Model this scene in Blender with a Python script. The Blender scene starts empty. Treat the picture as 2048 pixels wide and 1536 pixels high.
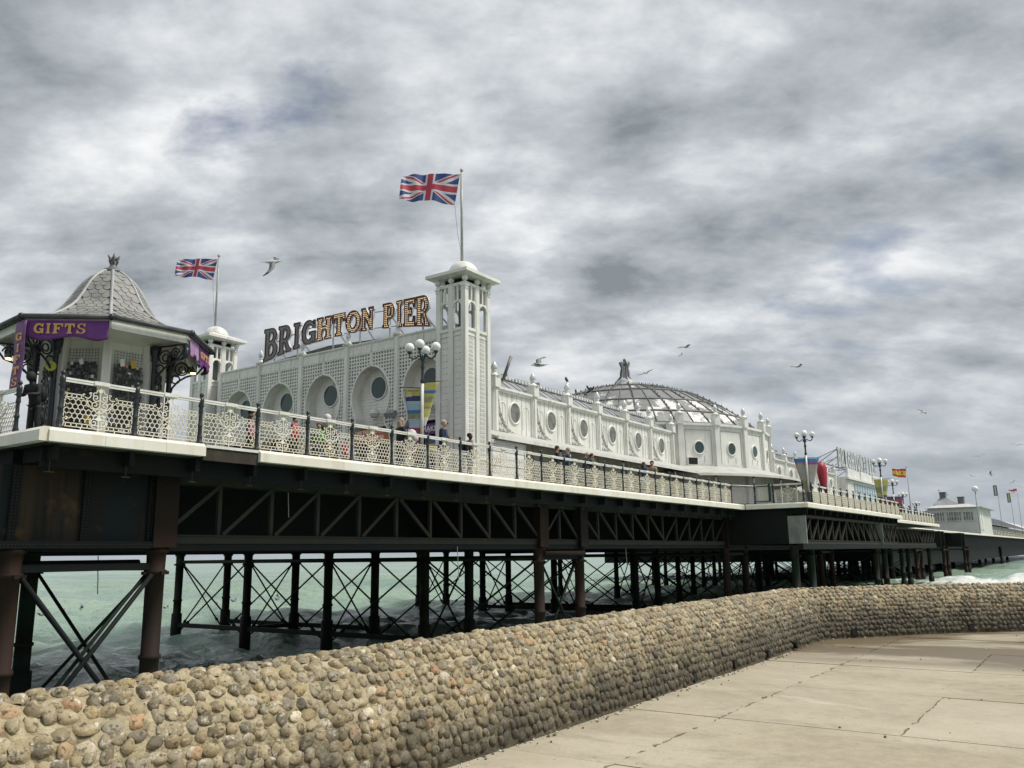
import bpy, math, random
import numpy as np
from mathutils import Vector, Matrix, geometry
random.seed(7); rng = np.random.RandomState(7)
S = bpy.context.scene
COL = S.collection

# ------------------------------------------------------------------ camera
# world: +X runs out to sea along the pier, +Y across it away from the camera, Z=0 the concrete apron
EYE = Vector((0, 0, 1.6))
FPX, HORIZ, ROLL, AZ = 1682.0, 1108.8, math.radians(0.8), math.radians(34.85)
pitch = math.atan((HORIZ-768)/FPX)
_h = Vector((math.cos(AZ), math.sin(AZ), 0)); _r = Vector((math.sin(AZ), -math.cos(AZ), 0)); _u = Vector((0, 0, 1))
_f = _h*math.cos(pitch)+_u*math.sin(pitch); _up = _u*math.cos(pitch)-_h*math.sin(pitch)
CR = _r*math.cos(ROLL)-_up*math.sin(ROLL); CU = _up*math.cos(ROLL)+_r*math.sin(ROLL); CF = _f
cam = bpy.data.cameras.new('camera'); camo = bpy.data.objects.new('camera', cam); COL.objects.link(camo)
cam.sensor_width = 36; cam.lens = FPX/2048*36; cam.clip_start = 0.1; cam.clip_end = 20000
camo.matrix_world = Matrix(((CR.x, CU.x, -CF.x, 0), (CR.y, CU.y, -CF.y, 0), (CR.z, CU.z, -CF.z, EYE.z), (0, 0, 0, 1)))
S.camera = camo

# ------------------------------------------------------------------ sun, sky, exposure
SUN = Vector((0.30, -0.46, 0.835)).normalized()
sl = bpy.data.lights.new('sun', 'SUN'); sl.energy = 3.3; sl.angle = math.radians(14); sl.color = (1.0, 0.955, 0.87)
so = bpy.data.objects.new('sun', sl); COL.objects.link(so); so.rotation_euler = SUN.to_track_quat('Z', 'Y').to_euler()
so.location = (0, -20, 60)
W = bpy.data.worlds.new('World'); S.world = W; W.use_nodes = True
def build_sky():
    nt = W.node_tree; N = nt.nodes; L = nt.links; N.clear()
    out = N.new('ShaderNodeOutputWorld'); bg = N.new('ShaderNodeBackground'); L.new(bg.outputs[0], out.inputs[0])
    sky = N.new('ShaderNodeTexSky'); sky.sky_type = 'NISHITA'; sky.sun_disc = False
    sky.sun_elevation = math.asin(SUN.z); sky.sun_rotation = math.atan2(SUN.x, SUN.y)
    tc = N.new('ShaderNodeTexCoord'); sep = N.new('ShaderNodeSeparateXYZ'); L.new(tc.outputs['Generated'], sep.inputs[0])
    def math_(op, a, b=None, clamp=False):
        n = N.new('ShaderNodeMath'); n.operation = op; n.use_clamp = clamp
        for i, v in enumerate((a, b)):
            if v is None: continue
            if isinstance(v, (int, float)): n.inputs[i].default_value = v
            else: L.new(v, n.inputs[i])
        return n.outputs[0]
    zz = math_('ADD', math_('MAXIMUM', sep.outputs['Z'], 0.0), 0.33)
    # rotate into wind direction so the rolls of cloud run across the frame
    px = math_('DIVIDE', sep.outputs['X'], zz); py = math_('DIVIDE', sep.outputs['Y'], zz)
    ca, sa = math.cos(AZ), math.sin(AZ)      # cloud rolls lie across the prevailing wind
    qu = math_('ADD', math_('MULTIPLY', px, ca*1.45), math_('MULTIPLY', py, sa*1.45)); qw = math_('SUBTRACT', math_('MULTIPLY', px, sa*0.95), math_('MULTIPLY', py, ca*0.95))
    cmb = N.new('ShaderNodeCombineXYZ'); L.new(qu, cmb.inputs[0]); L.new(qw, cmb.inputs[1])
    def noise_(scale, detail, rough, dist, off, sx=1, sy=1, rot=0):
        mp = N.new('ShaderNodeMapping'); mp.inputs['Location'].default_value = off; mp.inputs['Scale'].default_value = (sx, sy, 1)
        mp.inputs['Rotation'].default_value = (0, 0, rot)
        L.new(cmb.outputs[0], mp.inputs[0])
        n = N.new('ShaderNodeTexNoise'); n.inputs['Scale'].default_value = scale; n.inputs['Detail'].default_value = detail
        n.inputs['Roughness'].default_value = rough; n.inputs['Distortion'].default_value = dist
        L.new(mp.outputs[0], n.inputs['Vector']); return n.outputs['Fac']
    # domain warp, then layered billows; the difference between two nearby samples gives lit and shaded flanks
    wn = N.new('ShaderNodeTexNoise'); wn.inputs['Scale'].default_value = 1.3; wn.inputs['Detail'].default_value = 3; L.new(cmb.outputs[0], wn.inputs['Vector'])
    wo = N.new('ShaderNodeVectorMath'); wo.operation = 'MULTIPLY_ADD'; L.new(wn.outputs['Color'], wo.inputs[0]); wo.inputs[1].default_value = (0.13, 0.13, 0); L.new(cmb.outputs[0], wo.inputs[2])
    base_vec = wo.outputs[0]
    def nz2(scale, detail, rough, off, sx=1, sy=1, rot=0.12):
        mp = N.new('ShaderNodeMapping'); mp.inputs['Location'].default_value = off; mp.inputs['Scale'].default_value = (sx, sy, 1); mp.inputs['Rotation'].default_value = (0, 0, rot); L.new(base_vec, mp.inputs[0])
        n = N.new('ShaderNodeTexNoise'); n.inputs['Scale'].default_value = scale; n.inputs['Detail'].default_value = detail; n.inputs['Roughness'].default_value = rough; L.new(mp.outputs[0], n.inputs['Vector']); return n.outputs['Fac']
    big = nz2(1.25, 2, 0.5, SKYOFF)
    m1 = nz2(3.3, 11, 0.59, (3.1, 8.4, 0)); m2 = nz2(3.3, 5, 0.5, (3.1+0.09, 8.4+0.14, 0))
    relief = math_('MULTIPLY', math_('SUBTRACT', m1, m2), 0.68)
    v = math_('ADD', math_('ADD', math_('MULTIPLY', big, 0.36), math_('MULTIPLY', m1, 0.64)), relief)
    rp = N.new('ShaderNodeValToRGB'); L.new(v, rp.inputs[0]); e = rp.color_ramp.elements
    e[0].position = 0.22; e[0].color = (0.25, 0.28, 0.31, 1)
    e[1].position = 0.86; e[1].color = (1.0, 1.0, 1.0, 1)
    for p, c in ((0.33, (0.36, 0.395, 0.428, 1)), (0.42, (0.445, 0.482, 0.517, 1)), (0.49, (0.505, 0.543, 0.58, 1)), (0.56, (0.60, 0.634, 0.666, 1)), (0.64, (0.715, 0.742, 0.768, 1)), (0.74, (0.86, 0.875, 0.89, 1))):
        k = e.new(p); k.color = c
    # gaps of blue
    gap = noise_(2.0, 6, 0.6, 0.2, GAPOFF)
    gm = N.new('ShaderNodeMapRange'); gm.inputs['From Min'].default_value = 0.61; gm.inputs['From Max'].default_value = 0.74
    gm.inputs['To Max'].default_value = 0.75; L.new(gap, gm.inputs['Value'])
    sk = N.new('ShaderNodeMixRGB'); sk.blend_type = 'MULTIPLY'; sk.inputs[0].default_value = 1
    L.new(sky.outputs[0], sk.inputs[1]); sk.inputs[2].default_value = (0.08, 0.075, 0.08, 1)
    mx = N.new('ShaderNodeMixRGB'); L.new(gm.outputs[0], mx.inputs[0]); L.new(rp.outputs[0], mx.inputs[1]); L.new(sk.outputs[0], mx.inputs[2])
    # distant cloud deck melts together at the horizon
    hz = N.new('ShaderNodeMapRange'); hz.inputs['From Min'].default_value = 0.0; hz.inputs['From Max'].default_value = 0.26
    hz.inputs['To Min'].default_value = 0.85; hz.inputs['To Max'].default_value = 0.0; L.new(sep.outputs['Z'], hz.inputs['Value'])
    mh = N.new('ShaderNodeMixRGB'); L.new(hz.outputs[0], mh.inputs[0]); L.new(mx.outputs[0], mh.inputs[1]); mh.inputs[2].default_value = (0.44, 0.485, 0.53, 1)
    gn = N.new('ShaderNodeVectorMath'); gn.operation = 'SCALE'; L.new(mh.outputs[0], gn.inputs[0]); gn.inputs['Scale'].default_value = SKYGAIN*10
    L.new(gn.outputs[0], bg.inputs[0]); bg.inputs[1].default_value = 0.1
SKYOFF = (4.0, 2.0, 0); GAPOFF = (11.3, 5.1, 0); SKYGAIN = 0.88
build_sky()
vs = S.view_settings; vs.view_transform = 'Standard'; vs.look = 'None'; vs.exposure = 0.20; vs.gamma = 1.0; vs.use_curve_mapping = False
S.render.resolution_x = 1024; S.render.resolution_y = 768

# ------------------------------------------------------------------ materials
MAT = {}
def mat(name, c1, c2=None, scale=2.0, rough=0.6, bump=0.0, bscale=None, metal=0.0, spec=0.5, streak=None, sscale=3.0, samt=0.5,
        emit=None, estr=0.0, lo=0.38, hi=0.62, patch=None, pscale=1.5, plo=0.55, phi=0.62, stretch=(1, 1, 1), bdist=0.02, rrough=None, objc=False):
    m = bpy.data.materials.new(name); m.use_nodes = True; nt = m.node_tree; N = nt.nodes; L = nt.links
    b = N['Principled BSDF']; b.inputs['Base Color'].default_value = (*c1, 1); b.inputs['Roughness'].default_value = rough
    b.inputs['Metallic'].default_value = metal; b.inputs['Specular IOR Level'].default_value = spec
    if objc: src = N.new('ShaderNodeTexCoord').outputs['Object']
    else: src = N.new('ShaderNodeNewGeometry').outputs['Position']
    def nz(sc, det=6, st=(1, 1, 1), rg=0.55):
        mp = N.new('ShaderNodeMapping'); mp.inputs['Scale'].default_value = st; L.new(src, mp.inputs[0])
        n = N.new('ShaderNodeTexNoise'); n.inputs['Scale'].default_value = sc; n.inputs['Detail'].default_value = det; n.inputs['Roughness'].default_value = rg
        L.new(mp.outputs[0], n.inputs['Vector']); return n.outputs['Fac']
    def rng_(f, a, bb, t0=0.0, t1=1.0):
        r = N.new('ShaderNodeMapRange'); r.inputs['From Min'].default_value = a; r.inputs['From Max'].default_value = bb
        r.inputs['To Min'].default_value = t0; r.inputs['To Max'].default_value = t1; L.new(f, r.inputs['Value']); return r.outputs[0]
    cur = None
    def mixin(f, col):
        nonlocal cur
        x = N.new('ShaderNodeMixRGB'); L.new(f, x.inputs[0])
        if cur is None: x.inputs[1].default_value = (*c1, 1)
        else: L.new(cur, x.inputs[1])
        x.inputs[2].default_value = (*col, 1); cur = x.outputs[0]
    if c2: mixin(rng_(nz(scale, st=stretch), lo, hi), c2)
    if patch: mixin(rng_(nz(pscale, 9, rg=0.65), plo, phi), patch)
    if streak: mixin(rng_(nz(sscale, 4, (1, 1, 0.07)), 0.52, 0.75, 0, samt), streak)
    if cur is not None: L.new(cur, b.inputs['Base Color'])
    if rrough is not None: L.new(rng_(nz(scale*1.7), 0.35, 0.65, rough, rrough), b.inputs['Roughness'])
    if bump:
        bp = N.new('ShaderNodeBump'); bp.inputs['Strength'].default_value = bump; bp.inputs['Distance'].default_value = bdist
        L.new(nz(bscale or scale*4, 5), bp.inputs['Height']); L.new(bp.outputs[0], b.inputs['Normal'])
    if emit: b.inputs['Emission Color'].default_value = (*emit, 1); b.inputs['Emission Strength'].default_value = estr
    MAT[name] = m; return m
mat('white_paint', (0.79, 0.785, 0.745), (0.70, 0.695, 0.645), 0.9, 0.5, bump=0.12, bscale=9, streak=(0.36, 0.33, 0.26), sscale=2.6, samt=0.55, patch=(0.50, 0.47, 0.40), pscale=3.2, plo=0.64, phi=0.74)
mat('white_clean', (0.81, 0.805, 0.77), (0.73, 0.725, 0.68), 1.3, 0.45, streak=(0.42, 0.38, 0.30), samt=0.5)
mat('fascia_paint', (0.80, 0.775, 0.70), (0.74, 0.70, 0.60), 0.8, 0.5, bump=0.1, bscale=12, streak=(0.50, 0.34, 0.18), sscale=2.6, samt=0.4, patch=(0.52, 0.35, 0.18), pscale=2.2, plo=0.70, phi=0.75)
mat('wall_joint', (0.30, 0.295, 0.27), (0.4, 0.39, 0.36), 3, 0.7)
mat('iron_black', (0.012, 0.016, 0.022), (0.022, 0.028, 0.034), 6, 0.38, bump=0.15, bscale=30)
mat('cast_cream', (0.74, 0.68, 0.53), (0.80, 0.77, 0.68), 2, 0.5, patch=(0.40, 0.22, 0.09), pscale=1.7, plo=0.60, phi=0.72, bump=0.1, bscale=40)
mat('rail_white', (0.80, 0.79, 0.75), (0.66, 0.64, 0.58), 2.5, 0.42, streak=(0.45, 0.36, 0.25), samt=0.25)
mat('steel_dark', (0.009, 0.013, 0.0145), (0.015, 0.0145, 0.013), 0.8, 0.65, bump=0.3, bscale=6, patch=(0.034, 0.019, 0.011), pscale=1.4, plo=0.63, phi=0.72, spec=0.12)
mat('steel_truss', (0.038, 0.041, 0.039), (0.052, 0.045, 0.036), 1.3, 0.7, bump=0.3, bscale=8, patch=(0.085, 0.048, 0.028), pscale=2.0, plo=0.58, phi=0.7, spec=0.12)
mat('steel_column', (0.019, 0.016, 0.014), (0.031, 0.017, 0.012), 0.7, 0.7, bump=0.4, bscale=7, stretch=(1, 1, 0.35), streak=(0.048, 0.023, 0.014), sscale=2, samt=0.8, spec=0.12)
mat('steel_green', (0.011, 0.020, 0.014), (0.015, 0.014, 0.011), 0.9, 0.6, bump=0.35, bscale=9, patch=(0.024, 0.042, 0.016), pscale=1.2, plo=0.58, phi=0.68, spec=0.12)
mat('girder_plate', (0.012, 0.019, 0.023), (0.018, 0.017, 0.015), 0.6, 0.6, stretch=(1, 1, 0.3), streak=(0.105, 0.058, 0.028), sscale=1.3, samt=0.85, patch=(0.075, 0.045, 0.024), pscale=1.6, plo=0.56, phi=0.68, bump=0.15, bscale=4, spec=0.12)
mat('deck_timber', (0.045, 0.039, 0.032), (0.07, 0.06, 0.048), 1.5, 0.8, bump=0.3, bscale=9, spec=0.12)
mat('zinc_panel', (0.30, 0.30, 0.28), (0.16, 0.16, 0.15), 0.9, 0.6, stretch=(1, 1, 0.5), bump=0.15, bscale=7)
mat('slate', (0.20, 0.20, 0.192), (0.28, 0.276, 0.255), 2.6, 0.62, bump=0.35, bscale=14, patch=(0.20, 0.20, 0.19), pscale=2.5, plo=0.60, phi=0.7)
mat('slate_under', (0.06, 0.06, 0.058), (0.09, 0.09, 0.085), 4, 0.8)
mat('lead_grey', (0.40, 0.41, 0.41), (0.31, 0.32, 0.32), 1.5, 0.5, bump=0.1, bscale=10)
mat('lead_dark', (0.10, 0.105, 0.11), (0.16, 0.16, 0.16), 1.8, 0.5, bump=0.15, bscale=9)
mat('roof_sheet', (0.22, 0.235, 0.25), (0.30, 0.31, 0.31), 0.7, 0.5, bump=0.1, bscale=6, streak=(0.12, 0.13, 0.13), samt=0.4)
mat('dome_bare', (0.19, 0.192, 0.188), (0.25, 0.25, 0.242), 0.7, 0.42, patch=(0.62, 0.61, 0.59), pscale=0.6, plo=0.60, phi=0.62, bump=0.12, bscale=8)
mat('dome_sheet', (0.205, 0.205, 0.195), (0.27, 0.27, 0.255), 0.7, 0.42, patch=(0.70, 0.69, 0.66), pscale=0.55, plo=0.515, phi=0.53, bump=0.12, bscale=8)
mat('glass_dark', (0.035, 0.060, 0.062), (0.05, 0.085, 0.085), 0.8, 0.10, spec=0.5)
mat('glass_hall', (0.19, 0.195, 0.17), (0.11, 0.115, 0.10), 2.6, 0.12, spec=0.6, lo=0.45, hi=0.6)
mat('globe_glass', (0.82, 0.83, 0.82), None, 1, 0.22, spec=0.5)
mat('finial_glass', (0.72, 0.74, 0.74), (0.55, 0.57, 0.57), 6, 0.15, spec=0.7)
mat('shade_black', (0.012, 0.013, 0.014), None, 1, 0.9)  # near-black paint standing for the shade inside openings and gaps
mat('purple_cloth', (0.155, 0.036, 0.215), (0.115, 0.026, 0.165), 3, 0.65, bump=0.1, bscale=12)
mat('purple_faded', (0.42, 0.28, 0.42), (0.33, 0.17, 0.36), 4, 0.7)
mat('gold_text', (0.62, 0.35, 0.12), None, 1, 0.6)
mat('white_text', (0.78, 0.76, 0.74), None, 1, 0.6)
mat('orange_board', (0.50, 0.155, 0.06), (0.43, 0.13, 0.05), 3, 0.55)
mat('green_paint', (0.05, 0.26, 0.05), None, 1, 0.5)
mat('blue_board', (0.05, 0.10, 0.30), (0.04, 0.08, 0.24), 2, 0.5)
mat('yellow_paint', (0.62, 0.52, 0.06), None, 1, 0.55)
mat('sign_face', (0.30, 0.155, 0.085), (0.23, 0.11, 0.06), 4, 0.5)
mat('sign_face_unlit', (0.185, 0.18, 0.175), (0.14, 0.135, 0.13), 4, 0.5)
mat('sign_border', (0.045, 0.012, 0.014), (0.07, 0.015, 0.015), 4, 0.4)
mat('sign_return', (0.62, 0.63, 0.64), (0.50, 0.51, 0.52), 3, 0.4)
mat('galv_steel', (0.34, 0.35, 0.36), (0.27, 0.28, 0.29), 3, 0.45, metal=0.3)
mat('bulb_lit', (0.9, 0.7, 0.4), None, 1, 0.3, emit=(1.0, 0.74, 0.42), estr=1.1)
mat('bulb_off', (0.42, 0.42, 0.41), None, 1, 0.25)
mat('lamp_lit', (0.9, 0.7, 0.4), None, 1, 0.3, emit=(1.0, 0.62, 0.22), estr=6.0)
mat('flag_red', (0.50, 0.055, 0.085), None, 1, 0.7); mat('flag_white', (0.68, 0.66, 0.72), None, 1, 0.7); mat('flag_blue', (0.045, 0.075, 0.24), None, 1, 0.7)
mat('flag_yellow', (0.72, 0.50, 0.03), None, 1, 0.7)
mat('pole_paint', (0.42, 0.42, 0.41), (0.34, 0.34, 0.33), 3, 0.4)
mat('gull_white', (0.62, 0.62, 0.60), None, 1, 0.7); mat('gull_grey', (0.19, 0.20, 0.215), None, 1, 0.7); mat('gull_black', (0.025, 0.025, 0.028), None, 1, 0.7)
mat('gull_bill', (0.65, 0.40, 0.05), None, 1, 0.5)
mat('bird_dark', (0.03, 0.03, 0.033), None, 1, 0.7)
mat('cobweb_grey', (0.30, 0.30, 0.28), None, 1, 0.8)
mat('banner_cyan', (0.40, 0.52, 0.60), (0.30, 0.42, 0.52), 3, 0.6); mat('banner_yellow', (0.52, 0.47, 0.13), (0.42, 0.38, 0.11), 4, 0.6)
mat('banner_red', (0.38, 0.05, 0.10), (0.28, 0.06, 0.12), 3, 0.6); mat('banner_blue', (0.05, 0.17, 0.42), None, 3, 0.6)
mat('banner_olive', (0.20, 0.23, 0.13), (0.33, 0.30, 0.17), 5, 0.6); mat('banner_photo', (0.26, 0.31, 0.36), (0.42, 0.32, 0.22), 4, 0.6)
mat('banner_tan', (0.45, 0.30, 0.22), (0.25, 0.15, 0.12), 5, 0.6); mat('banner_white', (0.66, 0.66, 0.64), None, 1, 0.6); mat('banner_navy', (0.03, 0.05, 0.13), None, 1, 0.6)
mat('red_cover', (0.44, 0.03, 0.05), (0.33, 0.022, 0.042), 5, 0.55, bump=0.4, bscale=9)
mat('wire_grey', (0.20, 0.21, 0.21), None, 1, 0.45, metal=0.4)

# ------------------------------------------------------------------ mesh builder and object helpers
def V(*a): return Vector(a)
def frame(z, hint=(0, 0, 1)):
    z = Vector(z).normalized(); h = Vector(hint)
    if abs(z.dot(h)) > 0.98: h = Vector((1, 0, 0))
    x = h.cross(z).normalized(); y = z.cross(x); return x, y, z
class MB:
    def __init__(s): s.v = []; s.f = []; s.m = []; s.s = []
    def add(s, vs, fs, mi=0, smooth=False):
        o = len(s.v); s.v.extend([tuple(p) for p in vs])
        for f in fs: s.f.append(tuple(i+o for i in f)); s.m.append(mi); s.s.append(smooth)
        return s
    def box(s, x0, x1, y0, y1, z0, z1, mi=0):
        return s.add([(x0, y0, z0), (x1, y0, z0), (x1, y1, z0), (x0, y1, z0), (x0, y0, z1), (x1, y0, z1), (x1, y1, z1), (x0, y1, z1)],
                     [(0, 3, 2, 1), (4, 5, 6, 7), (0, 1, 5, 4), (1, 2, 6, 5), (2, 3, 7, 6), (3, 0, 4, 7)], mi)
    def obox(s, c, ax, ay, az, mi=0):        # centre and three half-axes
        c = Vector(c); ax = Vector(ax); ay = Vector(ay); az = Vector(az)
        return s.add([c-ax-ay-az, c+ax-ay-az, c+ax+ay-az, c-ax+ay-az, c-ax-ay+az, c+ax-ay+az, c+ax+ay+az, c-ax+ay+az],
                     [(0, 3, 2, 1), (4, 5, 6, 7), (0, 1, 5, 4), (1, 2, 6, 5), (2, 3, 7, 6), (3, 0, 4, 7)], mi)
    def bar(s, p, q, w, h=None, hint=(0, 0, 1), mi=0):
        p = Vector(p); q = Vector(q); x, y, z = frame(q-p, hint); h = w if h is None else h
        return s.obox((p+q)/2, x*w/2, y*h/2, (q-p)/2, mi)
    def tube(s, p, q, r, r1=None, n=8, mi=0, cap=True, smooth=True):
        return s.path([p, q], [r, r if r1 is None else r1], n, mi, cap, smooth)
    def path(s, pts, r, n=6, mi=0, cap=True, smooth=True, closed=False):
        pts = [Vector(p) for p in pts]; k = len(pts)
        rs = r if isinstance(r, (list, tuple)) else [r]*k
        vs = []; fs = []; px = None
        for i, p in enumerate(pts):
            if closed: d = pts[(i+1) % k]-pts[i-1]
            else: d = pts[min(i+1, k-1)]-pts[max(i-1, 0)]
            if d.length < 1e-9: d = Vector((0, 0, 1))
            d.normalize()
            if px is None: px, py, _ = frame(d)
            else:
                px = (px-d*px.dot(d))
                if px.length < 1e-6: px, py, _ = frame(d)
                px.normalize(); py = d.cross(px)
            for j in range(n):
                a = 2*math.pi*(j+0.5)/n; vs.append(p+(px*math.cos(a)+py*math.sin(a))*rs[i])
        kk = k if closed else k-1
        for i in range(kk):
            for j in range(n):
                a = i*n+j; b = i*n+(j+1) % n; c = ((i+1) % k)*n+(j+1) % n; d = ((i+1) % k)*n+j
                fs.append((a, b, c, d))
        s.add(vs, fs, mi, smooth and n > 4)
        if cap and not closed:
            o = len(s.v)-len(vs)
            s.f.append(tuple(o+j for j in range(n-1, -1, -1))); s.m.append(mi); s.s.append(False)
            s.f.append(tuple(o+(k-1)*n+j for j in range(n))); s.m.append(mi); s.s.append(False)
        return s
    def lathe(s, prof, c=(0, 0, 0), n=12, mi=0, smooth=True, rot=0.0, cap=True, sx=1, sy=1):
        vs = []; fs = []; k = len(prof)
        for r, z in prof:
            for j in range(n):
                a = rot+2*math.pi*j/n; vs.append((c[0]+r*math.cos(a)*sx, c[1]+r*math.sin(a)*sy, c[2]+z))
        for i in range(k-1):
            for j in range(n): fs.append((i*n+j, i*n+(j+1) % n, (i+1)*n+(j+1) % n, (i+1)*n+j))
        s.add(vs, fs, mi, smooth)
        if cap:
            o = len(s.v)-len(vs)
            if prof[0][0] > 1e-4: s.f.append(tuple(o+j for j in range(n-1, -1, -1))); s.m.append(mi); s.s.append(False)
            if prof[-1][0] > 1e-4: s.f.append(tuple(o+(k-1)*n+j for j in range(n))); s.m.append(mi); s.s.append(False)
        return s
    def ball(s, c, r, n=12, mi=0, sx=1, sy=1, sz=1):
        k = max(5, n//2+1); prof = [(max(r*math.sin(math.pi*i/(k-1)), 1e-5), -r*sz*math.cos(math.pi*i/(k-1))) for i in range(k)]
        return s.lathe(prof, c, n, mi, True, cap=False, sx=sx, sy=sy)
    def prism(s, poly, fn, w0, w1, mi=0, mside=None, holes=None, back=True):
        """extrude polygon poly [(u,v)] (with holes) between depths w0 and w1; fn(u,v,w)->xyz"""
        loops = [poly]+(holes or []); flat = [p for l in loops for p in l]
        tri = geometry.tessellate_polygon([[Vector((p[0], p[1], 0)) for p in l] for l in loops])
        n = len(flat)
        vs = [fn(u, v, w1) for u, v in flat]+[fn(u, v, w0) for u, v in flat]
        s.add(vs, [tuple(t) for t in tri]+([tuple(n+i for i in reversed(t)) for t in tri] if back else []), mi)
        fs = []; o = 0
        for l in loops:
            for i in range(len(l)):
                a = o+i; b = o+(i+1) % len(l); fs.append((a, b, n+b, n+a))
            o += len(l)
        base = len(s.v)-len(vs)
        for f in fs: s.f.append(tuple(base+i for i in f)); s.m.append(mi if mside is None else mside); s.s.append(False)
        return s
    def grid(s, P, mi=0, smooth=True, flip=False):
        a, b = len(P), len(P[0]); vs = [p for row in P for p in row]; fs = []
        for i in range(a-1):
            for j in range(b-1):
                f = (i*b+j, i*b+j+1, (i+1)*b+j+1, (i+1)*b+j); fs.append(f[::-1] if flip else f)
        return s.add(vs, fs, mi, smooth)
    def mesh(s, name, mats, off=(0, 0, 0)):
        me = bpy.data.meshes.new(name); o = Vector(off)
        me.from_pydata([(p[0]-o.x, p[1]-o.y, p[2]-o.z) for p in s.v], [], s.f)
        for m in (mats if isinstance(mats, (list, tuple)) else [mats]): me.materials.append(MAT[m] if isinstance(m, str) else m)
        if s.f:
            me.polygons.foreach_set('material_index', s.m); me.polygons.foreach_set('use_smooth', s.s)
        me.update(); return me
    def build(s, name, mats, parent=None):
        off = LOC.get(parent.name, Vector((0, 0, 0))) if parent else Vector((0, 0, 0))
        o = bpy.data.objects.new(name, s.mesh(name, mats, off)); COL.objects.link(o)
        if parent: o.parent = parent; LOC[o.name] = off
        return o
LOC = {}
def tag(o, label, cat, group=None, kind=None):
    if label: o['label'] = label
    if cat: o['category'] = cat
    if group: o['group'] = group
    if kind: o['kind'] = kind
    return o
def thing(name, label, cat, loc=(0, 0, 0), group=None):
    o = bpy.data.objects.new(name, None); COL.objects.link(o); o.empty_display_size = 0.2; o.location = loc; LOC[o.name] = Vector(loc)
    return tag(o, label, cat, group)
def inst(name, me, parent, loc=(0, 0, 0), rz=0.0, mtx=None):
    """object sharing mesh data; loc is in world axes for a parent without rotation"""
    o = bpy.data.objects.new(name, me); COL.objects.link(o)
    off = Vector((0, 0, 0))
    if parent: o.parent = parent; off = LOC.get(parent.name, Vector((0, 0, 0))); LOC[o.name] = off
    if mtx is not None:
        m = mtx.copy(); m.translation = m.translation-off; o.matrix_basis = m
    else: o.location = Vector(loc)-off; o.rotation_euler = (0, 0, rz)
    return o
def dup(root, loc, rz=None, label=None, group=None, scale=None):
    r = root.copy(); COL.objects.link(r); r.location = loc
    if rz is not None: r.rotation_euler = (0, 0, rz)
    if scale: r.scale = (scale,)*3
    if label: r['label'] = label
    if group: r['group'] = group
    for ch in list(root.children):
        c = ch.copy(); COL.objects.link(c); c.parent = r
        for g in list(ch.children):
            d = g.copy(); COL.objects.link(d); d.parent = c
    return r
def text_mesh(txt, size, mats, depth=0.01, align='CENTER', bold=0.0):
    cu = bpy.data.curves.new('lettering', 'FONT'); cu.body = txt; cu.size = size; cu.extrude = depth; cu.align_x = align; cu.align_y = 'CENTER'
    cu.offset = bold; cu.resolution_u = 3
    o = bpy.data.objects.new('lettering', cu); COL.objects.link(o)
    me = bpy.data.meshes.new_from_object(o.evaluated_get(bpy.context.evaluated_depsgraph_get()))
    bpy.data.objects.remove(o); me.materials.clear(); me.materials.append(MAT[mats]); me.name = 'lettering'; return me
def catmull(pts, k=5):
    P = [Vector((*p, 0)) if len(p) == 2 else Vector(p) for p in pts]; out = []
    for i in range(len(P)-1):
        a = P[max(i-1, 0)]; b = P[i]; c = P[i+1]; d = P[min(i+2, len(P)-1)]
        for j in range(k):
            t = j/k; out.append(0.5*((2*b)+(c-a)*t+(2*a-5*b+4*c-d)*t*t+(3*b-a-3*c+d)*t**3))
    out.append(P[-1]); return out
DECK = 4.31; SEA = -2.2

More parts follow.
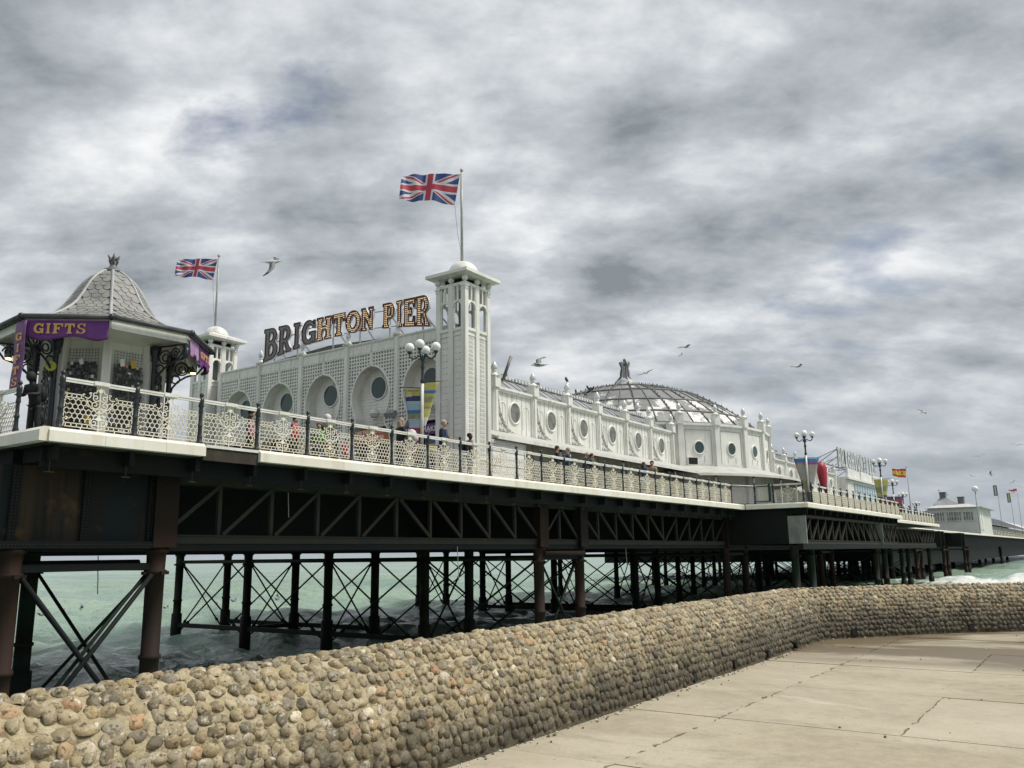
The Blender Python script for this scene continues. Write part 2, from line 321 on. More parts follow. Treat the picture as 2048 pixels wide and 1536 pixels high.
# ------------------------------------------------------------------ sea
def sea_material():
    m = bpy.data.materials.new('sea_water'); m.use_nodes = True; nt = m.node_tree; N = nt.nodes; L = nt.links; b = N['Principled BSDF']
    g = N.new('ShaderNodeNewGeometry')
    def nz(sc, st, det=6, rg=0.6, dist=0.0):
        mp = N.new('ShaderNodeMapping'); mp.inputs['Scale'].default_value = st; L.new(g.outputs['Position'], mp.inputs[0])
        n = N.new('ShaderNodeTexNoise'); n.inputs['Scale'].default_value = sc; n.inputs['Detail'].default_value = det; n.inputs['Roughness'].default_value = rg
        n.inputs['Distortion'].default_value = dist; L.new(mp.outputs[0], n.inputs['Vector']); return n.outputs['Fac']
    def rg(f, a, c, t0=0, t1=1):
        r = N.new('ShaderNodeMapRange'); r.inputs['From Min'].default_value = a; r.inputs['From Max'].default_value = c
        r.inputs['To Min'].default_value = t0; r.inputs['To Max'].default_value = t1; L.new(f, r.inputs['Value']); return r.outputs[0]
    x = N.new('ShaderNodeMixRGB'); L.new(rg(nz(0.05, (1, 0.35, 1), 4), 0.4, 0.62), x.inputs[0])
    x.inputs[1].default_value = (0.215, 0.315, 0.255, 1); x.inputs[2].default_value = (0.285, 0.39, 0.28, 1)
    # foam: stored on the crests as a mesh attribute, broken up by noise
    at = N.new('ShaderNodeAttribute'); at.attribute_name = 'foam'
    ml = N.new('ShaderNodeMath'); ml.operation = 'ADD'; L.new(at.outputs['Fac'], ml.inputs[0]); L.new(rg(nz(1.1, (1, 1, 1), 9, 0.72, 0.6), 0.3, 0.7, -0.85, 0.15), ml.inputs[1])
    fo = rg(ml.outputs[0], 0.0, 0.35)
    wc = rg(nz(0.34, (1, 0.42, 1), 7, 0.62), 0.735, 0.76, 0, 0.55)
    mxx = N.new('ShaderNodeMath'); mxx.operation = 'MAXIMUM'; L.new(fo, mxx.inputs[0]); L.new(wc, mxx.inputs[1])
    y = N.new('ShaderNodeMixRGB'); L.new(mxx.outputs[0], y.inputs[0]); L.new(x.outputs[0], y.inputs[1]); y.inputs[2].default_value = (0.72, 0.74, 0.70, 1)
    L.new(y.outputs[0], b.inputs['Base Color']); L.new(rg(mxx.outputs[0], 0, 1, 0.16, 0.7), b.inputs['Roughness'])
    b.inputs['IOR'].default_value = 1.33; b.inputs['Specular IOR Level'].default_value = 0.5
    b1 = N.new('ShaderNodeBump'); b1.inputs['Strength'].default_value = 1.0; b1.inputs['Distance'].default_value = 0.6; L.new(nz(0.9, (1, 0.55, 1), 7, 0.6, 0.3), b1.inputs['Height'])
    b2 = N.new('ShaderNodeBump'); b2.inputs['Strength'].default_value = 0.5; b2.inputs['Distance'].default_value = 0.9; L.new(nz(0.22, (1, 0.4, 1), 4, 0.5, 0.2), b2.inputs['Height'])
    L.new(b2.outputs[0], b1.inputs['Normal']); L.new(b1.outputs[0], b.inputs['Normal']); MAT['sea_water'] = m
def build_sea():
    sea_material()
    def axis(a, b, st, lo, hi, g=1.13):
        x = list(np.arange(a, b, st)); d = st
        while x[-1] < hi: d *= g; x.append(x[-1]+d)
        d = st
        while x[0] > lo: d *= g; x.insert(0, x[0]-d)
        return np.array(x)
    xs = axis(4, 125, 0.42, -300, 9000); ys = axis(5, 75, 0.42, -1500, 9000)
    X, Y = np.meshgrid(xs, ys, indexing='ij')
    rs = np.random.RandomState(3); Z = np.zeros_like(X); dx = np.zeros_like(X)
    for lam, amp, spread, n in ((19, .17, .25, 4), (8.5, .085, .5, 6), (4.0, .070, .8, 8), (2.1, .045, 1.2, 10)):
        for i in range(n):
            th = rs.uniform(-spread, spread)+0.12; k = 2*math.pi/(lam*rs.uniform(.75, 1.3)); ph = rs.uniform(0, 6.28)
            p = k*(X*math.cos(th)+Y*math.sin(th))+ph
            w = 0.75+0.5*np.sin(0.031*X*rs.uniform(.5, 1.5)+0.043*Y*rs.uniform(.5, 1.5)+rs.uniform(0, 6))
            Z += amp*w*(1-np.abs(np.sin(p/2))*2)*0.9 if lam < 9 else amp*w*np.sin(p)
            dx += amp*0.6*np.cos(p)
    # the breaker rolling in on the seaward side of the apron
    def ridge(c, wdt, h, y0, y1, slope):
        q = (X-c-slope*(Y-12)-0.8*np.sin(Y*0.35)); yy = 1/(1+np.exp(-(Y-y0)/1.5))*1/(1+np.exp((Y-y1)/3))
        return h*np.exp(-(q/wdt)**2)*yy*(1+0.25*np.sin(Y*0.9+1)), q, yy
    foam = np.zeros_like(X)
    for c, wdt, h, y0, y1, sp in ((57, 2.6, .75, -40, 18, -.2), (80, 3.0, .7, -60, 17, -.25), (106, 3.5, .8, -60, 20, .1), (45, 3.0, .5, 12, 45, .05), (34, 2.6, .35, 24, 60, .1)):
        r, q, yy = ridge(c, wdt, h, y0, y1, sp); Z += r
        foam += np.clip(1.15-np.abs(q+1.2)/2.6, 0, 1)*yy*(1.0 if y1 < 21 else 0.0)
    foam += np.clip((Z-0.62)*1.1, 0, .45)
    far = np.clip((np.hypot(X-40, Y-30)-110)/250, 0, 1); Z = Z*(1-far); dx = dx*(1-far); foam *= (1-far)
    vs = np.stack([X+dx*0.5, Y, Z+SEA], -1).reshape(-1, 3); a, b = X.shape
    I = np.arange(a*b).reshape(a, b)
    F = np.stack([I[:-1, :-1], I[1:, :-1], I[1:, 1:], I[:-1, 1:]], -1).reshape(-1, 4)
    me = bpy.data.meshes.new('sea'); me.from_pydata(vs.tolist(), [], F.tolist()); me.materials.append(MAT['sea_water'])
    me.polygons.foreach_set('use_smooth', [True]*len(F))
    at = me.attributes.new('foam', 'FLOAT', 'POINT'); at.data.foreach_set('value', foam.reshape(-1).astype(np.float32)); me.update()
    o = bpy.data.objects.new('sea', me); COL.objects.link(o); tag(o, 'choppy grey green sea running under the pier to the horizon', 'sea', kind='structure')
build_sea()

# ------------------------------------------------------------------ concrete apron of slabs
def concrete_material():
    m = bpy.data.materials.new('concrete'); m.use_nodes = True; nt = m.node_tree; N = nt.nodes; L = nt.links; b = N['Principled BSDF']
    g = N.new('ShaderNodeNewGeometry')
    def nz(sc, det=8, rgh=0.6, st=(1, 1, 1), dist=0.0):
        mp = N.new('ShaderNodeMapping'); mp.inputs['Scale'].default_value = st; L.new(g.outputs['Position'], mp.inputs[0])
        n = N.new('ShaderNodeTexNoise'); n.inputs['Scale'].default_value = sc; n.inputs['Detail'].default_value = det; n.inputs['Roughness'].default_value = rgh
        n.inputs['Distortion'].default_value = dist; L.new(mp.outputs[0], n.inputs['Vector']); return n.outputs['Fac']
    def rg(f, a, c, t0=0, t1=1):
        r = N.new('ShaderNodeMapRange'); r.inputs['From Min'].default_value = a; r.inputs['From Max'].default_value = c
        r.inputs['To Min'].default_value = t0; r.inputs['To Max'].default_value = t1; L.new(f, r.inputs['Value']); return r.outputs[0]
    cur = None
    def mix(f, col, blend='MIX'):
        nonlocal cur
        x = N.new('ShaderNodeMixRGB'); x.blend_type = blend; L.new(f, x.inputs[0])
        if cur is None: x.inputs[1].default_value = (0.415, 0.374, 0.282, 1)
        else: L.new(cur, x.inputs[1])
        x.inputs[2].default_value = (*col, 1); cur = x.outputs[0]
    mix(rg(nz(0.7, 5, 0.55, (1, .55, 1)), 0.42, 0.58), (0.33, 0.285, 0.205))
    mix(rg(nz(2.1, 7, 0.65, (1, .5, 1), .3), 0.50, 0.62, 0, .75), (0.28, 0.242, 0.178))
    mix(rg(nz(5, 8, 0.7), 0.42, 0.7, 0, .55), (0.47, 0.415, 0.305))
    mix(rg(nz(30, 4, 0.7), 0.52, 0.72, 0, .6), (0.25, 0.218, 0.165))
    mix(rg(nz(0.32, 7, 0.62, (1, .6, 1), .6), 0.50, 0.60, 0, .6), (0.27, 0.228, 0.16))
    mix(rg(nz(9, 9, 0.75, (1, .7, 1), .5), 0.57, 0.68, 0, .6), (0.20, 0.17, 0.125))
    oi = N.new('ShaderNodeObjectInfo'); mix(rg(oi.outputs['Random'], 0, 1, 0, .35), (0.50, 0.445, 0.36))
    # pale cement scuffs and damp silt lying near the cross wall
    mix(rg(nz(1.3, 9, 0.7, (1, .4, 1), .4), 0.66, 0.72, 0, .6), (0.60, 0.56, 0.48))
    sep = N.new('ShaderNodeSeparateXYZ'); L.new(g.outputs['Position'], sep.inputs[0])
    wet = N.new('ShaderNodeMath'); wet.operation = 'MULTIPLY'; L.new(rg(sep.outputs['X'], 12.9, 14.0), wet.inputs[0]); L.new(rg(nz(0.55, 6, 0.6, (1, .5, 1), .5), 0.36, 0.50, 0, .95), wet.inputs[1])
    mix(wet.outputs[0], (0.15, 0.115, 0.07))
    L.new(cur, b.inputs['Base Color']); b.inputs['Specular IOR Level'].default_value = 0.3
    L.new(rg(wet.outputs[0], 0, .8, .82, .35), b.inputs['Roughness'])
    bp = N.new('ShaderNodeBump'); bp.inputs['Strength'].default_value = 0.5; bp.inputs['Distance'].default_value = 0.012; L.new(nz(14, 8, 0.7), bp.inputs['Height'])
    L.new(bp.outputs[0], b.inputs['Normal']); MAT['concrete'] = m
concrete_material()
mat('joint_dirt', (0.10, 0.085, 0.06), (0.16, 0.13, 0.09), 8, 0.95, bump=0.5, bscale=40)
WALL_BASE = [(-7.0, 4.42), (0, 4.42), (6, 4.38), (11, 4.42), (14.0, 4.46), (15.5, 4.50), (16.25, 4.48), (16.62, 4.28), (17.0, 3.98), (17.45, 3.64), (18.15, 3.08), (18.95, 2.35), (19.7, 1.35), (20.6, -0.2), (22.3, -3.6), (24.5, -8.0)]
def build_apron():
    base = MB(); poly = [(-14, -16)]+[(-14, 4.6)]+[(x+.1, y+.25) for x, y in WALL_BASE]+[(26, -16)]
    base.prism(poly, lambda u, v, w: (u, v, w), -3.4, -0.012)
    ap = base.build('apron', 'joint_dirt'); tag(ap, 'pale concrete apron of cracked slabs inside the flint wall', 'pavement', kind='structure')
    rnd = random.Random(5)
    edge = catmull(WALL_BASE, 12)
    def ywall(x):
        for p, q in zip(edge, edge[1:]):
            if p.x <= x <= q.x: return p.y+(q.y-p.y)*(x-p.x)/max(q.x-p.x, 1e-6)
        return -8
    xs = [-13.9, -11.4, -9.2, -7.0, -4.8, -2.6, -0.4, 1.75, 3.95, 6.14, 8.33, 10.65, 12.93, 15.2, 17.4, 19.6, 21.8, 24.2]
    for i in range(len(xs)-1):
        x0, x1 = xs[i]+.006, xs[i+1]-.006
        yt0, yt1 = ywall(max(x0, -6.9))+.1, ywall(max(x1, -6.9))+.1
        cuts = [-15.9, -10.3, -5.6, -2.2, 1.72 if i % 2 == 0 else 0.2, 3.36]
        cuts = [c for c in cuts if c < min(yt0, yt1)-0.4]
        for j in range(len(cuts)):
            ya = cuts[j]+.006
            top = (j == len(cuts)-1); nx = 26
            m = MB(); rows = []
            for k in range(nx+1):
                x = x0+(x1-x0)*k/nx
                wob = lambda: rnd.gauss(0, .010 if 0 < k < nx else .002)
                yb = ya+wob()*(2.2 if abs(ya-3.366) < .02 else 1)
                yt = (yt0+(yt1-yt0)*k/nx if x < 15 else ywall(x)+.1) if top else cuts[j+1]-.006+wob()
                yt = max(yt, yb+.05); rows.append((x, yb, yt))
            tilt = rnd.gauss(0, .0012); z0 = rnd.gauss(0, .0012)
            n = len(rows); vs = []
            for x, yb, yt in rows: vs += [(x, yb, z0+tilt*(x-x0)), (x, yt, z0+tilt*(x-x0)), (x, yb, -.06), (x, yt, -.06)]
            fs = []
            for k in range(n-1):
                a = 4*k; b = a+4; fs += [(a, b, b+1, a+1), (a+2, b+2, b, a), (a+1, b+1, b+3, a+3)]
            fs += [(0, 1, 3, 2), (4*(n-1)+2, 4*(n-1)+3, 4*(n-1)+1, 4*(n-1))]
            m.add(vs, fs); m.build('concrete_slab', 'concrete', ap)
    # grit, chips of shingle and dirt lying on the slabs
    ch = MB()
    for k in range(620):
        x = rnd.uniform(3, 19); y = rnd.uniform(-3, 4.3)
        if y > ywall(x)-.05: continue
        if rnd.random() < .72: y = ywall(x)-abs(rnd.gauss(0, .07))
        elif rnd.random() < .5: x = rnd.choice([6.14, 8.33, 10.65, 12.93, 15.2])+rnd.gauss(0, .05)
        r = rnd.choice([.004, .006, .008, .011, .016, .02]); mi = rnd.choice([0, 0, 0, 1, 2])
        c = Vector((x, y, r*.35)); q = [Vector((rnd.gauss(0, 1), rnd.gauss(0, 1), 0)).normalized()*r*rnd.uniform(.7, 1.3) for _ in range(1)][0]
        w = Vector((-q.y, q.x, 0))*rnd.uniform(.5, .9); t = Vector((0, 0, r*rnd.uniform(.4, .8)))
        ch.add([c+q, c+w, c-q, c-w, c+t, c-t*.6], [(0, 1, 4), (1, 2, 4), (2, 3, 4), (3, 0, 4), (1, 0, 5), (2, 1, 5), (3, 2, 5), (0, 3, 5)], mi)
    o = ch.build('shingle_grit', ['joint_dirt', 'stone_loose', 'grit_pale']); tag(o, 'scattered grit and small pebbles lying on the concrete slabs', 'grit', kind='stuff')
mat('stone_loose', (0.10, 0.085, 0.07), None, 1, 0.8); mat('grit_pale', (0.55, 0.52, 0.46), None, 1, 0.8)
build_apron()

# ------------------------------------------------------------------ flint wall
def stone_material(name, per_object):
    m = bpy.data.materials.new(name); m.use_nodes = True; nt = m.node_tree; N = nt.nodes; L = nt.links; b = N['Principled BSDF']
    if per_object: rv = N.new('ShaderNodeObjectInfo').outputs['Random']
    else: a = N.new('ShaderNodeAttribute'); a.attribute_name = 'rnd'; rv = a.outputs['Fac']
    rp = N.new('ShaderNodeValToRGB'); rp.color_ramp.interpolation = 'LINEAR'; L.new(rv, rp.inputs[0]); e = rp.color_ramp.elements
    cols = [(0, (0.276, 0.220, 0.122)), (.10, (0.396, 0.328, 0.206)), (.18, (0.204, 0.175, 0.122)), (.27, (0.348, 0.266, 0.137)), (.36, (0.456, 0.384, 0.255)), (.44, (0.264, 0.237, 0.181)), (.52, (0.360, 0.294, 0.176)), (.60, (0.138, 0.119, 0.088)), (.66, (0.408, 0.339, 0.206)),
            (.75, (0.240, 0.186, 0.103)), (.82, (0.090, 0.081, 0.069)), (.86, (0.372, 0.316, 0.216)), (.945, (0.444, 0.282, 0.152)), (.955, (0.348, 0.203, 0.118)), (.965, (0.312, 0.260, 0.167)), (.98, (0.696, 0.610, 0.451))]
    e[0].position = 0; e[0].color = (*cols[0][1], 1); e[1].position = 1; e[1].color = (.46, .42, .34, 1)
    for p, c in cols[1:]: k = e.new(p); k.color = (*c, 1)
    g = N.new('ShaderNodeNewGeometry')
    def nz(sc, det=7, rgh=0.65):
        n = N.new('ShaderNodeTexNoise'); n.inputs['Scale'].default_value = sc; n.inputs['Detail'].default_value = det; n.inputs['Roughness'].default_value = rgh
        L.new(g.outputs['Position'], n.inputs['Vector']); return n.outputs['Fac']
    def rg(f, a, c, t0=0, t1=1):
        r = N.new('ShaderNodeMapRange'); r.inputs['From Min'].default_value = a; r.inputs['From Max'].default_value = c
        r.inputs['To Min'].default_value = t0; r.inputs['To Max'].default_value = t1; L.new(f, r.inputs['Value']); return r.outputs[0]
    cur = rp.outputs[0]
    def mix(f, col):
        nonlocal cur
        x = N.new('ShaderNodeMixRGB'); L.new(f, x.inputs[0]); L.new(cur, x.inputs[1]); x.inputs[2].default_value = (*col, 1); cur = x.outputs[0]
    mix(rg(nz(7, 6), 0.44, 0.64, 0, .36), (.27, .215, .115))
    mix(rg(nz(20), 0.52, 0.66, 0, .8), (.49, .435, .315))
    mix(rg(nz(30, 5), 0.53, 0.63, 0, .85), (.06, .05, .034))  # flint pits, darkened further as crevice shade in the colour
    mix(rg(nz(14, 5), 0.60, 0.66, 0, .85), (.64, .61, .53))
    L.new(cur, b.inputs['Base Color']); b.inputs['Roughness'].default_value = 0.62; b.inputs['Specular IOR Level'].default_value = 0.3
    bp = N.new('ShaderNodeBump'); bp.inputs['Strength'].default_value = 0.9; bp.inputs['Distance'].default_value = 0.014; L.new(nz(34, 7), bp.inputs['Height'])
    L.new(bp.outputs[0], b.inputs['Normal']); MAT[name] = m
def mortar_material():
    m = mat('mortar', (.47, .41, .275), (.34, .285, .175), 11, .95, bump=1.0, bscale=48, patch=(.12, .098, .06), pscale=9, plo=.49, phi=.64, bdist=.02, spec=.2)  # dark patches deepen the crevices, shade put into the colour
    # dark algae and damp along the foot of the wall: grows where water lies, ragged edge
    for nm in ('mortar', 'stone_single', 'stone_bed'):
        m = MAT[nm]; nt = m.node_tree; N = nt.nodes; L = nt.links; b = N['Principled BSDF']
        src = b.inputs['Base Color'].links[0].from_socket
        g = N.new('ShaderNodeNewGeometry'); sp = N.new('ShaderNodeSeparateXYZ'); L.new(g.outputs['Position'], sp.inputs[0])
        n = N.new('ShaderNodeTexNoise'); n.inputs['Scale'].default_value = 2.2; n.inputs['Detail'].default_value = 9; n.inputs['Roughness'].default_value = .7; L.new(g.outputs['Position'], n.inputs['Vector'])
        r0 = N.new('ShaderNodeMapRange'); r0.inputs['From Min'].default_value = .3; r0.inputs['From Max'].default_value = .7; r0.inputs['To Min'].default_value = -.30; r0.inputs['To Max'].default_value = .30; L.new(n.outputs['Fac'], r0.inputs['Value'])
        rx = N.new('ShaderNodeMapRange'); rx.inputs['From Min'].default_value = 4; rx.inputs['From Max'].default_value = 14; rx.inputs['To Min'].default_value = .02; rx.inputs['To Max'].default_value = -.26; L.new(sp.outputs['X'], rx.inputs['Value'])
        a1 = N.new('ShaderNodeMath'); L.new(sp.outputs['Z'], a1.inputs[0]); L.new(r0.outputs[0], a1.inputs[1])
        a2 = N.new('ShaderNodeMath'); L.new(a1.outputs[0], a2.inputs[0]); L.new(rx.outputs[0], a2.inputs[1])
        r = N.new('ShaderNodeMapRange'); r.inputs['From Min'].default_value = .04; r.inputs['From Max'].default_value = .52; r.inputs['To Min'].default_value = .86; r.inputs['To Max'].default_value = 0; L.new(a2.outputs[0], r.inputs['Value'])
        x = N.new('ShaderNodeMixRGB'); L.new(r.outputs[0], x.inputs[0]); L.new(src, x.inputs[1]); x.inputs[2].default_value = (.052, .048, .036, 1); L.new(x.outputs[0], b.inputs['Base Color'])
def build_wall():
    stone_material('stone_single', True); stone_material('stone_bed', False); mortar_material()
    rnd = random.Random(11)
    wall = thing('flint_wall', 'long low battered wall of flint cobbles set in mortar, bending at the seaward end', 'wall', (6, 4.5, 0)); wall['kind'] = 'thing'
    path = [Vector((p.x, p.y)) for p in catmull(WALL_BASE, 30)]
    cum = [0.0]
    for p, q in zip(path, path[1:]): cum.append(cum[-1]+(q-p).length)
    def at(s):
        s = min(max(s, 0), cum[-1]-1e-4); lo, hi = 0, len(cum)-1
        while hi-lo > 1:
            mid = (lo+hi)//2
            if cum[mid] <= s: lo = mid
            else: hi = mid
        t = (s-cum[lo])/max(cum[hi]-cum[lo], 1e-9); p = path[lo].lerp(path[hi], t); d = (path[hi]-path[lo]).normalized()
        return p, d, Vector((-d.y, d.x))     # outward (away from the apron)
    # section: (distance outward, height) from the foot over the rounded top to the sea side
    PROF = [(0, -.05), (.02, .10), (.05, .24), (.10, .38), (.17, .53), (.25, .67), (.34, .78), (.44, .855), (.54, .88), (.64, .86), (.74, .79), (.80, .68), (.83, .3), (.86, -3.3)]
    pl = [0.0]
    for a, b in zip(PROF, PROF[1:]): pl.append(pl[-1]+math.hypot(b[0]-a[0], b[1]-a[1]))
    def sec(t, s):
        i = 0
        while i < len(pl)-2 and pl[i+1] < t: i += 1
        k = (t-pl[i])/(pl[i+1]-pl[i]); d = PROF[i][0]+(PROF[i+1][0]-PROF[i][0])*k; z = PROF[i][1]+(PROF[i+1][1]-PROF[i][1])*k
        tg = Vector((PROF[i+1][0]-PROF[i][0], PROF[i+1][1]-PROF[i][1])).normalized()
        return d, z, tg
    m = MB(); P = []; s = 0.0; ts = list(np.arange(0, pl[9], .045))+[pl[9], pl[10], pl[11], pl[12], pl[13]]
    sv = 5.0
    svals = [0, 2, 4, 5.5, 7]+list(np.arange(7.6, 31.0, .06))+[31.5, 33, 35, cum[-1]-.01]
    svals = [q for q in svals if q < cum[-1]]
    for s in svals:
        p, d, o = at(s); row = []
        for t in ts:
            dd, z, tg = sec(t, s); j = rnd.gauss(-.003, .007) if z > 0 and t < pl[11] else 0
            nrm = Vector((tg.y*-1, tg.x)); dd += nrm.x*j; z += nrm.y*j
            row.append((p.x+o.x*dd, p.y+o.y*dd, z))
        P.append(row)
    m.grid(P, 0, True); m.build('mortar_core', 'mortar', wall)
    # stone shapes: lumpy pebbles, outer cap only
    def pebble(seed, sub):
        r = random.Random(seed); import bmesh
        bm = bmesh.new(); bmesh.ops.create_icosphere(bm, subdivisions=sub, radius=1.0)
        k = [Vector((r.gauss(0, 1), r.gauss(0, 1), r.gauss(0, 1))).normalized() for _ in range(7)]; am = [r.uniform(-.22, .22) for _ in k]
        for v in bm.verts:
            q = v.co.normalized(); v.co = q*(1+sum(a*max(0, q.dot(x))**3 for x, a in zip(k, am)))
        cuts = [(Vector((r.gauss(0, .8), r.gauss(0, .8), r.uniform(.1, 1))).normalized(), r.uniform(.62, .95)) for _ in range(5)]+[(Vector((r.gauss(0, .25), r.gauss(0, .25), 1)).normalized(), r.uniform(.5, .85))]+[(Vector((math.cos(t), math.sin(t), 0)), r.uniform(.72, 1.0)) for t in [r.uniform(0, 6.3) for _ in range(3)]]
        for v in bm.verts:
            for nn, dd in cuts:
                e = v.co.dot(nn)-dd
                if e > 0: v.co -= nn*e*.82
        kill = [v for v in bm.verts if v.co.z < -.45]; bmesh.ops.delete(bm, geom=kill, context='VERTS')
        vs = [v.co.copy() for v in bm.verts]; bm.verts.index_update(); fs = [tuple(v.index for v in f.verts) for f in bm.faces]; bm.free(); return vs, fs
    shapes = [pebble(100+i, 2) for i in range(24)]; small = [pebble(200+i, 2) for i in range(14)]
    meshes = [MB().add(v, f, 0, True).mesh('flint_stone', 'stone_single') for v, f in shapes]
    stones = []; t = .045; course = 0
    while t < pl[9]+.02:
        hgt = rnd.uniform(.074, .092) if t < pl[6] else rnd.uniform(.09, .11)
        s = 5.0+rnd.uniform(0, .1)
        while s < 32.5:
            p, d, o = at(s); turned = p.x > 16.2
            w = rnd.triangular(.055, .145, .092)*(1.1 if t > pl[6] else 1); 
            if rnd.random() < .06: s += rnd.uniform(.03, .06); continue
            tt = t+rnd.gauss(0, .011); dd, z, tg = sec(max(tt, 0), s)
            if z < .02: s += w; continue
            q = Vector((p.x+o.x*dd, p.y+o.y*dd, z)); up = Vector((o.x*tg.x, o.y*tg.x, tg.y)); al = Vector((d.x, d.y, 0)); nr = al.cross(up).normalized()
            if nr.dot(Vector((-o.x, -o.y, .6))) < 0: nr = -nr
            stones.append((q, al, up, nr, w*.5*rnd.uniform(.96, 1.22), hgt*.5*rnd.uniform(.94, 1.24), (rnd.uniform(.022, .040) if t < pl[6] else rnd.uniform(.036, .058)), rnd.gauss(.25, .3), course)); s += w
        t += hgt; course += 1
    stones.sort(key=lambda a: (a[0]-EYE).length)
    vis = [a for a in stones if 0 < (a[0]-EYE).dot(CF)]
    def inview(a):
        r = a[0]-EYE; z = r.dot(CF); return z > .5 and abs(r.dot(CR)/z) < .66 and -.50 < r.dot(CU)/z < .5 and a[3].dot(-r) > 0
    single = [a for a in stones if inview(a)][:300]; ids = {id(a) for a in single}
    for a in single:
        q, al, up, nr, wx, wy, dp, rot, c = a
        x = al*math.cos(rot)+up*math.sin(rot); y = nr.cross(x)
        mt = Matrix(((x.x*wx, y.x*wy, nr.x*dp, q.x), (x.y*wx, y.y*wy, nr.y*dp, q.y), (x.z*wx, y.z*wy, nr.z*dp, q.z), (0, 0, 0, 1)))
        inst('flint_stone', rnd.choice(meshes), wall, mtx=mt)
    mb = MB(); rv = []
    for a in stones:
        if id(a) in ids: continue
        q, al, up, nr, wx, wy, dp, rot, c = a
        x = al*math.cos(rot)+up*math.sin(rot); y = nr.cross(x); vs, fs = rnd.choice(small)
        mb.add([q+x*(v.x*wx)+y*(v.y*wy)+nr*(v.z*dp) for v in vs], fs, 0, True); rv += [rnd.random()]*len(vs)
    o = mb.build('bedded_stones', 'stone_bed', wall); o['kind'] = 'stuff'
    at_ = o.data.attributes.new('rnd', 'FLOAT', 'POINT'); at_.data.foreach_set('value', np.array(rv, np.float32))
    # drain pipes through the foot
    for x in (3.45, 4.8, 6.15, 7.45, 8.85, 10.2, 11.6, 13.0, 14.4):
        dm = MB(); c = V(x, 4.42, .085); dm.path([c+V(0, .1, 0), c+V(0, -.012, 0)], .058, 14, 0, False); dm.path([c+V(0, .02, 0), c+V(0, -.013, 0)], .050, 14, 1, True); dm.build('drain_pipe', ['steel_dark', 'shade_black'], wall)
    for x, y in ((16.85, 4.10), (17.92, 3.32), (18.9, 2.42)):
        d = V(-.62, -.78, 0); c = V(x, y, .095)
        dm = MB(); dm.path([c-d*.1, c+d*.012], .068, 14, 0, False); dm.path([c-d*.02, c+d*.013], .059, 14, 1, True); dm.build('drain_pipe', ['steel_dark', 'shade_black'], wall)
build_wall()

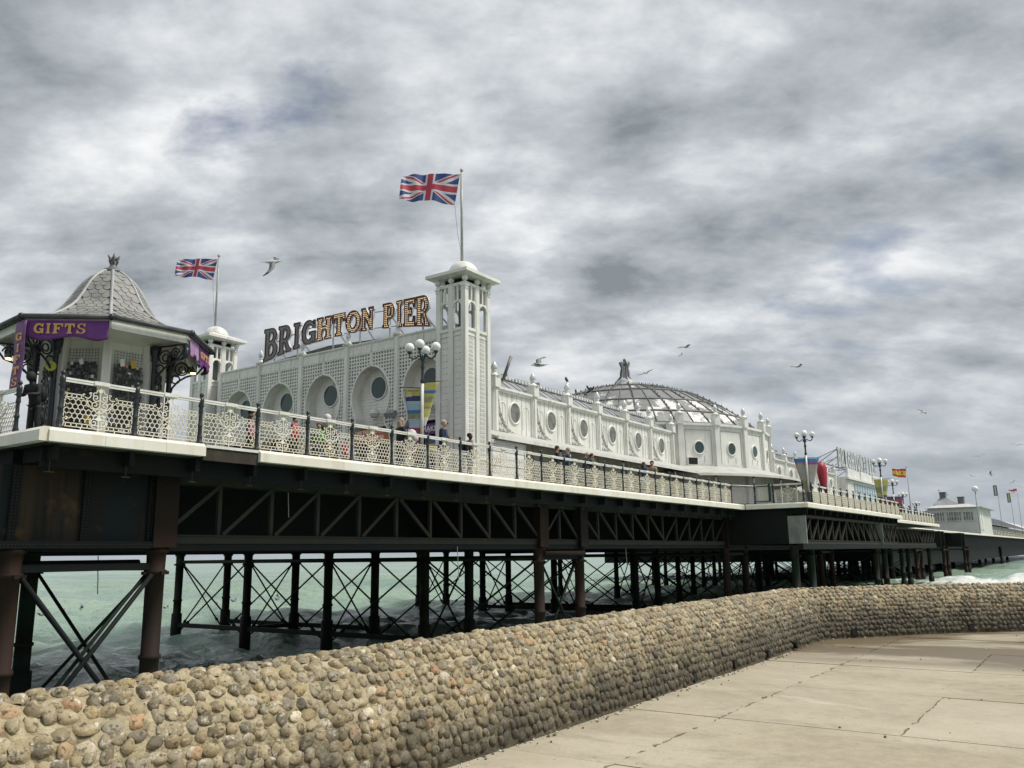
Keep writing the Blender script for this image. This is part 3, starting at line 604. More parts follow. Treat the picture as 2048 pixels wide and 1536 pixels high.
# ------------------------------------------------------------------ the pier: deck, edge boards, girders, columns, braces
BAY = 1.685; PX0 = 8.848; EDGE = 17.74
def build_pier():
    pier = thing('pier', 'long seaside pier on dark iron columns with a white edged timber deck', 'pier', (30, 33, SEA))
    m = MB()
    m.box(8.62, 28.3, EDGE-.06, 37.0, 3.98, 4.30); m.box(28.3, 49.2, EDGE-.06, 44.6, 3.98, 4.30); m.box(-30, 8.58, 24, 37.0, 3.98, 4.30)  # unseen far edges pulled in so more light reaches the water behind
    m.box(49.2, 75.8, 14.0, 45.2, 3.98, 4.30); m.box(75.8, 107.5, 15.95, 42.2, 3.98, 4.30); m.box(107.5, 460, 20.9, 62, 3.98, 4.30)
    m.build('deck', 'deck_timber', pier)
    # white edge boards, cut in lengths
    def board(p, q, out, drop=.30):
        p = Vector(p); q = Vector(q); o = Vector(out); d = (q-p).normalized()*.004
        sec = [(-.02, .0), (.10, .0), (.19, -.075), (.19, -drop), (-.02, -drop)]
        b = MB(); vs = [p+d+o*a+V(0, 0, z) for a, z in sec]+[q-d+o*a+V(0, 0, z) for a, z in sec]; n = len(sec)
        b.add(vs, [(0, 1, 2, 3, 4), (9, 8, 7, 6, 5)]+[(i, n+i, n+(i+1) % n, (i+1) % n) for i in range(n)])
        o_ = b.build('edge_board', 'fascia_paint', pier); return o_
    z = DECK-.005
    def run(a, b, fixed, axis, out, cuts, drop=.30):
        cs = [a]+[c for c in cuts if a+.3 < c < b-.3]+[b]
        for c0, c1 in zip(cs, cs[1:]):
            if axis == 'x': board((c0, fixed, z), (c1, fixed, z), out, drop)
            else: board((fixed, c0, z), (fixed, c1, z), out, drop)
    rnd = random.Random(2)
    run(8.55, 12.25, EDGE-.07, 'x', (0, -1, 0), [9.75, 11.2])
    run(13.85, 49.05, EDGE-.07, 'x', (0, -1, 0), [13.85+2.53*i+rnd.uniform(-.4, .4) for i in range(1, 14)])
    run(EDGE-.22, 24, 8.56, 'y', (-1, 0, 0), [19.6, 21.5])
    run(13.83, EDGE-.30, 49.2, 'y', (-1, 0, 0), [15.6])
    run(49.05, 75.8, 14.0, 'x', (0, -1, 0), [49+3*i for i in range(1, 9)])
    run(74.5, 107.5, 15.95, 'x', (0, -1, 0), [76+4*i for i in range(1, 8)])
    run(107.5, 460, 20.9, 'x', (0, -1, 0), [107+12*i for i in range(1, 29)])
    k = MB(); k.box(12.25, 13.85, EDGE-.16, EDGE-.065, 3.92, 4.22); k.build('edge_timber', 'deck_timber', pier)
    k = MB(); k.box(12.3, 13.84, EDGE-.19, EDGE-.02, 4.225, 4.295); k.build('edge_sill', 'rail_white', pier)
    # cantilever brackets and drop rods below the edge
    for i in range(0, 24):
        br = MB(); x = PX0+BAY*i; br.box(x-.06, x+.06, EDGE-.02, 19.0, 3.66, 3.975); br.build('edge_joist', 'steel_dark', pier)
    for i in range(0, 24):
        x = PX0+BAY*i; r = MB(); r.tube((x-.05, EDGE+.12, 3.70), (x-.05, EDGE+.12, 3.42), .012, n=5, smooth=False); r.box(x-.15, x+.05, EDGE+.10, EDGE+.14, 3.40, 3.42); r.build('drop_rod', 'steel_truss', pier)
    for i in range(0, 16):
        br = MB(); x = 49.6+BAY*i; br.box(x-.06, x+.06, 14.05, 15.4, 3.66, 3.975); br.build('edge_joist', 'steel_dark', pier)
    g = MB(); g.box(8.7, 49.1, 18.02, 18.10, 3.52, 3.975); g.build('edge_dark_plate', 'steel_dark', pier)  # added dark plate closing the bright gaps between the joists
    # bents
    bents = [(8.75, 12.1), (29.0, 32.2), (49.4, 52.6), (69.6, 72.8), (89.8, 93.0), (110, 113.2), (130.2, 133.4), (150.4, 153.6)]
    rows = [19.0, 25.05, 31.15, 37.2, 43.2]
    def column(x, y, mt, r=.215):
        c = MB(); zt = 1.86
        c.lathe([(r+.07, zt), (r+.07, zt-.09), (r+.01, zt-.13), (r, zt-.5), (r+.05, zt-.52), (r+.05, zt-.60), (r, zt-.62), (r-.005, -.6), (r+.04, -.62), (r+.04, -.70), (r, -.72), (r, -1.35), (r+.065, -1.38), (r+.075, -2.2), (r+.075, -4.6)][::-1], (x, y, 0), 14)
        o = c.build('column', mt, pier)
        l = MB(); l.box(x-.34, x+.34, y-.05, y+.05, zt-.62, zt-.54); l.box(x-.05, x+.05, y-.34, y+.34, zt-.62, zt-.54); l.build('lug', mt, o)
    def rod(p, q, mt='steel_green', r=.046):
        p = Vector(p); q = Vector(q); b = MB(); d = (q-p)
        b.tube(p, q, r, n=6); t = .86; b.path([p+d*(t-.022), p+d*(t-.012), p+d*(t+.012), p+d*(t+.022)], [r, r*1.9, r*1.9, r], 6); b.build('brace_rod', mt, pier)
    ZT, ZB = 1.28, -2.35
    for bi, (xa, xb) in enumerate(bents):
        brows = rows[:4] if bi == 0 else rows
        for y in brows:
            for x in (xa, xb):
                front = (y == rows[0]); column(x, y, 'steel_column' if front else 'steel_green')
            if bi < 6:
                w = .30
                rod((xa+w*.6, y, ZT), (xb-w*.6, y, ZB)); rod((xb-w*.6, y+.07, ZT), (xa+w*.6, y+.07, ZB))
            h = MB(); h.box(xa, xb, y-.08, y+.08, 1.36, 1.52); h.build('tie_beam', 'steel_dark', pier)
        for x in (xa, xb):
            for y0, y1 in zip(brows, brows[1:]):
                if bi < 6:
                    rod((x, y0+.25, ZT), (x, y1-.25, ZB)); rod((x+.07, y1-.25, ZT), (x+.07, y0+.25, ZB))
            h = MB(); h.tube((x, rows[0], 1.43), (x, brows[-1], 1.43), .10, n=8); h.build('tie_pipe', 'steel_green', pier)
            # full depth cross girders
            g = MB(); ye_ = 36.8 if bi == 0 else 44.0; g.box(x-.10, x+.10, 19.15, ye_, 1.87, 3.97); g.box(x-.2, x+.2, 19.15, ye_, 1.86, 1.93); g.build('cross_girder', 'steel_dark', pier)
    for (x0, y0, x1, y1) in ((29, 31.15, 29, 43.2), (32.2, 31.15, 32.2, 43.2), (29, 37.2, 32.2, 37.2), (29, 25.05, 29, 31.15), (49.4, 25.05, 49.4, 37.2), (52.6, 25.05, 52.6, 37.2)):
        h = MB(); h.bar((x0, y0, SEA+.22), (x1, y1, SEA+.22), .20, .22); h.build('walkway_beam', 'steel_green', pier)
    # inner longitudinal girders: plates
    for y, xq in ((25.05, -30), (43.2, 28)):
        g = MB(); g.box(xq, 107, y-.05, y+.05, 1.95, 3.97); g.build('inner_dark_plate', 'steel_dark', pier)
    g = MB(); g.box(107, 460, 22.5, 22.6, -.7, 3.97); g.build('inner_dark_plate', 'steel_dark', pier)  # added dark sheet standing for the blackness among the far columns
    # main bottom beams
    def truss(y, x0, x1, flip, zt=3.46, zb=2.08, lit=True):
        t = MB(); n = max(2, round((x1-x0)/BAY)); st = (x1-x0)/n
        tr = bpy.data.objects.new('truss', None); COL.objects.link(tr); tr.parent = pier; LOC[tr.name] = LOC[pier.name]
        mt = 'steel_truss' if lit else 'steel_dark'  # inner trusses get the darker steel, their shade put into the colour
        for nm, a, b in (('top_chord', zt, zt+.16), ('bottom_chord', zb-.11, zb+.11)):
            c = MB(); c.box(x0, x1, y-.10, y+.10, a, b); c.box(x0, x1, y-.15, y+.15, b-.03, b); c.build(nm, mt, tr)
        for i in range(1, n):
            x = x0+st*i; c = MB(); c.box(x-.055, x+.055, y-.06, y+.04, zb+.1, zt); c.build('strut', mt, tr)
        for i in range(n):
            left = i < n/2; up = left != flip
            xa = x0+st*i+.08; xb = x0+st*(i+1)-.08
            p, q = ((xa, y-.11, zb+.12), (xb, y-.11, zt-.02)) if up else ((xa, y-.11, zt-.02), (xb, y-.11, zb+.12))
            c = MB(); c.bar(p, q, .10, .035, (0, 1, 0)); c.bar(Vector(p)+V(0, .05, 0), Vector(q)+V(0, .05, 0), .025, .11, (0, 1, 0)); c.build('diagonal', mt, tr)
    truss(19.0, 12.1, 29.0, False); truss(19.0, 29.15, 32.05, False); truss(19.0, 32.2, 49.3, True)
    truss(14.45, 49.6, 69.5, False); truss(14.45, 69.6, 75.7, True); truss(16.4, 76, 90, False); truss(16.4, 90, 107, True)
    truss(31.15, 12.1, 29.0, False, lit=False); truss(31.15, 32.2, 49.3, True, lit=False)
    for a, b in ((-30, 8.6), (8.6, 49.3)):
        for y in rows[:4]:
            g = MB(); g.box(a, b, y-.13, y+.13, 1.80, 1.955); g.build('bottom_beam', 'steel_dark', pier)
    for a, b, y in ((49.3, 76, 14.5), (49.3, 76, 19.0), (76, 107, 16.4), (49.3, 107, 25.1), (49.3, 107, 37.2)):
        g = MB(); g.box(a, b, y-.15, y+.15, 1.66, 1.96); g.build('bottom_beam', 'steel_dark', pier)
    # pipes slung under the first bent
    g = MB(); g.tube((4, 19.9, 1.52), (12.2, 19.9, 1.52), .085, n=10); g.build('service_pipe', 'steel_dark', pier)
    g = MB(); g.tube((29, 18.75, 1.62), (32.2, 18.75, 1.62), .10, n=10); g.build('service_pipe', 'steel_column', pier)
    # plated girder below the kiosk, in riveted sheets
    for i, (a, b) in enumerate(((5.2, 6.9), (6.92, 8.6), (8.62, 10.15), (10.17, 11.75))):
        g = MB(); g.box(a, b, 18.86, 18.94, 2.02, 3.62); g.build('girder_plate', 'girder_plate', pier)
        s = MB(); s.box(b-.07, b+.09, 18.80, 18.86, 2.02, 3.62); s.build('cover_strip', 'steel_dark', pier)
    rv = MB()
    for b in (6.9, 8.6, 10.15, 11.75):
        for k in range(22):
            for du in (-.03, .05): rv.ball((b+du, 18.795, 2.08+.071*k), .016, 6, sy=.6)
    for k in range(110): rv.ball((4.2+.072*k, 18.69, 1.94), .016, 6, sy=.6)
    rv = rv.build('rivets', 'steel_truss', pier); rv['kind'] = 'stuff'
    g = MB(); g.box(4, 12.1, 18.7, 19.1, 1.86, 2.02); g.build('bottom_flange', 'steel_dark', pier)
    for x in (12.1, 29.0, 32.2, 49.4):
        g = MB(); g.box(x-.24, x+.24, 18.72, 19.14, 1.88, 3.64); g.box(x-.31, x+.31, 18.68, 18.72, 1.88, 3.64); g.build('box_post', 'steel_column', pier)
    # braces of the near bent, thicker
    rod((8.95, 18.9, 1.25), (11.9, 18.9, -2.4), 'steel_dark', r=.06); rod((11.9, 18.82, 1.25), (8.95, 18.82, -2.4), 'steel_dark', r=.06)
    # wide stage: end panels, extra columns
    for x, ya, yb in ((49.45, 14.12, 15.15), (69.5, 14.15, 15.1)):
        g = MB(); g.box(x-.05, x+.05, ya, yb, 1.98, 3.55); g.build('end_panel', 'zinc_panel', pier)
        g = MB(); g.box(x-.05, x+.9, 15.2, 18.9, 1.98, 3.95); g.build('end_girder', 'steel_dark', pier)
    for x in (49.4, 52.6, 69.6, 72.8): column(x, 14.9, 'steel_green')
    for x in (89.8, 93, 105): column(x, 16.8, 'steel_green')
    for x in (112, 120, 130, 140, 152, 165, 180, 196, 215, 238, 268, 306):
        for y in ((22.2, 27, 33) if x in (112, 130, 180, 238) else (27, 33)): column(x, y, 'steel_green', .3)
    for x in (109, 117, 126, 136, 148, 160, 175, 192):
        g = MB(); g.box(x-.15, x+.15, 22.6, 60, 0.2, 3.97); g.build('cross_girder', 'steel_dark', pier)
    # old rope ends trailing from the steelwork
    for x, y, zz, l in ((9.6, 21, 1.6, 2.6), (11.2, 20, 1.7, .9), (23.5, 18.8, 1.9, 1.2), (15.9, 18.8, 3.4, .7), (36.2, 18.8, 1.8, .9)):
        g = MB(); g.path([(x+.05*i*l/4, y, zz-l*i/6+(.05*math.sin(i*2.1))) for i in range(7)], .012, 4); g.build('rope_end', 'cobweb_grey', pier)
build_pier()

# ------------------------------------------------------------------ railings
def panel_mesh():
    m = MB(); R = .0125; Wd = BAY-.15
    def ln(pts, r=R): m.path([(u, 0, z) for u, z in pts], r, 4, smooth=False)
    def spiral(c, r0, turns, a0, sgn=1, r=R, n=13, rend=.18):
        pts = []
        for i in range(n):
            t = i/(n-1); a = a0+sgn*turns*2*math.pi*t; rr = r0*(1-(1-rend)*t); pts.append((c[0]+rr*math.cos(a), c[1]+rr*math.sin(a)))
        ln(pts, r)
    a = Wd/13; h = .098; s_ = .028; t_ = .069
    for j in range(5):
        z = .215+h*j
        for i in range(-7, 8):
            u = (i+(.5 if j % 2 else 0))*a
            if abs(u)-a/2 > Wd/2-.02: continue
            if abs(u) < .15+.035*max(0, j-2) and (z > .42 or z < .30): continue
            if abs(u) > Wd/2: continue
            e = [(u-a/2, z-s_), (u-a/2, z+s_), (u, z+t_), (u+a/2, z+s_)]
            e = [(max(-Wd/2, min(Wd/2, q)), zz) for q, zz in e]; ln(e)
            if abs(u)+a > Wd/2: ln([(u+a/2 if u+a/2 < Wd/2 else Wd/2, z-s_), (u+a/2 if u+a/2 < Wd/2 else Wd/2, z+s_)])
    for z in (.075, .150): ln([(-Wd/2+.03, z), (Wd/2-.03, z)])
    for i in range(-6, 7): ln([(i*a, .075), (i*a, .15)])
    for u in (-.38, 0, .38): ln([(u, .0), (u, .075)], .014)
    for sg in (-1, 1):
        ln([(sg*(Wd/2), .70), (sg*.36, .70)]); ln([(sg*(Wd/2), .775), (sg*.38, .775)])
        for i in range(4): ln([(sg*(Wd/2-.02-i*.105), .70), (sg*(Wd/2-.045-i*.105), .738), (sg*(Wd/2-.02-i*.105), .775)])
        spiral((sg*.36, .79), .035, .8, -1.57, sg)
        ln([(sg*.34, .745), (sg*.27, .72), (sg*.22, .76), (sg*.205, .82)]); spiral((sg*.225, .835), .028, .8, 3.14 if sg > 0 else 0, -sg)
        ln([(sg*.16, .79), (sg*.15, .86), (sg*.09, .87), (sg*.075, .93), (sg*.03, .95)]); spiral((sg*.055, 1.0), .034, .9, -1.57, sg)
        spiral((sg*.095, .755), .085, 1.3, -2.6 if sg > 0 else -.54, sg, .014); spiral((sg*.105, .60), .095, 1.3, -2.6 if sg > 0 else -.54, sg, .014)
        ln([(sg*.30, .70), (sg*.26, .60), (sg*.19, .52), (sg*.09, .485), (0, .53)], .014)
        spiral((sg*.10, .21), .085, 1.3, 1.9 if sg > 0 else 1.24, -sg, .014); ln([(sg*.19, .40), (sg*.12, .36), (0, .45)]); ln([(sg*.18, .30), (sg*.2, .21), (sg*.15, .11), (sg*.05, .10)])
        ln([(sg*Wd/2, .70), (sg*(Wd/2-.03), .66), (sg*(Wd/2), .60)]); ln([(sg*(Wd/2), .22), (sg*(Wd/2-.02), .17), (sg*(Wd/2), .075)]); spiral((sg*(Wd/2-.055), .235), .04, 1, 0 if sg > 0 else 3.14, sg)
    ln([(0, .075), (0, 1.02)], .014)
    for z, w in ((.28, .085), (.90, .055)): m.add([(-w, -.012, z), (0, -.012, z-.03), (w, -.012, z), (0, -.012, z+.09), (-w, .012, z), (0, .012, z-.03), (w, .012, z), (0, .012, z+.09)], [(0, 1, 2, 3), (7, 6, 5, 4), (0, 4, 5, 1), (1, 5, 6, 2), (2, 6, 7, 3), (3, 7, 4, 0)])
    return m.mesh('panel', 'cast_cream')
def far_panel_mesh():
    m = MB(); Wd = BAY-.15
    for i in range(15): m.bar((-Wd/2+Wd*i/14, 0, .08), (-Wd/2+Wd*i/14, 0, .72), .035, .02)
    for z in (.08, .21, .34, .47, .60, .73): m.bar((-Wd/2, 0, z), (Wd/2, 0, z), .03, .02)
    m.add([(-.22, -.01, .72), (.22, -.01, .72), (.06, -.01, .9), (0, -.01, 1.0), (-.06, -.01, .9), (-.22, .01, .72), (.22, .01, .72), (.06, .01, .9), (0, .01, 1.0), (-.06, .01, .9)], [(0, 1, 2, 3, 4), (9, 8, 7, 6, 5), (0, 5, 6, 1), (1, 6, 7, 2), (2, 7, 8, 3), (3, 8, 9, 4), (4, 9, 5, 0)])
    return m.mesh('panel', 'cast_cream')
def post_mesh(k=1.0):
    m = MB()
    m.lathe([(.085, 0), (.085, .05), (.062, .08), (.068, .16), (.05, .22), (.044, .40), (.058, .43), (.058, .47), (.042, .50), (.038, .74), (.056, .78), (.05, .82), (.044, .90), (.075, .94), (.05, 1.0), (.062, 1.02), (.062, 1.12), (.04, 1.14), (.035, 1.17), (.058, 1.20), (.045, 1.24), (.012, 1.27), (.0, 1.275)], n=10)
    m2 = MB()
    return m.mesh('post', 'iron_black')
def sleeve_mesh():
    m = MB(); m.obox((0, 0, 1.075), (.17, 0, 0), (0, .05, 0), (0, 0, .042)); return m.mesh('rail_sleeve', 'rail_white')
PANEL, FARPANEL, POST, SLEEVE = panel_mesh(), far_panel_mesh(), post_mesh(), sleeve_mesh()
def railing(label, pts, detail=True, nopanel=(), sleeve=True, group=None, plain=False):
    """pts: deck positions of consecutive posts"""
    r = thing('railing', label, 'railing', (*pts[0], DECK), group)
    for p in pts: inst('post', POST, r, (p[0], p[1], DECK-.01))
    for i, (p, q) in enumerate(zip(pts, pts[1:])):
        p = Vector((*p, DECK)); q = Vector((*q, DECK)); d = (q-p); L = d.length; rz = math.atan2(d.y, d.x); d.normalize()
        h = MB(); c = (p+q)/2
        h.obox(c+V(0, 0, 1.085), d*(L/2-.05), V(0, 0, 1).cross(d)*.030, V(0, 0, .022)); h.obox(c+V(0, 0, 1.035), d*(L/2-.05), V(0, 0, 1).cross(d)*.022, V(0, 0, .020)); h.build('handrail', 'rail_white', r)
        if i in nopanel: continue
        o = inst('panel', PANEL if detail else FARPANEL, r, c, rz); o.scale = (min(1.4, (L-.15)/(BAY-.15)), 1, 1)
        if sleeve and detail: inst('rail_sleeve', SLEEVE, r, c, rz)
    return r
xs = [PX0+BAY*i for i in range(24)]
railing('long ornate cream iron railing with black posts along the deck beside the kiosk', [(x, EDGE) for x in xs])
railing('short return of cream iron railing running back from the deck corner beside the kiosk', [(PX0-.03, EDGE+.12+BAY*i) for i in range(1, 5)])
g = railing('railing across the step in the deck with a dark green gate by the round drum', [(49.35, 16.95), (49.35, 15.85), (49.35, 14.12)], nopanel=(0,))
gm = MB(); gm.box(49.30, 49.36, 16.05, 16.85, DECK+.12, DECK+.17); gm.box(49.30, 49.36, 16.05, 16.85, DECK+1.0, DECK+1.06); gm.box(49.30, 49.36, 15.98, 16.12, DECK+.1, DECK+1.2); gm.build('gate_frame', 'gate_green' if 'gate_green' in MAT else mat('gate_green', (.012, .04, .03), None, 1, .5), g)
gp = MB()
rr = random.Random(4)
for i in range(5):
    for j in range(6):
        c = (49.33, 16.2+.13*i, DECK+.24+.135*j); gp.path([(c[0], c[1]+.058*math.cos(a), c[2]+.058*math.sin(a)) for a in np.linspace(0, 2*math.pi, 9)[:-1]], .013, 4, closed=True, smooth=False)
gp.build('gate_panel', 'cast_cream', g)
gr = MB(); gr.tube((47.65, EDGE, DECK+1.07), (49.35, 16.95, DECK+1.07), .025, n=6); gr.build('handrail', 'rail_white', g)
w_ = MB()
for i in range(18):
    t = i/17; x = 47.65+1.7*t; y = EDGE-.79*t
    w_.tube((x, y, DECK+.05), (x, y, DECK+1.0), .006, n=4, smooth=False)
for z in np.arange(.1, 1.0, .1): w_.tube((47.65, EDGE, DECK+z), (49.35, 16.95, DECK+z), .006, n=4, smooth=False)
w_.build('wire_mesh', 'rail_white', g)
railing('cream railing with black posts along the wide stage beside the red float cover', [(49.35+BAY*i, 14.12) for i in range(1, 17)], detail=False)
railing('distant railing with black posts on the narrow stage before the hip roofed pavilion', [(76.2+BAY*i, 16.1) for i in range(0, 19)], detail=False)
railing('farthest railing of pale bars before the low sheds beyond the hip roofed pavilion', [(214+3.4*i, 21.1) for i in range(0, 40)], detail=False)

# ------------------------------------------------------------------ entrance front with horseshoe arches
FX = 30.0; BAYS = [41.8-3.5*i for i in range(6)]      # bay lines on the front
ARCH = [(0, 11.12), (.05, 11.02), (.30, 10.96), (.66, 10.78), (.98, 10.42), (1.19, 9.96), (1.27, 9.5), (1.22, 9.1), (1.09, 8.72), (.97, 8.42), (.97, 8.02), (1.06, 7.9), (1.28, 7.6), (1.34, 7.2), (1.34, 4.32)]
arch_pts = [(p.x, p.y) for p in catmull(ARCH[:10], 4)]+ARCH[10:]
def arch_half(z):
    for a, b in zip(arch_pts, arch_pts[1:]):
        if b[1] <= z <= a[1]: return a[0]+(b[0]-a[0])*(a[1]-z)/max(a[1]-b[1], 1e-6)
    return 0.0 if z > 11.12 else 1.34
def finial(parent, x, y, z, big=False):
    k = 1.25 if big else 1.0
    f = MB(); f.box(x-.21*k, x+.21*k, y-.21*k, y+.21*k, z, z+.05); f.lathe([(.27*k, .05), (.20*k, .12), (.11*k, .2), (.085*k, .28), (.12*k, .32), (.12*k, .36)], (x, y, z), 8)
    o = f.build('finial', 'white_clean', parent)
    g = MB(); g.lathe([(.09*k, .36), (.135*k, .45), (.145*k, .53), (.11*k, .66), (.05*k, .79), (.0, .86)], (x, y, z), 12); g.build('glass_bulb', 'finial_glass', o)
def facade():
    F = thing('arcade_building', 'white arcaded entrance front with lattice panels and horseshoe arches between two towers', 'building', (FX, 33, DECK))
    y_lo, y_hi = 24.7, 41.9
    for bi in range(5):
        yc = (BAYS[bi]+BAYS[bi+1])/2; hw = 1.6
        # lattice of square holes, bars cut off at the arch
        lt = MB(); cw = .178; x0, x1 = FX-.01, FX+.09
        ncol = int(2*hw/cw); nrow = int((11.72-5.0)/cw)
        def clear(u, z): return abs(u) > arch_half(z)+.07 and not (abs(u) < .09)
        for i in range(ncol+1):
            u = -hw+2*hw*i/ncol; z = 5.0
            while z < 11.70:
                if clear(u, z+.09) or z > 11.15: lt.box(x0, x1, yc+u-.032, yc+u+.032, z, min(z+cw, 11.72))
                z += cw
        for j in range(nrow+2):
            z = 11.72-j*cw
            for i in range(ncol):
                ua = -hw+2*hw*i/ncol; ub = -hw+2*hw*(i+1)/ncol; um = (ua+ub)/2
                if clear(um, z) or z > 11.15: lt.box(x0+.006, x1-.004, yc+ua+.03, yc+ub-.03, z-.032, z+.032)
        o = lt.build('lattice', 'white_paint', F)
        # screen behind the lattice, split round the arch
        sc = MB(); zs = list(np.arange(4.35, 11.12, .12))+[11.12]
        for za, zb in zip(zs, zs[1:]):
            ha, hb = arch_half(za)+.02, arch_half(zb)+.02
            for sg in (-1, 1):
                sc.add([(FX+.42, yc+sg*ha, za), (FX+.42, yc+sg*hw*1.06, za), (FX+.42, yc+sg*hw*1.06, zb), (FX+.42, yc+sg*hb, zb)], [(0, 1, 2, 3)])
        sc.add([(FX+.42, yc-hw*1.06, 11.12), (FX+.42, yc+hw*1.06, 11.12), (FX+.42, yc+hw*1.06, 11.75), (FX+.42, yc-hw*1.06, 11.75)], [(0, 1, 2, 3)])
        sc.build('screen', 'white_paint', F)
        # raised arch surround and its deep reveal
        ar = MB(); loop = [(-u, z) for u, z in arch_pts[::-1]]+arch_pts[1:]
        n = len(loop); out = []
        for i in range(n):
            a = loop[max(i-1, 0)]; b = loop[min(i+1, n-1)]; d = Vector((b[0]-a[0], b[1]-a[1])).normalized(); nn = Vector((-d.y, d.x)); out.append((loop[i][0]+nn.x*.085, loop[i][1]+nn.y*.085))
        P = []
        for (u, z), (ou, oz) in zip(loop, out): P.append([(FX+.10, yc+ou, oz), (FX-.05, yc+ou, oz), (FX-.05, yc+u, z), (FX+.60, yc+u, z)])
        ar.grid(P, 0, False); ar.build('arch_surround', 'white_paint', F)
        # boarded back wall of the niche and its porthole
        bw = MB(); z = 8.0
        while z < 11.2:
            zt = min(z+.165, 11.2); bw.add([(FX+.585, yc-1.5, z), (FX+.585, yc+1.5, z), (FX+.605, yc+1.5, zt), (FX+.605, yc-1.5, zt), (FX+.605, yc-1.5, z), (FX+.605, yc+1.5, z)], [(0, 1, 2, 3), (4, 5, 1, 0)]); z = zt
        bw.build('boarding', 'white_paint', F)
        vo = MB(); vo.box(FX+.7, FX+.72, yc-1.5, yc+1.5, 4.35, 8.0); vo.build('doorway_shade', 'shade_black', F)  # black sheet painted as the unlit doorway
        ph = MB(); ph.path([(FX+.575, yc+.56*math.cos(a), 10.0+.60*math.sin(a)) for a in np.linspace(0, 2*math.pi, 33)[:-1]], .055, 6, closed=True)
        w = ph.build('window', 'white_paint', F)
        gl = MB(); gl.prism([(.54*math.cos(a), .58*math.sin(a)) for a in np.linspace(0, 2*math.pi, 33)[:-1]], lambda u, v, ww: (FX+.57-ww, yc+u, 10+v), 0, .012); gl.build('pane', 'glass_dark', w)
        # frieze of little blind arches and coping
        fr = MB(); fr.box(FX-.03, FX+.3, BAYS[bi+1]+.17, BAYS[bi]-.17, 11.75, 12.26)
        for k in range(8):
            u = -1.42+.405*k; y = yc+u
            fr.path([(FX-.03, y-.14, 11.80), (FX-.03, y-.14, 11.98)]+[(FX-.03, y-.14*math.cos(a), 11.98+.14*math.sin(a)) for a in np.linspace(0, math.pi, 7)]+[(FX-.03, y+.14, 11.80)], .018, 4, smooth=False)
        fr.build('frieze', 'white_paint', F)
        cp = MB(); cp.box(FX-.09, FX+.34, BAYS[bi+1]+.16, BAYS[bi]-.16, 12.26, 12.33)
        for k in range(26): cp.box(FX-.07, FX-.03, BAYS[bi+1]+.22+k*.122, BAYS[bi+1]+.28+k*.122, 12.20, 12.26)
        cp.build('coping', 'white_paint', F)
        ml = MB(); ml.box(FX-.035, FX+.1, yc-.045, yc+.045, 11.08, 11.75); ml.build('mullion', 'white_paint', F)
        dp = MB(); dp.box(FX-.037, FX-.02, yc-.012, yc+.012, 11.76, 12.26); dp.build('joint', 'wall_joint', F)
    for i, y in enumerate(BAYS):
        p = MB(); p.box(FX-.06, FX+.3, y-.17, y+.17, DECK, 12.36); p.box(FX-.10, FX-.06, y-.11, y+.11, DECK, 12.25); o = p.build('pilaster', 'white_paint', F)
        j = MB(); j.box(FX-.062, FX-.05, y+.135, y+.152, DECK+.5, 12.2); j.build('joint', 'wall_joint', o)
        if 0 < i < 5: finial(F, FX+.06, y, 12.36)
    s = MB(); s.box(FX-.03, FX+.28, y_lo, y_hi, 11.70, 11.76); s.build('string_course', 'white_paint', F)
    b = MB(); b.box(FX+.72, 31.6, 24.9, 41.6, DECK, 12.2); b.build('block', 'white_paint', F)
    rf = MB(); rf.add([(FX+.3, 25, 12.24), (FX+.3, 41.7, 12.24), (34.2, 41.7, 13.0), (34.2, 25.2, 12.2), (34.2, 33, 13.4), (FX+.3, 33, 12.7)], [(0, 3, 4, 5), (5, 4, 2, 1)]); rf.build('roof', 'roof_sheet', F)
    # globe lamps on brackets in the arches, floodlight
    for bi in (2, 3, 4):
        yc = (BAYS[bi]+BAYS[bi+1])/2-.12; l = MB(); l.ball((FX+.18, yc, 8.62), .27, 16, 0); o = l.build('wall_lamp', 'globe_frost', F)
        a = MB(); a.lathe([(.28, -.05), (.285, .02)], (FX+.18, yc, 8.62), 16); a.lathe([(.1, -.33), (.12, -.25)], (FX+.18, yc, 8.62), 10); a.path([(FX+.18, yc, 8.32), (FX+.18, yc, 8.2), (FX+.18, yc-.6, 8.1), (FX+.3, yc-.9, 8.1)], .025, 6); a.build('lamp_bracket', 'white_paint', o)
    fl = MB(); fl.obox((FX-.35, 27.85, 8.35), (.12, -.03, .08), (0, .28, 0), (-.06, 0, .10)); fl.bar((FX-.1, 27.85, 8.2), (FX-.3, 27.85, 8.3), .04); fl.build('floodlight', 'galv_steel', F)
    # boards standing in the doorways
    def signboard(name, y0, y1, z0, z1, mt, lines, label, cat, x=FX+.12, tm='white_text', arcs=0):
        s = thing(name, label, cat, (x, (y0+y1)/2, z0)); yc = (y0+y1)/2
        n = 12; poly = [(y0, z0)]+[(y1, z0)]+[(y1+(y0-y1)*i/n, z1+arcs*math.sin(math.pi*i/n)) for i in range(n+1)]
        b = MB(); b.prism(poly, lambda u, v, w: (x-w, u, v), 0, .05); b.build('board', mt, s)
        for t, zc, sz, dy in lines:
            me = text_mesh(t, sz, tm, .004, bold=.004)
            # lettering faces the land (-X); reading direction runs towards -Y
            mt_ = Matrix(((0, 0, -1, x-.056), (-1, 0, 0, yc+dy), (0, 1, 0, zc), (0, 0, 0, 1))); inst('lettering', me, s, mtx=mt_)
        return s
    yc4 = (BAYS[3]+BAYS[4])/2
    s = signboard('orange_sign', yc4-1.35, yc4+1.3, 7.12, 7.60, 'orange_board', [('THIS WAY TO THE', 7.68, .25, .1), ('END OF THE PIER', 7.36, .25, .1)], 'rounded orange direction board with white lettering in a lattice arch', 'sign', arcs=.28)
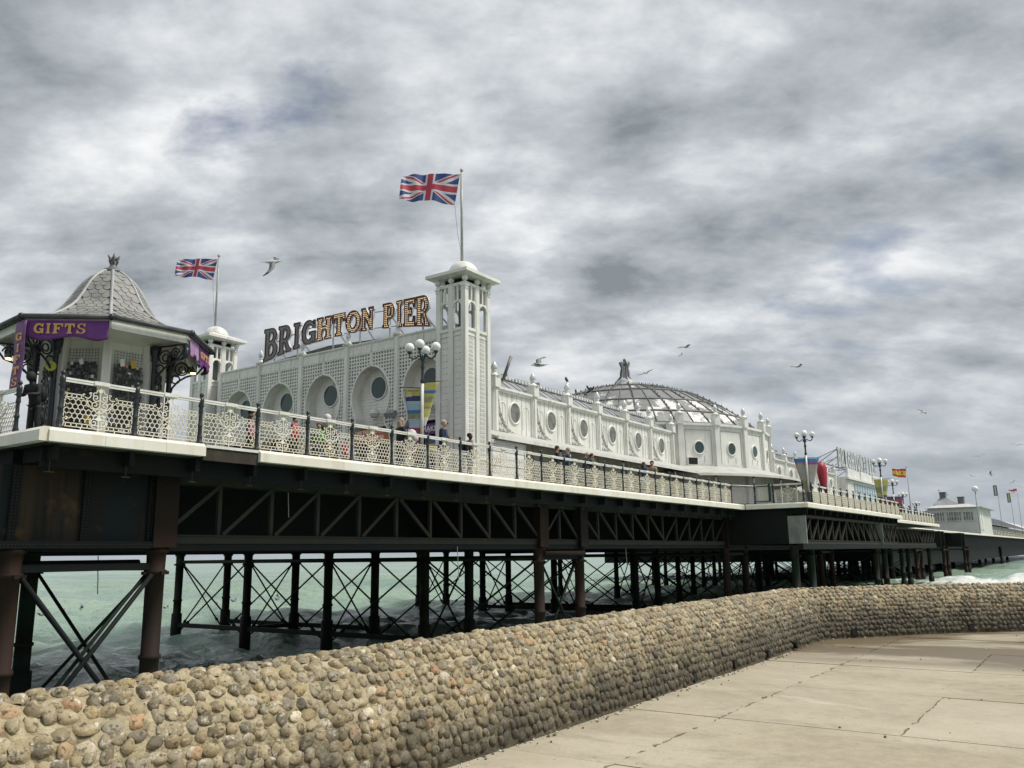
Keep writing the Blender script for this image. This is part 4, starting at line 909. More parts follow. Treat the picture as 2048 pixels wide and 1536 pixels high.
    a = MB(); a.prism([(-.05, -.1), (.05, -.1), (.05, .02), (.1, .02), (0, .13), (-.1, .02), (-.05, .02)], lambda u, v, w: (FX+.065-w, yc4-1.05+u, 7.60+v), 0, .006); a.build('arrow', 'green_paint', s)
    yc5 = (BAYS[4]+BAYS[5])/2
    signboard('purple_sign', yc5-1.34, yc5+1.3, 7.22, 7.72, 'purple_cloth', [('RE TO MAKE PR', 7.46, .36, 0)], 'purple fascia board lettered in white in the arch beside the entrance tower', 'sign')
    signboard('poster_board', yc5-1.34, yc5-.05, 6.05, 7.12, 'blue_board', [('TICKETS', 6.92, .22, 0), ('HERE', 6.5, .30, 0)] if False else [], 'blue and yellow poster board under the purple fascia board', 'sign')
    yb = MB(); yb.box(FX+.062, FX+.068, yc5-1.2, yc5-.2, 6.2, 6.75); yb_o = yb.build('poster', 'yellow_paint', bpy.data.objects['poster_board'])
mat('globe_frost', (0.62, 0.62, 0.58), None, 1, 0.35)
facade()

# ------------------------------------------------------------------ entrance towers
def tower(label, yn, group):
    """yn: Y of the side nearest the camera"""
    x0, x1, y0, y1 = 29.35, 31.30, yn, yn+1.75; zb, ztop = DECK, 14.08; za, zs = 11.92, 13.2   # sill and slot levels
    T = thing('entrance_tower', label, 'tower', ((x0+x1)/2, (y0+y1)/2, DECK), group)
    cx, cy = (x0+x1)/2, (y0+y1)/2
    c = MB(); c.box(x0+.09, x1-.09, y0+.09, y1-.09, zb, 11.80); c.build('core', 'white_paint', T)
    pw = .14
    for px, py in ((x0, y0), (x1, y0), (x0, y1), (x1, y1)):
        p = MB(); sx = 1 if px == x0 else -1; sy = 1 if py == y0 else -1
        p.box(min(px, px+sx*.24), max(px, px+sx*.24), min(py, py+sy*.24), max(py, py+sy*.24), zb, ztop)
        p.obox((px+sx*.1, py+sy*.1, ztop-.18), (.14, 0, 0), (0, .14, 0), (0, 0, .05)); p.obox((px+sx*.1, py+sy*.1, ztop-.32), (.125, 0, 0), (0, .125, 0), (0, 0, .03)); p.build('corner_pilaster', 'white_paint', T)
    def face(fn, width, style):
        """fn(u, z, w): u 0..width along the face, w outwards"""
        a0, mid, a1 = .24, width/2, width-.24
        m = MB()
        def bx(u0, u1, z0, z1, w0, w1, mm=m, mi=0):
            q = [fn(u, z, w) for w in (w0, w1) for z in (z0, z1) for u in (u0, u1)]
            mm.add(q, [(0, 1, 3, 2), (5, 4, 6, 7), (4, 5, 1, 0), (2, 3, 7, 6), (0, 2, 6, 4), (1, 5, 7, 3)], mi)
        bx(mid-.12, mid+.12, zb, ztop, -.12, -.01)
        for u0, u1 in ((a0, mid-.12), (mid+.12, a1)):
            bx(u0, u1, 11.78, za, -.14, -.03); bx(u0, u1, 13.94, ztop, -.14, -.03)
            um = (u0+u1)/2; hw = (u1-u0)/2
            # arch plate between the opening and the twin slots
            r = hw-.055; zc = 13.14-r
            pts = [(u0, za), (u0+.055, za), (u0+.055, zc)]+[(um-r*math.cos(t), zc+r*math.sin(t)) for t in np.linspace(0, math.pi, 11)][1:]+[(u1-.055, za), (u1, za), (u1, 13.24), (u0, 13.24)]
            m.prism(pts, lambda u, v, w: fn(u, v, w), -.13, -.035)
            ring = MB(); ring.path([fn(um-(r+.03)*math.cos(t), zc+(r+.03)*math.sin(t), -.03) for t in np.linspace(0, math.pi, 11)], .028, 5); m.v, m.f, m.m, m.s = m.v, m.f, m.m, m.s
            m.add(ring.v, ring.f)
            bx(u0, u0+.06, 13.22, 13.96, -.13, -.04); bx(u1-.06, u1, 13.22, 13.96, -.13, -.04); bx(um-.045, um+.045, 13.22, 13.96, -.13, -.04)
            bx(u0, u1, 11.55, 11.60, -.12, -.05); bx(u0, u1, 5.85, 5.90, -.12, -.05)
        m.build('belfry_face', 'white_paint', T)
        j = MB()
        for u in (a0+.004, mid+.124): bx(u, u+.014, zb+.2, 11.75, -.093, -.078, j)
        j.build('joint', 'wall_joint', T)
        t = MB()
        for u0, u1 in ((a0, mid-.12), (mid+.12, a1)):
            um = (u0+u1)/2
            z = 4.7
            while z < 11.5:
                if not (5.75 < z < 5.98):
                    if style == 'rosette':
                        for du in (-.095, .095):
                            for dz in (-.038, .038):
                                for d2 in (-.04, .04): bx(um+du+d2-.028, um+du+d2+.028, z+dz-.028, z+dz+.028, -.093, -.066, t)
                    else:
                        for du in (-.10, .10): bx(um+du-.06, um+du+.06, z-.012, z+.012, -.093, -.086, t, 1)
                z += .205 if style == 'rosette' else .30
        o = t.build('relief', ['white_clean', 'wall_joint'], T); o['kind'] = 'stuff'
    wx, wy = x1-x0, y1-y0
    face(lambda u, z, w: (x0+u, y0-w-.0, z), wx, 'rosette'); face(lambda u, z, w: (x0-w, y1-u, z), wy, 'dash')
    face(lambda u, z, w: (x1-u, y1+w, z), wx, 'rosette'); face(lambda u, z, w: (x1+w, y0+u, z), wy, 'dash')
    fl = MB(); fl.box(x0+.1, x1-.1, y0+.1, y1-.1, 13.96, 14.10); fl.build('loft', 'white_paint', T)
    ifl = MB(); ifl.box(x0+.14, x1-.14, y0+.14, y1-.14, 11.80, 11.84); ifl.box(cx-.16, cx+.16, cy-.16, cy+.16, 11.84, 13.97); ifl.build('belfry_shade_core', 'lead_dark', T)  # dark floor and post put the belfry's inner shade into the colour
    # balls carrying the cap
    for fx in (0, .5, 1):
        for fy in (0, .5, 1):
            if fx == .5 and fy == .5: continue
            b = MB(); b.ball((x0+.06+(wx-.12)*fx, y0+.06+(wy-.12)*fy, ztop+.16), .15, 12); b.build('ball', 'white_paint', T)
    n = MB(); n.box(x0+.3, x1-.3, y0+.3, y1-.3, ztop, ztop+.34); n.build('neck', 'shade_black', T)
    ov = .37; k = MB(); z0 = ztop+.29
    k.add([(x0-ov, y0-ov, z0+.07), (x1+ov, y0-ov, z0+.07), (x1+ov, y1+ov, z0+.07), (x0-ov, y1+ov, z0+.07), (x0-ov, y0-ov, z0+.22), (x1+ov, y0-ov, z0+.22), (x1+ov, y1+ov, z0+.22), (x0-ov, y1+ov, z0+.22),
           (x0, y0, z0), (x1, y0, z0), (x1, y1, z0), (x0, y1, z0), (cx-.5, cy-.5, z0+.52), (cx+.5, cy-.5, z0+.52), (cx+.5, cy+.5, z0+.52), (cx-.5, cy+.5, z0+.52)],
          [(0, 1, 5, 4), (1, 2, 6, 5), (2, 3, 7, 6), (3, 0, 4, 7), (8, 9, 1, 0), (9, 10, 2, 1), (10, 11, 3, 2), (11, 8, 0, 3), (11, 10, 9, 8), (4, 5, 13, 12), (5, 6, 14, 13), (6, 7, 15, 14), (7, 4, 12, 15), (12, 13, 14, 15)])
    k.build('cap', 'white_paint', T)
    d = MB(); d.lathe([(.74*math.cos(t), z0+.40+.66*math.sin(t)) for t in np.linspace(0, math.pi/2, 9)], (cx, cy, 0), 24); d.build('cupola', 'white_paint', T)
    # flagpole and flag are things of their own
    return cx, cy, z0+1.0
def union_colour(u, v):
    """u 0..1 from the hoist, v 0..1 upwards, 2:1 flag; 0 blue 1 white 2 red"""
    x = u*60; y = v*30; cx, cy = 30, 15
    if abs(x-cx) < 3 or abs(y-cy) < 3: return 2
    if abs(x-cx) < 5 or abs(y-cy) < 5: return 1
    for s in (1, -1):
        d = ((x-cx)*.5*s-(y-cy))/math.hypot(.5, 1)
        if abs(d) < 3:
            # counterchanged red saltire
            side = d if (x-cx) < 0 else -d
            side *= s
            if 0 < side < 2: return 2
            return 1
    return 0
def spain_colour(u, v):
    if abs(u-.28) < .055 and abs(v-.5) < .11: return 2
    return 2 if v < .25 or v > .75 else 3
def flag(label, base, top, length, height, pole_r, colour, wind, droop, seed, rope=True, attach=.12, nu=120, nv=60, poletop=.09):
    base = Vector(base); top = Vector(top)
    P = thing('flagpole', 'slim grey flagpole '+label[0], 'flagpole', base)
    m = MB(); m.path([base, base.lerp(top, .5), top], [pole_r, pole_r*.85, pole_r*.6], 10); m.build('pole', 'pole_paint', P)
    b = MB(); b.lathe([(0.01, -.02), (poletop*.7, .02), (poletop, .09), (poletop*.6, .16), (.01, .22)], top, 8); b.build('truck', 'pole_paint', P)
    wind = Vector(wind).normalized(); rnd = random.Random(seed); ph = rnd.uniform(0, 6)
    h0 = top-V(0, 0, attach)+wind*pole_r; side = wind.cross(V(0, 0, 1))
    G = []
    for i in range(nu+1):
        u = i/nu; row = []
        for j in range(nv+1):
            v = j/nv; w = .085*length*u*math.sin(2*math.pi*(1.55*u+.18*v)+ph)+.03*length*u*math.sin(2*math.pi*(3.6*u-.5*v)+ph*2)
            sag = droop*length*(u*u*.3)+.045*length*math.sin(2*math.pi*(1.1*u)+ph)*u+.22*height*(1-v)*(1-u)*.0
            lean = (1-v)*height*.16*(1-u*.6)
            pt = h0+wind*(u*length*.93+lean)+V(0, 0, -(1-v)*height*(1-.12*u)+.12*length*u*(1-v)*.55-sag)+side*w
            row.append(pt)
        G.append(row)
    f = MB(); vs = [p for r in G for p in r]; k = nv+1; base_i = len(f.v); f.v.extend([tuple(p) for p in vs])
    for i in range(nu):
        for j in range(nv):
            f.f.append((i*k+j, (i+1)*k+j, (i+1)*k+j+1, i*k+j+1)); f.m.append(colour((i+.5)/nu, (j+.5)/nv)); f.s.append(True)
    o = f.build('flag', ['flag_blue', 'flag_white', 'flag_red', 'flag_yellow']); tag(o, label[1], 'flag')
    if rope:
        r = MB(); lo = G[0][0]; r.path([h0+V(0, 0, .02), h0-wind*pole_r+V(0, 0, -.05)], .008, 4); r.path([lo, lo.lerp(base+V(0, 0, .3), .5)+wind*.05, base+V(0, 0, .35)], .009, 4); r.path([h0, base+V(0, 0, .3)+wind*.03], .007, 4); r.build('halyard', 'cobweb_grey', P)
T1 = tower('white square belfry tower of the entrance, beside the first hall', 23.0, 'entrance towers')
T2 = tower('white square belfry tower of the entrance, behind the slate roofed kiosk', 42.1, 'entrance towers')
flag(('on the entrance tower beside the first hall', 'union flag flying over the entrance tower beside the hall'), (T1[0]-.1, T1[1], T1[2]-.1), (T1[0]-.12, T1[1], 20.05), 3.05, 1.62, .075, union_colour, (-.62, .78, 0), .10, 3)
flag(('on the entrance tower behind the kiosk', 'union flag flying over the entrance tower behind the kiosk'), (T2[0]-.1, T2[1], T2[2]-.1), (T2[0]-.12, T2[1], 19.85), 2.55, 1.36, .065, union_colour, (-.62, .78, 0), .05, 8)
flag(('beside the striped stall on the far stage', 'red and yellow striped flag on a pole on the far stage'), (100, 17.3, DECK), (100, 17.3, 10.3), 1.62, 1.0, .05, spain_colour, (-.62, .78, 0), .02, 5, rope=False, nu=60, nv=32)

# ------------------------------------------------------------------ roof sign
def glyphs():
    """slab serif capitals in a unit box: list of (outline, holes)"""
    s = .27; f = .10     # stem width, serif height
    def arc(cx, cy, rx, ry, a0, a1, n=10): return [(cx+rx*math.cos(math.radians(a0+(a1-a0)*i/n)), cy+ry*math.sin(math.radians(a0+(a1-a0)*i/n))) for i in range(n+1)]
    G = {}
    G['I'] = ([(.12, 0), (.88, 0), (.88, f), (.70, .16), (.70, .84), (.88, 1-f), (.88, 1), (.12, 1), (.12, 1-f), (.30, .84), (.30, .16), (.12, f)], [])
    G['B'] = ([(0, 0), (.58, 0)]+arc(.58, .28, .40, .28, -90, 60)+[(.72, .545)]+arc(.56, .77, .34, .23, -45, 90)+[(0, 1), (0, 1-f), (.10, .86), (.10, .14), (0, f)],
              [[(.38, .14), (.38, .47)]+arc(.54, .305, .14, .165, 90, -90, 6), [(.38, .60), (.38, .87)]+arc(.52, .735, .13, .135, 90, -90, 6)])
    leg = [(.66, .46), (.90, .14), (1.0, f), (1.0, 0), (.64, 0), (.64, f), (.52, .38), (.38, .40), (.38, .14), (.50, f), (.50, 0), (0, 0), (0, f), (.10, .14), (.10, .86), (0, 1-f), (0, 1), (.55, 1)]
    G['R'] = (leg+arc(.56, .73, .36, .27, 90, -60), [[(.38, .53), (.38, .86)]+arc(.52, .695, .13, .165, 90, -90, 6)])
    G['P'] = ([(0, 0), (.52, 0), (.52, f), (.40, .14), (.40, .36), (.56, .36)]+arc(.56, .68, .38, .32, -90, 90)+[(0, 1), (0, 1-f), (.10, .86), (.10, .14), (0, f)], [[(.40, .50), (.40, .86)]+arc(.52, .68, .14, .18, 90, -90, 6)])
    G['H'] = ([(0, 0), (.44, 0), (.44, f), (.36, .14), (.36, .42), (.64, .42), (.64, .14), (.56, f), (.56, 0), (1, 0), (1, f), (.92, .14), (.92, .86), (1, 1-f), (1, 1), (.56, 1), (.56, 1-f), (.64, .86), (.64, .60), (.36, .60), (.36, .86), (.44, 1-f), (.44, 1), (0, 1), (0, 1-f), (.08, .86), (.08, .14), (0, f)], [])
    G['T'] = ([(.24, 0), (.76, 0), (.76, f), (.645, .15), (.645, .83), (.80, .82), (.86, .62), (1, .62), (1, 1), (0, 1), (0, .62), (.14, .62), (.20, .82), (.355, .83), (.355, .15), (.24, f)], [])
    G['O'] = (arc(.5, .5, .5, .5, 0, 360, 28)[:-1], [arc(.5, .5, .22, .30, 0, 360, 18)[:-1]])
    G['N'] = ([(0, 0), (.42, 0), (.42, f), (.30, .14), (.30, .60), (.74, 0), (.92, 0), (.92, .86), (1, 1-f), (1, 1), (.60, 1), (.60, 1-f), (.70, .86), (.70, .46), (.32, 1), (0, 1), (0, 1-f), (.09, .86), (.09, .14), (0, f)], [])
    G['E'] = ([(0, 0), (1, 0), (1, .36), (.88, .36), (.80, .17), (.40, .17), (.40, .43), (.56, .43), (.58, .36), (.68, .36), (.68, .68), (.58, .68), (.56, .60), (.40, .60), (.40, .83), (.80, .83), (.88, .66), (1, .66), (1, 1), (0, 1), (0, 1-f), (.10, .86), (.10, .14), (0, f)], [])
    G['G'] = (arc(.5, .5, .5, .5, 38, 298, 26)+[(.80, .06), (.80, 0), (.98, 0), (.98, .50), (.54, .50), (.54, .38), (.70, .36), (.70, .25)]+arc(.52, .5, .25, .32, 300, 62, 14)+[(.78, .70), (.78, .64), (.95, .64), (.95, .98), (.84, .98), (.80, .90)], [])
    G['F'] = ([(0, 0), (.52, 0), (.52, f), (.40, .14), (.40, .43), (.56, .43), (.58, .34), (.68, .34), (.68, .70), (.58, .70), (.56, .60), (.40, .60), (.40, .85), (.80, .85), (.88, .66), (1, .66), (1, 1), (0, 1), (0, 1-f), (.12, .86), (.12, .14), (0, f)], [])
    G['S'] = ([(.06, .0), (.16, .0), (.20, .06)]+arc(.50, .27, .44, .27, -110, 50, 9)+[(.42, .58), (.32, .66), (.30, .76), (.38, .88), (.52, .92), (.68, .86), (.78, .68), (.88, .68), (.88, 1.0), (.79, 1.0), (.75, .95)]+arc(.50, .74, .42, .26, 70, 215, 9)+[(.24, .52), (.60, .40), (.68, .28), (.62, .13), (.48, .08), (.30, .14), (.18, .34), (.06, .34)], [])
    return G
GL = glyphs()
def serif_text(txt, h, ww, gap, mt, depth=.005):
    m = MB(); n = len(txt); tw = sum((.55 if c == 'I' else 1)*ww for c in txt)+gap*(n-1); x = -tw/2
    for c in txt:
        w = (.55 if c == 'I' else 1)*ww; outl, holes = GL[c]; m.prism(outl, lambda u, v, q: (x+u*w, (v-.5)*h, q), 0, depth, 0, None, holes); x += w+gap
    return m.mesh('lettering', mt)
def inside(p, poly):
    c = False; x, y = p
    for (x0, y0), (x1, y1) in zip(poly, poly[1:]+poly[:1]):
        if (y0 > y) != (y1 > y) and x < (x1-x0)*(y-y0)/(y1-y0)+x0: c = not c
    return c
def roof_sign():
    y_of = lambda cpx: None
    S_ = thing('roof_sign', 'arched roof sign reading BRIGHTON PIER in bulb studded slab letters', 'sign', (30, 32, 12.3))
    # letter spans along the front (Y from, to), measured off the letters
    spans = [('B', 37.98, 36.75), ('R', 36.72, 35.60), ('I', 35.45, 34.72), ('G', 34.62, 33.42), ('H', 33.28, 32.02), ('T', 31.88, 30.78), ('O', 30.72, 29.48), ('N', 29.42, 28.38), ('P', 27.62, 26.62), ('I', 26.60, 25.95), ('E', 25.92, 24.98), ('R', 24.92, 23.80)]
    spans = [('B', 37.98, 36.62), ('R', 36.55, 35.32), ('I', 35.18, 34.40), ('G', 34.30, 33.02), ('H', 32.92, 31.62), ('T', 31.52, 30.40), ('O', 30.34, 29.10), ('N', 29.02, 28.02), ('P', 27.25, 26.30), ('I', 26.22, 25.66), ('E', 25.60, 24.74), ('R', 24.66, 23.66)]
    # rescale so the last R ends beside the tower as in the photo
    a0, a1 = 37.98, 23.66; b0, b1 = 38.0, 25.72
    sx = FX-.0
    zb = lambda y: 13.02-.60*((y-31.7)/6.3)**2
    ztp = lambda y: 14.20+.02*(y-31.7)
    for ch, ya, yb in spans:
        ya = b0+(ya-a0)*(b1-b0)/(a1-a0); yb = b0+(yb-a0)*(b1-b0)/(a1-a0)
        lit = not (ya > 34.0)
        outl, holes = GL[ch]
        def fn(u, v, w, ya=ya, yb=yb): y = ya+(yb-ya)*u; return (sx-w, y, zb(y)+(ztp(y)-zb(y))*v)
        def dens(l, n=2): return [((1-t)*a[0]+t*b[0], (1-t)*a[1]+t*b[1]) for a, b in zip(l, l[1:]+l[:1]) for t in np.linspace(0, 1, n+1)[:-1]]
        m = MB(); m.prism(dens(outl), fn, -.16, .0, 0, 1, [dens(h) for h in holes]); L = m.build('letter', ['sign_face' if lit else 'sign_face_unlit', 'sign_return'], S_)
        e = MB()
        for l in [outl]+holes: e.path([fn(u, v, .012) for u, v in dens(l, 1)], .034, 4, closed=True, smooth=False)
        e.build('border', 'sign_border', L)
        b = MB(); W_ = abs(yb-ya); Hh = ztp(ya)-zb(ya); st = .098
        v = .06
        while v < 1:
            u = .05
            while u < 1:
                ok = all(inside((u+du, v+dv), outl) and not any(inside((u+du, v+dv), h) for h in holes) for du, dv in ((-.05/W_, 0), (.05/W_, 0), (0, -.05/Hh), (0, .05/Hh)))
                if ok: b.add([Vector(fn(u, v, .0))+Vector(q) for q in ((0, .026, 0), (0, 0, .026), (0, -.026, 0), (0, 0, -.026), (-.03, 0, 0))], [(0, 1, 4), (1, 2, 4), (2, 3, 4), (3, 0, 4)], 0, True)
                u += st/W_
            v += st/Hh
        if b.f: o = b.build('bulbs', 'bulb_lit' if lit else 'bulb_off', L); o['kind'] = 'stuff'
    for y in (37.3, 35.4, 32.6, 30.6, 28.5, 26.3, 25.4):
        s = MB(); s.bar((sx+.22, y, 12.25), (sx+.22, y, zb(y)+.9), .06); s.build('upright', 'galv_steel', S_)
        s = MB(); s.bar((sx+.24, y, zb(y)+.75), (sx+1.9, y, 12.25), .055); s.build('stay', 'galv_steel', S_)
    for dz in (.10, .95):
        r = MB(); r.path([(sx+.18, y, zb(y)+dz) for y in np.linspace(37.9, 25.8, 14)], .03, 5); r.build('rail', 'galv_steel', S_)
roof_sign()

# ------------------------------------------------------------------ side halls with portholes
def bracket_mesh():
    """curved lacy bracket: local u along the wall (+X), z up; origin at its foot on the wall line"""
    m = MB(); n = 12
    cur = [(1.42*(1-math.cos(t))*1.0, 1.75*(1-math.sin(t))) for t in np.linspace(0, math.pi/2, n)]
    m.path([(u, -.10, z) for u, z in cur], .032, 5); P = []
    m.add([(u, -.05, z) for u, z in cur]+[(0, -.05, 0)], [(i, i+1, n) for i in range(n-1)])
    return m.mesh('bracket', 'lace_white')
mat('lace_white', (0.62, 0.62, 0.58), (0.25, 0.25, 0.24), 7, 0.6, lo=.47, hi=.56, objc=True)
BRACKET = None
def hall(name, label, xs, Y=25.0, ze=10.02, zc=7.78, roof_to=29.5, booth=False, canopy=True, xc0=None, xc1=None):
    global BRACKET
    if BRACKET is None: BRACKET = bracket_mesh()
    H = thing(name, label, 'building', (xs[0], Y, DECK)); x0, x1 = xs[0], xs[-1]
    w = MB(); w.box(x0, x1, Y+.02, Y+.3, DECK, ze); w.build('wall', 'white_paint', H)
    ev = MB(); ev.box(x0, x1, Y-.16, Y+.3, ze-.02, ze+.10); ev.box(x0, x1, Y-.10, Y+.02, ze-.12, ze-.02); ev.build('eaves', 'white_clean', H)
    for a, b in zip(xs, xs[1:]):
        c = (a+b)/2; st = (b-a-.5)/7
        for k in range(1, 7):
            x = a+.25+st*k
            if abs(x-c) < .3: 
                j = MB(); j.box(x-.011, x+.011, Y+.008, Y+.02, 9.55, ze-.1)
            else: j = MB(); j.box(x-.011, x+.011, Y+.008, Y+.02, zc+.05, ze-.1)
            j.build('board_joint', 'wall_joint', H)
        for s in (-1, 1):
            u = c+s*1.08; ar = MB(); r = .30
            ar.path([(u-r, Y+.015, 8.1), (u-r, Y+.015, 9.05)]+[(u-r*math.cos(t), Y+.015, 9.05+.34*math.sin(t)) for t in np.linspace(0, math.pi, 9)][1:]+[(u+r, Y+.015, 8.1)], .026, 4, smooth=False); ar.build('blind_arch', 'white_clean', H)
        ring = MB(); pts = np.linspace(0, 2*math.pi, 29)[:-1]
        ring.path([(c+.50*math.cos(t), Y-.005, 8.91+.56*math.sin(t)) for t in pts], .055, 6, closed=True); wi = ring.build('window', 'white_clean', H)
        gl = MB(); gl.prism([(.48*math.cos(t), .54*math.sin(t)) for t in pts], lambda u, v, q: (c+u, Y-q, 8.91+v), -.02, .012); gl.build('pane', 'glass_hall', wi)
        inst('bracket', BRACKET, H, (a+.26, Y+.02, zc+.06))
    for x in xs:
        p = MB(); p.box(x-.17, x+.17, Y-.12, Y+.3, DECK, ze+.02); p.box(x-.09, x+.09, Y-.17, Y-.12, zc, ze-.1); p.box(x-.24, x-.18, Y-.07, Y+.05, zc, ze-.1); p.box(x+.18, x+.24, Y-.07, Y+.05, zc, ze-.1); p.box(x-.23, x+.23, Y-.24, Y+.28, ze+.02, ze+.56); p.build('pilaster', 'white_paint', H)
        finial(H, x, Y, ze+.56, True)
    # roof: curved sheet with standing seams and a raised ridge vent
    prof = [(Y+.1, ze+.10), (Y+.7, ze+.56), (Y+1.4, ze+1.02), (Y+2.4, ze+1.42), (roof_to-.7, ze+1.70)]
    r = MB(); r.grid([[(x0, y, z), (x1, y, z)] for y, z in prof], 0, True, True); ro = r.build('roof', 'roof_sheet', H)
    bk = MB(); yb = 2*33-Y; r2 = [(66-y, z) for y, z in prof[::-1]]
    bk.grid([[(x0, y, z), (x1, y, z)] for y, z in [prof[-1]]+r2], 0, True, True); bk.box(x0, x1, yb-.3, yb, DECK, ze); bk.build('far_slope', 'roof_sheet', H)
    n = int((x1-x0)/.9)
    for i in range(n+1):
        x = x0+.05+(x1-x0-.1)*i/n; sm = MB(); sm.path([(x, y-.01, z+.02) for y, z in prof[:4]], .030, 4, smooth=False); sm.build('seam', 'lead_grey', ro)
    cr = MB(); y, z = prof[2]; cr.box(x0, x1, y-.05, y+.05, z+.02, z+.08)
    for i in range(int((x1-x0)/.32)):
        x = x0+.16+.32*i; cr.box(x-.05, x+.05, y-.03, y+.03, z+.08, z+.22, 1); cr.box(x-.09, x+.09, y-.02, y+.02, z+.20, z+.25, 1)
    cr.build('cresting', ['lead_dark', 'white_clean'], ro)
    vt = MB(); y, z = prof[4]
    k = int((x1-x0)/3.55)
    vt.box(x0, x1, y, y+1.2, z-.4, z+.30); vt.build('ridge_vent', 'roof_sheet', H)
    for i in range(k):
        a = x0+3.55*i; v = MB(); v.box(a+.5, a+2.9, y+.02, y+1.18, z+.30, z+.52); v.box(a+2.9, a+3.0, y-.06, y+1.2, z+.05, z+.66); v.build('vent_cowl', 'lead_grey', H)
    for xx in (x0, x1):
        e = MB(); pr = prof+r2; e.add([(xx, q[0], q[1]) for q in pr]+[(xx, yb, DECK), (xx, Y+.1, DECK)], [tuple(range(len(pr)+2))]); e.build('gable', 'white_paint', H)
    # pent canopy over the walk, on iron posts
    if canopy:
        xa, xb = (xc0 or x0), (xc1 or x1); ye = 22.8; zed = 6.92
        c = MB(); c.add([(xa, Y, zc+.02), (xb, Y, zc+.02), (xb, ye, zed+.10), (xa, ye, zed+.10), (xa, Y, zc-.10), (xb, Y, zc-.10), (xb, ye, zed), (xa, ye, zed)], [(0, 3, 2, 1), (4, 5, 6, 7), (3, 7, 6, 2), (0, 4, 7, 3), (1, 2, 6, 5)]); c.build('canopy', 'canopy_paint', H)
        gu = MB(); gu.box(xa, xb, ye-.08, ye, zed-.03, zed+.14); gu.build('gutter', 'white_clean', H)
        x = xa+.2 if booth else xa+1.7
        for x in ([34.05, 37.45, 41.0, 44.5, 48.1, 51.85] if booth else [81, 84.6, 88.2, 91.8, 95.4, 99]):
            p = MB(); p.lathe([(.085, DECK), (.085, DECK+.1), (.06, DECK+.15), (.055, 6.3), (.075, 6.34), (.075, 6.40), (.055, 6.43), (.055, 6.78), (.10, 6.88), (.12, 6.93)], (x, 23.05, 0), 10); po = p.build('canopy_post', 'rail_white', H)
            q = MB(); q.lathe([(.062, 6.80), (.105, 6.88), (.125, 6.925)], (x, 23.05, 0), 10); q.lathe([(.080, 6.33), (.080, 6.41)], (x, 23.05, 0), 10); q.build('post_collar', 'iron_black', po)
    # ground floor: grey shutters and doorways in the shade
    for a, b in zip(xs, xs[1:]):
        s = MB(); s.box(a+.3, b-.3, Y-.01, Y+.02, DECK+.1, 6.6); s.build('shopfront', 'shop_grey', H)
    return H
mat('canopy_paint', (0.50, 0.50, 0.46), (0.42, 0.42, 0.39), 1.2, 0.6)
mat('shop_grey', (0.42, 0.42, 0.37), (0.36, 0.36, 0.32), 0.8, 0.6)
XS1 = [34.32+3.6*i for i in range(7)]
H1 = hall('amusement_hall', 'white boarded hall with portholes and a pent canopy, between entrance tower and domed drum', XS1, booth=True, xc0=31.5, xc1=56.5)
XS2 = [78.3+3.65*i for i in range(7)]
H2 = hall('amusement_hall', 'white boarded hall with portholes beyond the domed drum, behind the red float cover', XS2)
bo = MB()
z = DECK
while z < 6.85:
    bo.add([(31.32, 22.95, z), (34.0, 22.95, z), (34.0, 22.975, min(z+.34, 6.88)), (31.32, 22.975, min(z+.34, 6.88)), (31.32, 22.99, z), (34.0, 22.99, z)], [(0, 1, 2, 3), (4, 5, 1, 0)]); z += .34
bo.box(31.32, 34.0, 22.98, 24.98, DECK, 6.88); bo.box(33.95, 34.03, 22.93, 23.01, DECK, 6.9)
bt = bo.build('boarded_booth', 'white_clean'); tag(bt, 'small white boarded booth under the canopy beside the entrance tower', 'booth')
ck = MB(); ck.tube((36.6, 26.1, 10.9), (37.0, 25.8, 12.3), .09, n=10); ck.build('flue_pipe', 'lead_dark', H1)

